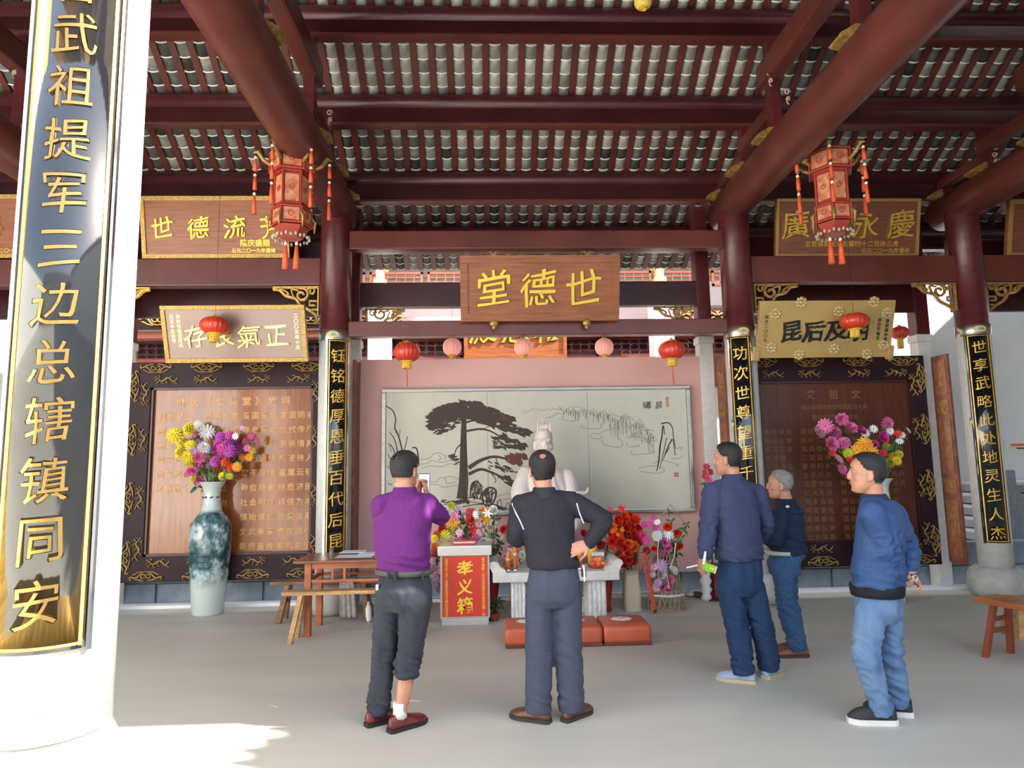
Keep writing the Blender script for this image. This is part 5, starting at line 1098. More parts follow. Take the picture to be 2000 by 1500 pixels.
# ================================================================ lanterns
LR = mat('lantern_red_silk', (0.60, 0.045, 0.02), 0.32, var=0.12, scale=6, coat=0.2); LP = mat('lantern_pink_silk', (0.85, 0.36, 0.30), 0.5, emit=0.28); FRG = mat('yellow_fringe', (0.72, 0.45, 0.04), 0.6, var=0.25, scale=40)
def round_lantern(label, px, py, Y, rx, rz, m=LR, fringe=0.16, cord=0.0, top=None, group=None, rib_n=20):
    c = at(px, py, Y=Y); k = Y/1298*1.02; Rx, Rz = rx*k, rz*k; t = thing('round_lantern', label, 'lantern', tuple(c), group); n = rib_n*4; rings = []
    for i in range(1, 16):
        th = PI*i/16; zz_ = -Rz*math.cos(th); rr = Rx*math.sin(th)**0.75
        rings.append([c+V((rr*(1-0.05*(j % 4 == 0))*math.cos(2*PI*j/n), rr*(1-0.05*(j % 4 == 0))*math.sin(2*PI*j/n), zz_)) for j in range(n)])
    MB().loft(rings).build('lantern_body', m, t, True)
    MB().lathe([(Rx*0.32, Rz*0.93), (Rx*0.34, Rz*1.0), (Rx*0.22, Rz*1.08), (Rx*0.10, Rz*1.2), (Rx*0.03, Rz*1.3)], tuple(c), 16).build('gold_cap', GOLD, t, True)
    MB().lathe([(Rx*0.5, -Rz*0.82), (Rx*0.52, -Rz*0.95), (Rx*0.40, -Rz*1.02), (Rx*0.3, -Rz*1.0)], tuple(c), 20).build('gold_ring', FRG, t, True)
    b = MB(); fl_ = fringe*Rx*2.2
    for j in range(18):
        a = 2*PI*j/18; b.tube([c+V((Rx*0.28*math.cos(a), Rx*0.28*math.sin(a), -Rz*0.98)), c+V((Rx*0.30*math.cos(a), Rx*0.30*math.sin(a), -Rz-fl_))], Rx*0.055, 5)
    b.build('fringe', FRG, t)['kind'] = 'stuff'
    if cord: MB().tube([c+V((0, 0, -Rz)), c+V((0, 0, -Rz-fl_-cord*0.3)), c+V((0.004, 0, -Rz-fl_-cord))], [0.003, 0.005, 0.009], 6).build('tassel', mat('tassel_red', (0.60, 0.06, 0.02), 0.6), t)
    zt_ = top if top else c.z+Rz+0.3
    MB().tube([c+V((0, 0, Rz*1.2)), V((c.x, c.y, zt_))], 0.0018, 5).build('hanging_cord', BLACKM, t)
    return t
round_lantern('wide red lantern hanging in front of the satin brown board', 420, 636, 6.95, 28, 17, fringe=0.25, top=5.26)
round_lantern('wide red lantern hanging in front of the flat gilded board', 1668, 628, 6.95, 27, 17, fringe=0.25, top=5.26)
round_lantern('round red lantern hanging left above the mural', 795, 688, 7.42, 26, 19, fringe=0.22, cord=0.20, top=3.0)
round_lantern('round red lantern hanging right above the mural', 1312, 684, 7.42, 26, 19, fringe=0.22, cord=0.20, top=3.0)
round_lantern('small red lantern beside the right end of the flat gilded board', 1757, 650, 7.93, 17, 13, fringe=0.5, top=3.37)
for px, lb in ((883, 'pale pink lantern left of the rear name board'), (1022, 'pale pink lantern in front of the rear name board'), (1180, 'pale pink lantern right of the rear name board')):
    round_lantern(lb, px, 678, 8.05, 18, 17, LP, 0.25, top=3.48, group='pale lanterns in the rear court')
round_lantern('yellow lantern at the very top of the view under the roof', 1256, 2, 5.45, 19, 17, mat('lantern_yellow', (0.80, 0.62, 0.12), 0.5), 0.05, top=6.26)
# palace lanterns with arms and tassels
PN = mat('lantern_panel', (0.62, 0.30, 0.16), 0.45, col2=(0.45, 0.10, 0.05), scale=16); FR_ = mat('lantern_frame_red', (0.33, 0.035, 0.02), 0.4); TS = mat('orange_tassel', (0.66, 0.09, 0.025), 0.6, var=0.1); TW = mat('tassel_knot', (0.82, 0.72, 0.55), 0.6)
def palace_lantern(label, px, Y, pyt, pyb, rot, hook):
    c0 = at(px, pyt, Y=Y); c1 = at(px, pyb, Y=Y); x, y = c0.x, c0.y; H_ = c0.z-c1.z; z = c1.z
    t = thing('palace_lantern', label, 'lantern', (x, y, z))
    def hexr(r, zz_, n=6): return [V((x+r*math.cos(rot+2*PI*i/n), y+r*math.sin(rot+2*PI*i/n), zz_)) for i in range(n)]
    tiers = [(0.205*H_/0.83, 0.76, 0.98, 'upper_crown'), (0.155*H_/0.83, 0.36, 0.75, 'middle_body'), (0.175*H_/0.83, 0.16, 0.34, 'lower_skirt')]
    for r, a, b_, nm in tiers:
        za, zb_ = z+H_*a, z+H_*b_; p = MB().loft([hexr(r*0.93, za), hexr(r*0.93, zb_)]).build(nm, FR_, t)
        A, B = hexr(r, za), hexr(r, zb_)
        for i in range(6):
            j = (i+1) % 6; ctr = (A[i]+A[j]+B[i]+B[j])/4; nn = V((ctr.x-x, ctr.y-y, 0)).normalized()
            MB().add([ctr+(q-ctr)*0.78 for q in (A[i], A[j], B[j], B[i])]+[ctr+(q-ctr)*0.78-nn*0.012 for q in (A[i], A[j], B[j], B[i])], [(0, 1, 2, 3), (4, 7, 6, 5), (0, 4, 5, 1), (1, 5, 6, 2), (2, 6, 7, 3), (3, 7, 4, 0)]).build('painted_panel', PN, p)
            MB().tube([A[i], B[i]], 0.011, 6).build('corner_post', FR_, p)
            q = MB(); k = dict(O=tuple(ctr+nn*0.001), ax=tuple((A[j]-A[i]).normalized()), nz=tuple(nn), t=0.003); s = (A[i]-A[j]).length*0.25
            rib(q, spiral(0, 0, s*0.8, s*0.15, 0, 1.5), 0.010, **k); q.build('painted_motif', FR_, p)
        for L_ in (A, B): MB().tube(L_+[L_[0]], 0.012, 6).build('rim', FR_, p)
    MB().loft([hexr(0.10, z+H_*0.02), hexr(0.16, z+H_*0.14)]).build('bottom_frame', FR_, t)
    b = MB(); R_2 = 0.16
    for i in range(24): a = 2*PI*i/24; b.ell((x+R_2*math.cos(a), y+R_2*math.sin(a), z+H_*0.03-0.01*(i % 2)), (0.012, 0.012, 0.02), 6, 4)
    b.build('bead_fringe', mat('grey_beads', (0.45, 0.38, 0.30), 0.5), t)['kind'] = 'stuff'
    for i in range(6):
        a = rot+2*PI*i/6; d = V((math.cos(a), math.sin(a), 0)); o_ = V((x, y, 0))
        ar = MB().tube([o_+d*0.19+V((0, 0, z+H_*0.84)), o_+d*0.26+V((0, 0, z+H_*0.90)), o_+d*0.31+V((0, 0, z+H_*0.99)), o_+d*0.35+V((0, 0, z+H_*0.97))], [0.018, 0.02, 0.022, 0.006], 7).build('dragon_arm', OLDG, t, True)
        tz = z+H_*0.93; p = o_+d*0.33; zz_ = tz
        for L_ in (0.14, 0.15, 0.20):
            MB().ell((p.x, p.y, zz_-0.012), (0.015, 0.015, 0.018), 8, 6).build('tassel_knot', TW, t, True); MB().tube([(p.x, p.y, zz_-0.02), (p.x, p.y, zz_-L_*0.5), (p.x+0.003, p.y, zz_-L_)], [0.010, 0.017, 0.021], 8).build('tassel', TS, t, True); zz_ -= L_+0.03
        a2 = MB().tube([o_+d*0.15+V((0, 0, z+H_*0.3)), o_+d*0.21+V((0, 0, z+H_*0.22)), o_+d*0.2+V((0, 0, z+H_*0.1))], [0.014, 0.018, 0.006], 6).build('lower_bracket', OLDG, t, True)
    for i in range(2):
        p = V((x+0.05*(i*2-1), y, 0)); MB().ell((p.x, p.y, z-0.03), (0.016, 0.016, 0.024), 8, 6).build('tassel_knot', TW, t, True); MB().tube([(p.x, p.y, z-0.04), (p.x, p.y, z-0.13), (p.x, p.y, z-0.27)], [0.012, 0.024, 0.032], 8).build('tassel', TS, t, True)
    hk = V(hook); pts = [V((x, y, z+H_*0.98)), V((x, y, hk.z-0.06)), hk]; b = MB()
    L1 = pts[1].z-pts[0].z; n = max(3, int(L1/0.03))
    for i in range(n): q = pts[0].z+L1*(i+0.5)/n; b.ell((x, y, q), (0.006 if i % 2 else 0.003, 0.003 if i % 2 else 0.006, 0.018), 6, 4)
    b.tube([pts[1], hk], 0.004, 5); b.build('chain', mat('chain_steel', (0.35, 0.33, 0.30), 0.4, metal=0.6), t)
    return t
h1_ = at(618, 222, X=XL+0.24); palace_lantern('ornate hexagonal palace lantern with orange tassels in the left bay', 573, 6.0, 302, 470, 0.25, (XL-0.02, 6.0, 4.36))
palace_lantern('ornate hexagonal palace lantern with orange tassels in the right bay', 1618, 6.0, 300, 462, 0.05, (at(1612, 250, Y=6.0).x, 6.0, 4.62))
# small pale carved clips on the posts
for (x, y, z), lb in zip(((XC-0.06, 6.2, at(1486, 160, Y=6.2).z), (XC+0.08, 6.15, at(1524, 195, Y=6.15).z), (XC+0.05, 4.7, 5.12), (XR-0.02, 6.9, at(1900, 315, Y=6.9).z), (XLL, 6.15, 5.35), (XL+0.24, 6.1, 4.86)), ('on the left face of the post above the right round beam', 'just right of the post above the right round beam', 'near the top edge beside the right round beam', 'on the truss post at the far right bay', 'on the truss seen left of the near stone pillar', 'where the chain of the left palace lantern is hooked')):
    b = MB(); k = dict(O=(x, y-0.07, z), t=0.008); rib(b, spiral(0, 0.04, 0.03, 0.01, 0, 1.2), 0.012, **k); rib(b, spiral(0, -0.03, 0.024, 0.008, 2, -1.2), 0.012, **k); rib(b, cat([(0.02, 0.0), (-0.01, -0.06), (0.01, -0.09)]), 0.01, **k)
    o = b.build('carved_clip', mat('pale_gilt', (0.60, 0.48, 0.36), 0.5)); tag(o, 'small pale carved clip '+lb, 'clip', 'carved clips on the truss posts')
# ================================================================ people
def remesh(b, vox, smooth=2):
    me = b.mesh('tmp'); o = bpy.data.objects.new('tmp', me); COL.objects.link(o)
    r = o.modifiers.new('r', 'REMESH'); r.mode = 'VOXEL'; r.voxel_size = vox
    if smooth: s = o.modifiers.new('s', 'SMOOTH'); s.factor = 0.5; s.iterations = smooth
    dg = bpy.context.evaluated_depsgraph_get(); out = bpy.data.meshes.new_from_object(o.evaluated_get(dg))
    bpy.data.objects.remove(o); bpy.data.meshes.remove(me); return out
def folds(me, fn):
    """push every vertex along its normal by fn(co)"""
    ns = [v.normal.copy() for v in me.vertices]
    for v, n in zip(me.vertices, ns): v.co = v.co+n*fn(v.co)
    me.update()
def ell_ring(c, ax, ay, a, b_, n=20, p=2.0):
    e = 2/p; return [c+ax*(a*math.copysign(abs(math.cos(t))**e, math.cos(t)))+ay*(b_*math.copysign(abs(math.sin(t))**e, math.sin(t))) for t in (2*PI*j/n for j in range(n))]
def limb(b, pts, rad, n=14, cap=True):
    P_ = [V(p) for p in pts]; C_ = []; R2 = []
    for i in range(len(P_)-1):
        for k in range(4):
            t = k/4; C_.append(P_[i].lerp(P_[i+1], t)); R2.append(rad[i]+(rad[i+1]-rad[i])*t)
    C_.append(P_[-1]); R2.append(rad[-1])
    S_ = [C_[0]]+[(C_[i-1]+C_[i]*2+C_[i+1])/4 for i in range(1, len(C_)-1)]+[C_[-1]]
    b.tube(S_, R2, n); b.ell(S_[0], (R2[0],)*3, 12, 8); b.ell(S_[-1], (R2[-1]*0.98,)*3, 12, 8) if cap else None
HEAD = [(-0.118, .022, .062, .018), (-0.108, .038, .078, -.004), (-0.09, .050, .086, -.028), (-0.065, .060, .087, -.058), (-0.035, .067, .086, -.080), (-0.005, .071, .084, -.092), (0.02, .073, .089, -.098), (0.045, .0745, .091, -.099), (0.068, .068, .082, -.091), (0.087, .056, .066, -.075), (0.102, .039, .045, -.054), (0.114, .017, .018, -.028)]
def head_rings(M, grow=0.0, n=28):
    out = []
    for z, wd, f, bk in HEAD:
        cy, dy = (f+bk)/2, (f-bk)/2+grow; w_ = wd+grow; zz_ = z*(1+grow*6)+(grow if z > 0 else 0)
        out.append([M @ V((w_*math.copysign(abs(math.cos(t))**0.97, math.cos(t)), cy+dy*math.sin(t), zz_)) for t in (2*PI*j/n for j in range(n))])
    return out
def yawv(deg):  # 0 = away from the camera (+Y), + turns to the left
    a = d2r(deg); return V((-math.sin(a), math.cos(a), 0))
def frame(c, F, tilt=0, roll=0):
    F = F.normalized(); R0 = F.cross(V((0, 0, 1))).normalized(); q = Matrix((R0, F, V((0, 0, 1)))).transposed().to_4x4()
    return Matrix.Translation(c) @ q @ Matrix.Rotation(d2r(tilt), 4, 'X') @ Matrix.Rotation(d2r(roll), 4, 'Y')
def hand(b, wrist, dirn, nrm, side, curl=0.5, spread=0.18, sc=1.0, tcurl=0.3):
    """dirn from wrist to knuckles, nrm out of the palm, side = +1 thumb on dirn x nrm side"""
    d = V(dirn).normalized(); nn = V(nrm); nn = (nn-d*nn.dot(d)).normalized(); s = d.cross(nn)*side; w_ = V(wrist)
    b.loft([ell_ring(w_+d*t*sc, s, nn, a*sc, c*sc, 14, 2.6) for t, a, c in ((-0.02, .026, .020), (0.0, .028, .018), (0.03, .036, .016), (0.06, .041, .015), (0.088, .040, .013), (0.096, .034, .009))])
    for k, (off, ln) in enumerate(((0.031, 0.070), (0.0105, 0.080), (-0.010, 0.075), (-0.030, 0.058))):
        base = w_+(d*0.085+s*off)*sc; dd = (d+s*off*spread*9).normalized(); pts = [base-dd*0.02*sc, base]; a = curl*0.7
        for q in (0.42, 0.32, 0.26):
            dv = dd*math.cos(a)+nn*math.sin(a); pts.append(pts[-1]+dv*ln*q*sc); a += curl*0.9
        b.tube(pts, [.0085*sc, .0088*sc, .0082*sc, .0074*sc, .006*sc], 10); b.ell(pts[-1], (.0062*sc,)*3, 8, 6)
    tb_ = w_+(d*0.022+s*0.026)*sc; dv = (d*0.65+s*0.7+nn*0.25).normalized(); p1 = tb_+dv*0.04*sc; dv2 = (d*0.9+s*0.2+nn*tcurl).normalized(); p2 = p1+dv2*0.03*sc
    b.tube([tb_-dv*0.02*sc, tb_, p1, p2, p2+dv2*0.024*sc], [.012*sc, .0125*sc, .010*sc, .0088*sc, .006*sc], 10); b.ell(p2+dv2*0.024*sc, (.0064*sc,)*3, 8, 6)
    return w_+d*0.12*sc
def shoe(par, ank, F, up_m, sole_m, L_=0.265, hk=1.0, name='shoe', lace=None):
    F = F.normalized(); s = F.cross(V((0, 0, 1))); o = V((ank.x, ank.y, 0)); b = MB(); hl = -0.075
    R_ = [(hl, .020, .055), (hl+0.015, .031, .070), (hl+0.05, .034, .078), (0.0, .035, .074), (0.05, .040, .064), (0.095, .046, .052), (0.14, .046, .042), (hl+L_-0.025, .036, .032), (hl+L_, .014, .018)]
    b.loft([[o+F*t+s*(w_*math.cos(q))+V((0, 0, 0.016*hk+(h_*hk*math.sin(q) if q <= PI else 0))) for q in (2*PI*j/20 for j in range(20))] for t, w_, h_ in R_])
    sh = b.build(name, up_m, par, True)
    pts = [(t-0.004 if i == 0 else t+(0.004 if i == len(R_)-1 else 0), w_+0.005) for i, (t, w_, h_) in enumerate(R_)]
    poly = [(t, w_) for t, w_ in pts]+[(t, -w_) for t, w_ in reversed(pts)]
    MB().prism(poly, o+V((0, 0, 0.0)), F, s, (0, 0, 0.022*hk)).build('sole', sole_m, sh)
    if lace:
        b = MB()
        for k in range(4): c = o+F*(0.03+0.022*k)+V((0, 0, (0.016+0.07-0.0095*k)*hk)); b.tube([c-s*0.02+V((0, 0, -0.006)), c, c+s*0.02+V((0, 0, -0.006))], 0.003, 5)
        b.build('laces', lace, sh)
    return sh
DARKH = mat('black_hair', (0.012, 0.011, 0.012), 0.45, bump=0.5, bscale=160); GREYH = mat('grey_hair', (0.22, 0.21, 0.20), 0.6, bump=0.5, bscale=160, var=0.2, scale=40)
EYE_W = mat('eye_white', (0.6, 0.58, 0.55), 0.2); EYE_D = mat('eye_dark', (0.015, 0.01, 0.008), 0.1); LIP = mat('lip', (0.38, 0.12, 0.09), 0.5)
def person(label, face, head, neckb, torso, arms, legs, top_m, leg_m, shoe_m, sole_m, head_face=None, tilt=0, hair=DARKH, bald=None, hs=1.0, hands=(), leg_r=(.098, .082, .072), sleeve_r=(.072, .064, .054, .044), collar=None, crease=0.010, rolled=None, waist_m=None, bare_core=0.8, hem_fold=True, skin=None, toe=(0, 0), lace=None, hair_low=-0.055, belt=None, seatw=None):
    F = yawv(face); Rt = F.cross(V((0, 0, 1))); HF = yawv(head_face if head_face is not None else face)
    root = thing('person', label, 'person', (torso[-1][0].x, torso[-1][0].y, 0)); sk = skin or SKIN
    hc = V(head); Mh = frame(hc, HF, tilt) @ Matrix.Scale(hs, 4)
    # --- body
    b = MB(); b.loft(head_rings(Mh))
    b.loft([[Mh @ V(p) for p in ring] for ring in ([(x*w_, 0.075+y_, z) for x, z in ((-1, -.008), (0, -.016), (1, -.008), (0.6, .004), (-0.6, .004))] for w_, y_, z in ((.016, 0.0, 0),))] if False else [[Mh @ V((sx*w_, y_, z+dz*w_)) for sx, dz in ((-1, -0.3), (0, -0.6), (1, -0.3), (0.5, 0.7), (-0.5, 0.7))] for w_, y_, z in ((.010, .078, .022), (.011, .094, .004), (.017, .110, -.018), (.019, .104, -.030), (.012, .078, -.036))])
    for s in (-1, 1):
        b.ell(Mh @ V((s*0.074, -0.012, -0.008)), (0.011, 0.021, 0.034), 12, 8, Mh.to_3x3() @ Matrix.Rotation(s*0.35, 3, 'Z') @ Matrix.Rotation(-0.2, 3, 'X'))
        b.ell(Mh @ V((s*0.076, -0.006, -0.034)), (0.008, 0.012, 0.014), 8, 6, Mh.to_3x3())
        b.ell(Mh @ V((s*0.030, 0.078, 0.028)), (0.024, 0.014, 0.009), 10, 6, Mh.to_3x3()); b.ell(Mh @ V((s*0.040, 0.057, -0.028)), (0.020, 0.016, 0.022), 10, 6, Mh.to_3x3())
    b.ell(Mh @ V((0, 0.086, -0.008)), (0.012, 0.018, 0.032), 10, 8, Mh.to_3x3()); b.ell(Mh @ V((0, 0.090, -0.024)), (0.015, 0.020, 0.012), 10, 8, Mh.to_3x3())
    b.ell(Mh @ V((0, 0.083, -0.058)), (0.022, 0.012, 0.012), 10, 6, Mh.to_3x3()); b.ell(Mh @ V((0, 0.072, -0.098)), (0.022, 0.016, 0.014), 10, 6, Mh.to_3x3())
    nk = V(neckb); hb_ = Mh @ V((0, -0.028, -0.06)); b.tube([hb_, hb_.lerp(nk, 0.5), nk, nk-V((0, 0, 0.06))], [.052*hs, .052*hs, .062, .085], 16)
    core = [(c, a*bare_core, d_*bare_core) for c, a, d_ in torso]; b.loft([ell_ring(c, Rt, F, a, d_, 18, 2.3) for c, a, d_ in core])
    for sh_, el, wr in arms: limb(b, [sh_, el, wr], [.046, .036, .025])
    for hp, kn, an in legs:
        limb(b, [hp, kn, V(kn).lerp(V(an), 0.35), V((an[0], an[1], 0.075))], [.064, .048, .050, .036])
    for h_ in hands: hand(b, **h_)
    me = remesh(b, 0.0046, 2); body = link('body', me, sk, root, True)
    # --- face details
    for s in (-1, 1):
        ey = MB().ell(Mh @ V((s*0.030, 0.0715, 0.010)), (0.011, 0.006, 0.0050), 10, 6, Mh.to_3x3()).build('eye', EYE_W, body, True); MB().ell(Mh @ V((s*0.030, 0.0752, 0.010)), (0.005, 0.0035, 0.005), 8, 6, Mh.to_3x3()).build('iris', EYE_D, ey, True)
        MB().tube([Mh @ V((s*0.014, 0.089, 0.030)), Mh @ V((s*0.032, 0.088, 0.036)), Mh @ V((s*0.050, 0.076, 0.031))], [0.002, 0.0025, 0.0015], 6).build('eyebrow', hair, body)
    MB().tube([Mh @ V((-0.024, 0.083, -0.058)), Mh @ V((0, 0.0955, -0.057)), Mh @ V((0.024, 0.083, -0.058))], [0.002, 0.0045, 0.002], 8).build('mouth', LIP, body)
    # --- hair: shell over the skull
    n = 44; rg = []
    for i in range(27):
        t = i/26; z = -0.10+0.2138*(math.sin(t*PI/2)**0.9); k = 0
        for q in range(len(HEAD)-1):
            if HEAD[q][0] <= z <= HEAD[q+1][0]: k = q
        if z > HEAD[-1][0]: wd, f, bk = .02, .02, -.03; k = -1
        if k >= 0:
            u_ = (z-HEAD[k][0])/(HEAD[k+1][0]-HEAD[k][0]); wd, f, bk = (HEAD[k][m]+(HEAD[k+1][m]-HEAD[k][m])*u_ for m in (1, 2, 3))
        g = 0.009+0.004*math.sin(min(1, max(0, (z+0.05)/0.12))*PI/2); zz_ = z+(0.012*max(0, z)/0.1); row = []
        for j in range(n):
            a = 2*PI*j/n; gg = g+0.0022*noise.noise(V((math.cos(a)*6, math.sin(a)*6, z*55))); row.append(((wd+gg)*math.copysign(abs(math.cos(a))**.97, math.cos(a)), (f+bk)/2+((f-bk)/2+gg)*math.sin(a), zz_))
        rg.append(row)
    vs = [Mh @ V(p) for r in rg for p in r]; fs = []
    def keep(p):
        x, y, z = p; lim = hair_low if y < -0.045 else hair_low+(y+0.045)*1.35+0.0
        if y > 0.0 : lim = max(lim, 0.012+y*0.72)
        if abs(x) > 0.05 and -0.03 < y < 0.03 and z < 0.018: return False
        if bald and (V(p)-V(bald[0])).length < bald[1]*(1+0.25*noise.noise(V(p)*40)): return False
        return z > lim
    for i in range(len(rg)-1):
        for j in range(n):
            k = (j+1) % n; c = tuple((rg[i][j][m]+rg[i+1][k][m])/2 for m in range(3))
            if keep(c): fs.append((i*n+j, i*n+k, (i+1)*n+k, (i+1)*n+j))
    e = len(vs); vs.append(Mh @ V((0, -0.005, 0.1315)));
    for j in range(n):
        if keep((rg[-1][j][0], rg[-1][j][1], rg[-1][j][2])): fs.append(((len(rg)-1)*n+j, (len(rg)-1)*n+(j+1) % n, e))
    me = bpy.data.meshes.new('hair'); me.from_pydata(vs, [], fs); bm = bmesh.new(); bm.from_mesh(me); bmesh.ops.recalc_face_normals(bm, faces=bm.faces); bmesh.ops.delete(bm, geom=[v for v in bm.verts if not v.link_faces], context='VERTS'); bm.to_mesh(me); bm.free()
    ho = link('hair', me, hair, body, True); sm = ho.modifiers.new('s', 'SOLIDIFY'); sm.thickness = 0.010; sm.offset = -1; ss = ho.modifiers.new('ss', 'SUBSURF'); ss.levels = ss.render_levels = 1
    # --- trousers
    b = MB(); P_ = torso[-1][0]; pel = [(c, a*0.95, d_*0.97) for c, a, d_ in torso[-2:]]
    h0, h1 = V(legs[0][0]), V(legs[1][0]); mid = (h0+h1)/2; sw = seatw or (0.165, 0.125)
    b.loft([ell_ring(P_+V((0, 0, 0.045)), Rt, F, torso[-1][1]*0.86, torso[-1][2]*0.82, 20, 2.3), ell_ring(P_-V((0, 0, 0.01)), Rt, F, torso[-1][1]*0.93, torso[-1][2]*0.92, 20, 2.3), ell_ring(mid+V((0, 0, 0.05)), Rt, F, sw[0], sw[1], 20, 2.3), ell_ring(mid-V((0, 0, 0.03)), Rt, F, sw[0]*0.97, sw[1]*0.92, 20, 2.3), ell_ring(mid-V((0, 0, 0.08)), Rt, F, sw[0]*0.8, sw[1]*0.7, 20, 2.2)])
    for i, (hp, kn, an) in enumerate(legs):
        hp, kn, an = V(hp), V(kn), V(an); end = V((an.x, an.y, 0.055))
        if rolled == i: end = kn.lerp(an, 0.36)
        side = 1 if (hp-mid).dot(Rt) > 0 else -1
        limb(b, [hp+V((0, 0, -0.02)), hp.lerp(kn, 0.5), kn, kn.lerp(end, 0.55), end], [leg_r[0], (leg_r[0]+leg_r[1])/2, leg_r[1], (leg_r[1]+leg_r[2])/2, leg_r[2]], 18, False)
        if rolled == i:
            for k in range(2): b.tube([end+V((0, 0, 0.05*k+0.05)), end+V((0, 0, 0.05*k+0.02)), end+V((0, 0, 0.05*k))], [leg_r[1]*0.9, leg_r[1]*1.07, leg_r[1]*0.98], 18)
    me = remesh(b, 0.010, 3); ks = [(V(l[1]), V(l[2])) for l in legs]
    def ftr(p):
        d = 0.0
        for kn, an in ks:
            q = math.exp(-((p-kn).length/0.13)**2); q2 = math.exp(-((p-V((an.x, an.y, 0.10))).length/0.12)**2); d += (q+1.3*q2)*(0.45-1.7*abs(noise.noise(V((p.x*7, p.y*7, p.z*24+p.x*12)))))*1.5
        q3 = math.exp(-((p-mid+V((0, 0, 0.08))).length/0.15)**2); d += q3*(0.4-1.7*abs(noise.noise(V((p.x*16+p.z*16, p.y*7, p.z*8)))))*1.2
        d += 0.7*noise.noise(V((p.x*16, p.y*16, p.z*3.5)))+0.2*noise.noise(p*26)
        return d*crease*1.35*min(1, max(0.15, (p.z-0.05)/0.06))
    folds(me, ftr); tr = link('trousers', me, leg_m, root, True)
    if belt:
        b = MB(); c = torso[-1][0]+V((0, 0, 0.012)); r0 = ell_ring(c, Rt, F, torso[-1][1]*0.93+0.012, torso[-1][2]*0.93+0.014, 28, 2.3); b.tube(r0+[r0[0]], [0.017]*(len(r0)+1), 6, flat=1.0); b.build('belt', belt, tr)
    # --- shirt or jacket
    b = MB(); b.loft([ell_ring(c, Rt, F, a, d_, 24, 2.35) for c, a, d_ in torso])
    for sh_, el, wr in arms:
        sh_, el, wr = V(sh_), V(el), V(wr); limb(b, [sh_, sh_.lerp(el, 0.5), el, el.lerp(wr, 0.5), wr-(wr-el).normalized()*0.015], [sleeve_r[0], sleeve_r[1], sleeve_r[2]*1.02, (sleeve_r[2]+sleeve_r[3])/2, sleeve_r[3]], 16)
        b.tube([sh_, sh_.lerp(torso[1][0], 0.5)-V((0, 0, 0.004)), torso[1][0]-V((0, 0, 0.02))], [sleeve_r[0]*0.95, sleeve_r[0]*0.82, 0.045], 12)
    me = remesh(b, 0.009, 3); els = [V(a[1]) for a in arms]; hem = torso[-1][0]
    def fsh(p):
        d = 0.0
        for e_ in els: d += math.exp(-((p-e_).length/0.11)**2)*(0.45-1.7*abs(noise.noise(V((p.x*12+p.z*10, p.y*10, p.z*20-p.x*10)))))*1.6
        w_ = math.exp(-((p.z-hem.z-0.05)/0.10)**2) if hem_fold else 0
        d += w_*(0.4-1.7*abs(noise.noise(V((p.x*4, p.y*4, p.z*26+p.x*7)))))*1.2+0.7*(0.4-1.6*abs(noise.noise(V((p.x*6+p.z*5, p.y*6, p.z*7-p.x*4)))))+0.15*noise.noise(p*24)
        return d*crease*1.3
    folds(me, fsh); tp = link('shirt' if belt else 'jacket', me, top_m, root, True)
    if collar:
        b = MB(); c = V(neckb); r0 = [ell_ring(c+V((0, 0, z))+F*fo, Rt, F, r_, r_*1.05, 22) for z, r_, fo in ((-0.03, 0.086, -0.005), (0.0, 0.078, 0.0), (0.03, 0.070, 0.006), (0.034, 0.064, 0.006), (0.0, 0.066, 0.0))]; b.loft(r0, cap=False); b.build('collar', collar, tp, True)
    if waist_m:
        b = MB(); c = torso[-1][0]; r0 = [ell_ring(c+V((0, 0, z)), Rt, F, torso[-1][1]+g, torso[-1][2]+g, 28, 2.35) for z, g in ((-0.035, -0.004), (-0.033, 0.003), (0.0, 0.007), (0.03, 0.008), (0.034, 0.0))]; b.loft(r0); b.build('ribbed_hem', waist_m, tp, True)
    for i, (hp, kn, an) in enumerate(legs):
        shoe(root, V(an), yawv(toe[i]), shoe_m, sole_m, lace=lace, hk=1.4 if lace else 1.05)
        if rolled == i: b = MB(); a_ = V((an[0], an[1], 0.07)); b.tube([a_, a_+V((0, 0, 0.04)), a_+V((0, 0, 0.085))], [0.042, 0.040, 0.043], 16); b.build('white_sock', mat('sock_white', (0.75, 0.75, 0.73), 0.9), root, True)
    return root, body, tr, tp, Mh
def fabric(name, col, rough=0.85, var=0.06, **k): return mat(name, col, rough, var=var, scale=60, bump=0.12, bscale=420, spec=0.25, **k)
J = lambda x, y, Y: at(x, y, Y=Y)
KHEAD = 1.0
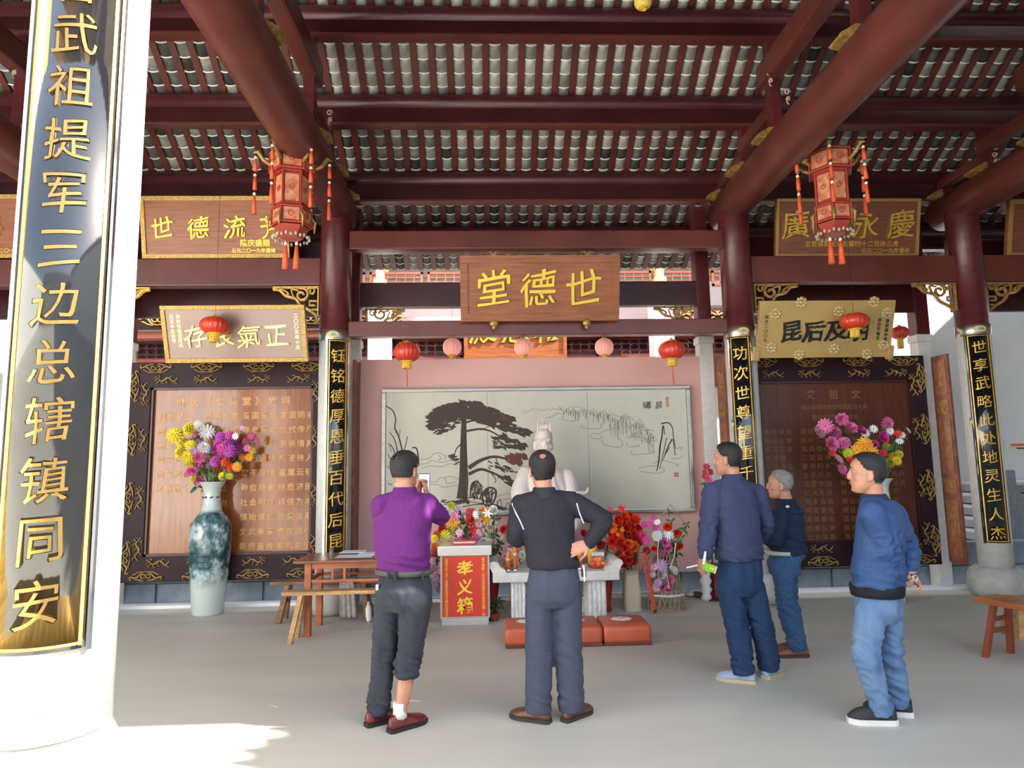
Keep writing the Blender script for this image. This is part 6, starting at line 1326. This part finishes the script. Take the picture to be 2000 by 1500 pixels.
# --- man in purple taking a photo
Yb_ = 4.22
r1, body1, tr1, tp1, M1 = person('man in a purple shirt with one trouser leg rolled up, taking a photo', -24, J(791, 920, Yb_+0.03), J(790, 962, Yb_-0.0), 
    [(J(790, 957, Yb_), .060, .055), (J(789, 968, Yb_), .125, .080), (J(788, 984, Yb_), .178, .105), (J(787, 1010, Yb_), .190, .122), (J(786, 1045, Yb_), .182, .130), (J(786, 1080, Yb_-0.02), .172, .132), (J(788, 1106, Yb_), .170, .126), (J(790, 1119, Yb_), .170, .126)],
    [(J(746, 988, Yb_-0.01), J(752, 1035, Yb_+0.22), J(815, 972, Yb_+0.42)), (J(836, 988, Yb_), J(862, 1012, Yb_+0.16), J(834, 972, Yb_+0.44))],
    [(J(762, 1165, Yb_+0.01), J(751, 1272, Yb_+0.05), J(737, 1382, Yb_+0.06)), (J(814, 1165, Yb_-0.09), J(801, 1282, Yb_-0.02), J(781, 1392, Yb_-0.04))],
    fabric('purple_knit', (0.125, 0.020, 0.148)), fabric('charcoal_trousers', (0.040, 0.042, 0.055)), mat('oxblood_leather', (0.13, 0.015, 0.018), 0.3), mat('black_sole', (0.012, 0.012, 0.012), 0.6),
    hs=1.02, bald=((-0.012, -0.092, 0.092), 0.017), hands=(dict(wrist=J(815, 972, Yb_+0.42), dirn=(0.1, 0.35, 0.9), nrm=(0.9, -0.3, 0.1), side=-1, curl=0.75), dict(wrist=J(834, 972, Yb_+0.44), dirn=(-0.15, 0.2, 0.95), nrm=(-0.9, -0.2, 0.1), side=1, curl=0.75)),
    leg_r=(.094, .076, .064), sleeve_r=(.074, .066, .056, .046), collar=fabric('purple_collar', (0.115, 0.018, 0.135)), rolled=1, toe=(-52, -48), belt=mat('grey_belt', (0.085, 0.075, 0.07), 0.6), seatw=(0.170, 0.150), hair_low=-0.045)
p = J(829, 946, Yb_+0.50); t = thing('smartphone', 'smartphone with a pale lit screen held up by the man in purple', 'phone', tuple(p), rot=0.15)
MB().box((p.x-0.037, p.y-0.004, p.z-0.075), (p.x+0.037, p.y+0.005, p.z+0.075), bev=0.003).build('phone_case', BLACKM, t); MB().box((p.x-0.034, p.y-0.0055, p.z-0.07), (p.x+0.034, p.y-0.0035, p.z+0.07)).build('screen', mat('lit_screen', (0.60, 0.72, 0.78), 0.2, emit=0.5), t)
c = J(737, 1147, Yb_-0.10); MB().box((c.x-0.008, c.y-0.012, c.z-0.016), (c.x+0.008, c.y+0.02, c.z+0.016), bev=0.002).build('pocket_label', WHITE, tr1)
for px in (758, 772, 826): c = J(px, 1124, Yb_-0.15); MB().box((c.x-0.006, c.y-0.012, c.z-0.025), (c.x+0.006, c.y+0.02, c.z+0.02), bev=0.002).build('belt_loop', MATS['charcoal_trousers'], tr1)
# --- man in black zip sweater
Yd = 4.22
rs = J(1182, 1015, Yd-0.03); rw_ = J(1150, 1062, Yd-0.08)
r2, body2, tr2, tp2, M2 = person('man in a dark sweater and slate trousers, seen from behind, hand on hip', 3, J(1059, 918, Yd+0.02), J(1063, 962, Yd),
    [(J(1064, 956, Yd), .062, .056), (J(1065, 966, Yd), .130, .080), (J(1066, 982, Yd), .178, .105), (J(1068, 1010, Yd), .176, .120), (J(1072, 1045, Yd), .160, .125), (J(1077, 1080, Yd), .158, .128), (J(1080, 1100, Yd), .166, .132), (J(1081, 1108, Yd), .162, .128)],
    [(J(1018, 988, Yd), J(1006, 1052, Yd+0.0), J(1030, 1040, Yd+0.24)), (J(1116, 982, Yd), rs, rw_)],
    [(J(1055, 1158, Yd), J(1052, 1270, Yd+0.02), J(1052, 1385, Yd+0.02)), (J(1107, 1158, Yd), J(1111, 1270, Yd+0.02), J(1116, 1382, Yd+0.04))],
    fabric('black_knit', (0.026, 0.024, 0.032)), fabric('slate_trousers', (0.060, 0.066, 0.098)), mat('brown_leather', (0.11, 0.045, 0.022), 0.35), mat('dark_sole', (0.03, 0.025, 0.02), 0.6),
    hs=1.0, bald=((-0.004, -0.088, 0.096), 0.028), hands=(dict(wrist=rw_, dirn=(-0.92, -0.12, -0.30), nrm=(0.15, 0.9, -0.35), side=1, curl=0.30, tcurl=0.9), dict(wrist=J(1030, 1040, Yd+0.24), dirn=(0.75, 0.6, 0.1), nrm=(0.2, -0.2, -0.9), side=1, curl=0.5)),
    leg_r=(.092, .084, .082), sleeve_r=(.074, .066, .060, .046), collar=fabric('black_collar', (0.03, 0.03, 0.038)), toe=(60, -46), crease=0.0055, seatw=(0.168, 0.135), hair_low=-0.062)
WP = mat('white_piping', (0.55, 0.60, 0.72), 0.6)
for sgn, pts in ((-1, [(1000, 983), (1008, 1003), (1016, 1018), (1023, 1034)]), (1, [(1126, 962), (1127, 985), (1132, 1003), (1140, 1022)])):
    P_ = []
    for (x, y) in pts:      # lay the piping on the cloth: walk the sight line until it meets the mesh
        o_ = EYE; d = (J(x, y, Yd)-EYE).normalized(); mi_ = tp2.matrix_world.inverted() if False else None
        hit, loc, nor, ix = tp2.ray_cast(o_, d); P_.append((loc if hit else J(x, y, Yd-0.06))-d*0.002)
    MB().tube(P_, 0.0045, 6).build('piping', WP, tp2)
b = thing('key_pouch', 'small pouch with keys hanging at the hip of the man in the dark sweater', 'keys', tuple(J(1139, 1110, Yd-0.05))); c = b.location
MB().box((c.x-0.012, c.y-0.012, c.z-0.05), (c.x+0.016, c.y+0.012, c.z+0.0), bev=0.005).build('pouch', BLACKM, b); MB().tube([c+V((0, -0.01, 0.02)), c+V((0.006, -0.012, -0.02)), c+V((0.004, -0.016, -0.075))], [0.008, 0.006, 0.005], 6).build('key', CHROME, b)
# --- man in navy jacket
Yn = 4.86
lw = J(1377, 1084, Yn-0.12)
r3, body3, tr3, tp3, M3 = person('tall man in a navy jacket holding a cigarette and a green packet, light blue shoes', 24, J(1421, 897, Yn), J(1431, 935, Yn),
    [(J(1432, 930, Yn), .062, .058), (J(1432, 940, Yn), .120, .080), (J(1433, 956, Yn), .182, .108), (J(1435, 985, Yn), .190, .125), (J(1438, 1020, Yn), .180, .130), (J(1441, 1060, Yn), .182, .135), (J(1444, 1086, Yn), .188, .138), (J(1445, 1093, Yn), .182, .132)],
    [(J(1392, 962, Yn-0.05), J(1383, 1026, Yn-0.10), lw), (J(1478, 965, Yn+0.06), J(1497, 1030, Yn+0.12), J(1468, 1062, Yn+0.28))],
    [(J(1424, 1140, Yn-0.02), J(1440, 1228, Yn), J(1453, 1312, Yn-0.02)), (J(1466, 1140, Yn+0.02), J(1488, 1222, Yn+0.04), J(1502, 1306, Yn+0.08))],
    fabric('navy_jacket', (0.045, 0.055, 0.115)), fabric('navy_trousers', (0.018, 0.040, 0.100)), mat('light_blue_canvas', (0.30, 0.38, 0.52), 0.8, bump=0.1), mat('gum_sole', (0.50, 0.40, 0.22), 0.6),
    hs=1.0, head_face=48, hands=(dict(wrist=lw, dirn=(-0.38, -0.1, -0.75), nrm=(0.65, 0.2, -0.35), side=-1, curl=0.75), dict(wrist=J(1468, 1062, Yn+0.28), dirn=(-0.8, 0.3, 0.2), nrm=(0.2, -0.8, -0.3), side=1, curl=0.5)),
    leg_r=(.096, .082, .076), sleeve_r=(.076, .070, .062, .054), collar=fabric('navy_collar', (0.04, 0.05, 0.10)), toe=(62, -50), seatw=(0.170, 0.135), hair_low=-0.05)
p = J(1374, 1108, Yn-0.16)
o = MB().tube([J(1341, 1109, Yn-0.16), J(1362, 1104, Yn-0.14)], 0.0055, 8).build('cigarette', WHITE); tag(o, 'white cigarette between the fingers of the man in the navy jacket', 'cigarette')
o = MB().tube([J(1378, 1077, Yn-0.19), J(1376, 1090, Yn-0.19), J(1374, 1102, Yn-0.18)], [0.007, 0.010, 0.009], 8).build('folded_tissue', WHITE); tag(o, 'folded white tissue standing up from the hand of the man in the navy jacket', 'tissue')
c = J(1386, 1109, Yn-0.19); t = thing('small_packet', 'small bright green packet in the hand of the man in the navy jacket', 'packet', tuple(c))
Mq = Matrix.Translation(c) @ Matrix.Rotation(0.35, 4, 'Y') @ Matrix.Rotation(0.3, 4, 'Z')
MB().box((-0.040, -0.022, -0.026), (0.030, 0.022, 0.026), Mq, bev=0.003).build('packet_body', mat('packet_green', (0.24, 0.62, 0.04), 0.35), t); MB().box((0.029, -0.0222, -0.0262), (0.044, 0.0222, 0.0262), Mq, bev=0.003).build('packet_end', mat('packet_silver', (0.55, 0.58, 0.5), 0.3), t)
MB().box((-0.02, -0.0232, -0.008), (0.02, -0.021, 0.006), Mq).build('packet_band', mat('packet_yellow', (0.75, 0.7, 0.1), 0.4), t)
# --- man in padded vest
Yv = 5.45
VST = fabric('vest_navy', (0.012, 0.022, 0.050))
r4, body4, tr4, tp4, M4 = person('short grey haired man in a dark padded vest and blue jeans, arms folded', 72, J(1523, 947, Yv), J(1536, 982, Yv),
    [(J(1537, 977, Yv), .062, .058), (J(1538, 985, Yv), .105, .085), (J(1538, 997, Yv), .170, .112), (J(1537, 1020, Yv), .175, .130), (J(1536, 1045, Yv), .165, .142), (J(1538, 1068, Yv), .160, .142), (J(1541, 1080, Yv), .158, .138)],
    [(J(1527, 1006, Yv-0.15), J(1514, 1058, Yv-0.17), J(1490, 1050, Yv-0.02)), (J(1537, 1004, Yv+0.15), J(1510, 1055, Yv+0.17), J(1497, 1052, Yv+0.02))],
    [(J(1530, 1110, Yv-0.07), J(1537, 1180, Yv-0.06), J(1558, 1258, Yv-0.05)), (J(1533, 1110, Yv+0.07), J(1541, 1178, Yv+0.08), J(1556, 1248, Yv+0.10))],
    VST, fabric('blue_jeans', (0.035, 0.085, 0.180), var=0.14), mat('tan_leather', (0.19, 0.065, 0.035), 0.35), mat('brown_sole', (0.06, 0.03, 0.02), 0.6),
    hs=0.97, head_face=66, tilt=2, hair=GREYH, hands=(dict(wrist=J(1490, 1050, Yv-0.02), dirn=(-0.2, 0.8, -0.1), nrm=(0.8, 0.2, 0.1), side=1, curl=0.5), dict(wrist=J(1497, 1052, Yv+0.02), dirn=(0.1, -0.7, -0.2), nrm=(0.8, 0.1, 0.1), side=-1, curl=0.5)),
    leg_r=(.096, .078, .072), sleeve_r=(.066, .060, .054, .044), collar=VST, toe=(84, 84), seatw=(0.160, 0.128), hair_low=-0.045, skin=SKIN, crease=0.012)
b = MB(); c = J(1527, 1074, Yv); FF, RR = yawv(72), yawv(72).cross(V((0, 0, 1)))
b.loft([ell_ring(c+V((0, 0, z)), RR, FF, .153, .133, 24, 2.3) for z in (-0.03, 0.0)]); b.build('shirt_tail', fabric('pale_shirt', (0.42, 0.42, 0.40)), tp4, True)
for z in (1000, 1022, 1045, 1064):   # quilting ridges of the vest
    c = J(1537, z, Yv); rr = ell_ring(c, RR, FF, .169 if z < 1030 else .158, .124 if z < 1010 else .139, 30, 2.35); MB().tube(rr+[rr[0]], [0.009]*31, 6).build('quilting', VST, tp4, True)
c = J(1535, 990, Yv-0.16); MB().box((c.x-0.012, c.y-0.03, c.z-0.004), (c.x+0.014, c.y-0.02, c.z+0.012), bev=0.002).build('shoulder_mark', WHITE, tp4)
# --- man in bright blue jacket
Yu = 4.08
hl_ = J(1766, 1128, Yu+0.02)
r5, body5, tr5, tp5, M5 = person('man in a bright blue jacket and washed jeans, hands clasped behind his back', 52, J(1694, 925, Yu), J(1708, 975, Yu),
    [(J(1708, 968, Yu), .062, .060), (J(1712, 980, Yu), .115, .085), (J(1716, 997, Yu), .172, .112), (J(1720, 1030, Yu), .182, .132), (J(1718, 1070, Yu), .172, .138), (J(1714, 1110, Yu), .168, .142), (J(1713, 1140, Yu), .172, .148), (J(1713, 1150, Yu), .165, .142)],
    [(J(1703, 1004, Yu-0.12), J(1733, 1076, Yu-0.13), J(1758, 1130, Yu-0.06)), (J(1742, 1000, Yu+0.12), J(1775, 1070, Yu+0.14), J(1775, 1120, Yu+0.03))],
    [(J(1700, 1185, Yu-0.06), J(1693, 1278, Yu-0.07), J(1722, 1385, Yu-0.04)), (J(1733, 1185, Yu+0.06), J(1740, 1275, Yu+0.05), J(1753, 1372, Yu+0.08))],
    fabric('bright_blue_jacket', (0.032, 0.072, 0.185), rough=0.6), mat('washed_jeans', (0.15, 0.235, 0.37), 0.85, col2=(0.09, 0.165, 0.30), scale=5, bump=0.12, bscale=420, spec=0.25), mat('black_trainer', (0.02, 0.022, 0.026), 0.7), mat('white_sole', (0.62, 0.62, 0.60), 0.6),
    hs=1.04, head_face=62, tilt=3, hands=(dict(wrist=J(1758, 1130, Yu-0.06), dirn=(0.8, 0.10, -0.25), nrm=(0.1, 0.8, 0.3), side=1, curl=0.7, tcurl=0.1, sc=0.92), dict(wrist=J(1775, 1120, Yu+0.03), dirn=(0.25, -0.5, -0.55), nrm=(-0.4, -0.2, -0.6), side=-1, curl=0.7, sc=0.92)),
    leg_r=(.092, .074, .062), sleeve_r=(.076, .070, .064, .050), collar=fabric('dark_blue_collar', (0.02, 0.03, 0.06)), waist_m=fabric('black_rib', (0.014, 0.014, 0.018)), toe=(78, 66), seatw=(0.158, 0.128), crease=0.014, lace=BLACKM, hair_low=-0.05)
t = thing('key_bunch', 'bunch of silver keys held behind the back by the man in blue', 'keys', tuple(J(1786, 1128, Yu-0.08))); c = t.location; rn = random.Random(3)
for k in range(7):
    a = rn.uniform(0, 6.28); q = c+V((0.028*math.cos(a), -0.01+0.012*math.sin(a*2), 0.028*math.sin(a))); MB().tube([c, (c+q)/2, q], [0.003, 0.002, 0.007], 6, flat=0.4).build('key', CHROME, t)
r_ = [c+V((0.016*math.cos(a), -0.008, 0.016*math.sin(a))) for a in (2*PI*k/16 for k in range(17))]; MB().tube(r_, 0.002, 6).build('key_ring', CHROME, t)

# ================================================================ white statue behind the altar
Ys = 7.38; SW = mat('white_jade', (0.66, 0.58, 0.52), 0.45, var=0.04, bump=0.04)
st = thing('official_statue', 'pale stone statue of a bearded official in a winged cap behind the altar', 'statue', (J(1066, 1000, Ys).x, Ys, 0))
Fs = V((0.12, -1, 0)).normalized(); Rs = Fs.cross(V((0, 0, 1))); Hs = frame(J(1061, 868, Ys), Fs, 2) @ Matrix.Scale(1.30, 4)
b = MB(); b.loft(head_rings(Hs))
b.loft([[Hs @ V((sx*w_, y_, z+dz*w_)) for sx, dz in ((-1, -0.3), (0, -0.6), (1, -0.3), (0.5, 0.7), (-0.5, 0.7))] for w_, y_, z in ((.010, .080, .025), (.011, .096, .004), (.019, .112, -.020), (.020, .104, -.032), (.012, .078, -.038))])
for s in (-1, 1):
    b.ell(Hs @ V((s*0.077, -0.005, -0.012)), (0.012, 0.02, 0.042), 10, 8, Hs.to_3x3()); b.ell(Hs @ V((s*0.03, 0.08, 0.030)), (0.026, 0.014, 0.007), 10, 6, Hs.to_3x3() @ Matrix.Rotation(-s*0.2, 3, 'Y')); b.ell(Hs @ V((s*0.042, 0.062, -0.025)), (0.024, 0.02, 0.022), 10, 6, Hs.to_3x3())
    b.tube([Hs @ V((s*0.004, 0.098, -0.046)), Hs @ V((s*0.028, 0.090, -0.056)), Hs @ V((s*0.040, 0.075, -0.080))], [0.007, 0.007, 0.003], 8)
b.ell(Hs @ V((0, 0.088, -0.008)), (0.012, 0.018, 0.032), 10, 8, Hs.to_3x3()); b.ell(Hs @ V((0, 0.092, -0.025)), (0.017, 0.018, 0.012), 10, 8, Hs.to_3x3())
b.loft([[Hs @ V((w_*math.cos(q), 0.06+d_+0.022*math.sin(q), z)) for q in (2*PI*j/12 for j in range(12))] for z, w_, d_ in ((-0.075, 0.038, 0.012), (-0.10, 0.036, 0.022), (-0.14, 0.028, 0.020), (-0.18, 0.014, 0.012), (-0.195, 0.004, 0.008))])
zz0 = J(1061, 1112, Ys).z; cx_ = J(1066, 1000, Ys)
def SP(px, py, y=0): return J(px, py, Ys)+V((0, y, 0))
b.tube([Hs @ V((0, -0.02, -0.08)), SP(1063, 912)], [0.075, 0.085], 14)
b.loft([ell_ring(c, Rs, Fs, a, d_, 28, 2.2) for c, a, d_ in ((SP(1063, 905), .07, .07), (SP(1064, 913), .14, .10), (SP(1066, 925), .22, .14), (SP(1067, 950), .255, .17), (SP(1068, 985), .25, .18), (SP(1068, 1030), .25, .19), (SP(1068, 1090), .27, .21), (SP(1068, 1140), .30, .24), (V((cx_.x, Ys, 0.16)), .31, .25))])
limb(b, [SP(1026, 925), SP(1014, 962, -0.08), SP(1028, 1000, -0.22)], [0.085, 0.105, 0.095]); limb(b, [SP(1108, 930), SP(1119, 975, -0.05), SP(1112, 1020, -0.15)], [0.085, 0.10, 0.11])
limb(b, [SP(1104, 985, -0.1), SP(1114, 970, -0.2), SP(1122, 963, -0.22)], [0.04, 0.032, 0.024]); hand(b, wrist=SP(1122, 963, -0.22), dirn=(1, -0.2, 0.1), nrm=(0, -0.2, 1), side=1, curl=0.6, sc=0.95)
me = remesh(b, 0.007, 2)
def fst(p):
    a = math.atan2(p.x-cx_.x, -(p.y-Ys)); g = max(0, min(1, (SP(1066, 925).z-p.z)/0.25)); return g*(0.010*math.sin(a*13+p.z*5+2*noise.noise(p*3))+0.006*noise.noise(V((p.x*14, p.y*14, p.z*3))))
folds(me, fst); sb = link('statue_figure', me, SW, st, True)
b = MB(); b.loft([[Hs @ V(((w_)*math.cos(q), -0.008+d_*math.sin(q), z)) for q in (2*PI*j/24 for j in range(24))] for z, w_, d_ in ((0.035, 0.079, 0.100), (0.06, 0.082, 0.103), (0.10, 0.074, 0.094), (0.125, 0.058, 0.075), (0.13, 0.03, 0.04))])
b.build('cap_crown', SW, st, True)
b = MB(); b.box((-0.052, -0.05, 0.115), (0.052, 0.05, 0.17), Hs, bev=0.012)
for s in (-1, 1): b.box((s*0.052-0.008, -0.05, 0.10), (s*0.052+0.008, 0.055, 0.178), Hs, bev=0.005)
b.box((-0.03, 0.045, 0.13), (0.03, 0.06, 0.155), Hs, bev=0.004); b.ell(Hs @ V((0, 0, 0.178)), (0.03, 0.025, 0.025), 10, 6); b.tube([Hs @ V((0, 0, 0.17)), Hs @ V((0, 0, 0.225))], [0.010, 0.004], 8); b.build('cap_top', SW, st)
for s in (-1, 1): b = MB(); b.tube([Hs @ V((s*0.018, 0.083, 0.008)), Hs @ V((s*0.033, 0.084, 0.011)), Hs @ V((s*0.048, 0.070, 0.006))], [0.003, 0.005, 0.003], 6); b.build('eyelid', SW, st, True)
MB().box((cx_.x-0.36, Ys-0.26, 0), (cx_.x+0.36, Ys+0.3, 0.17), bev=0.02).build('pedestal', STONEL, st)
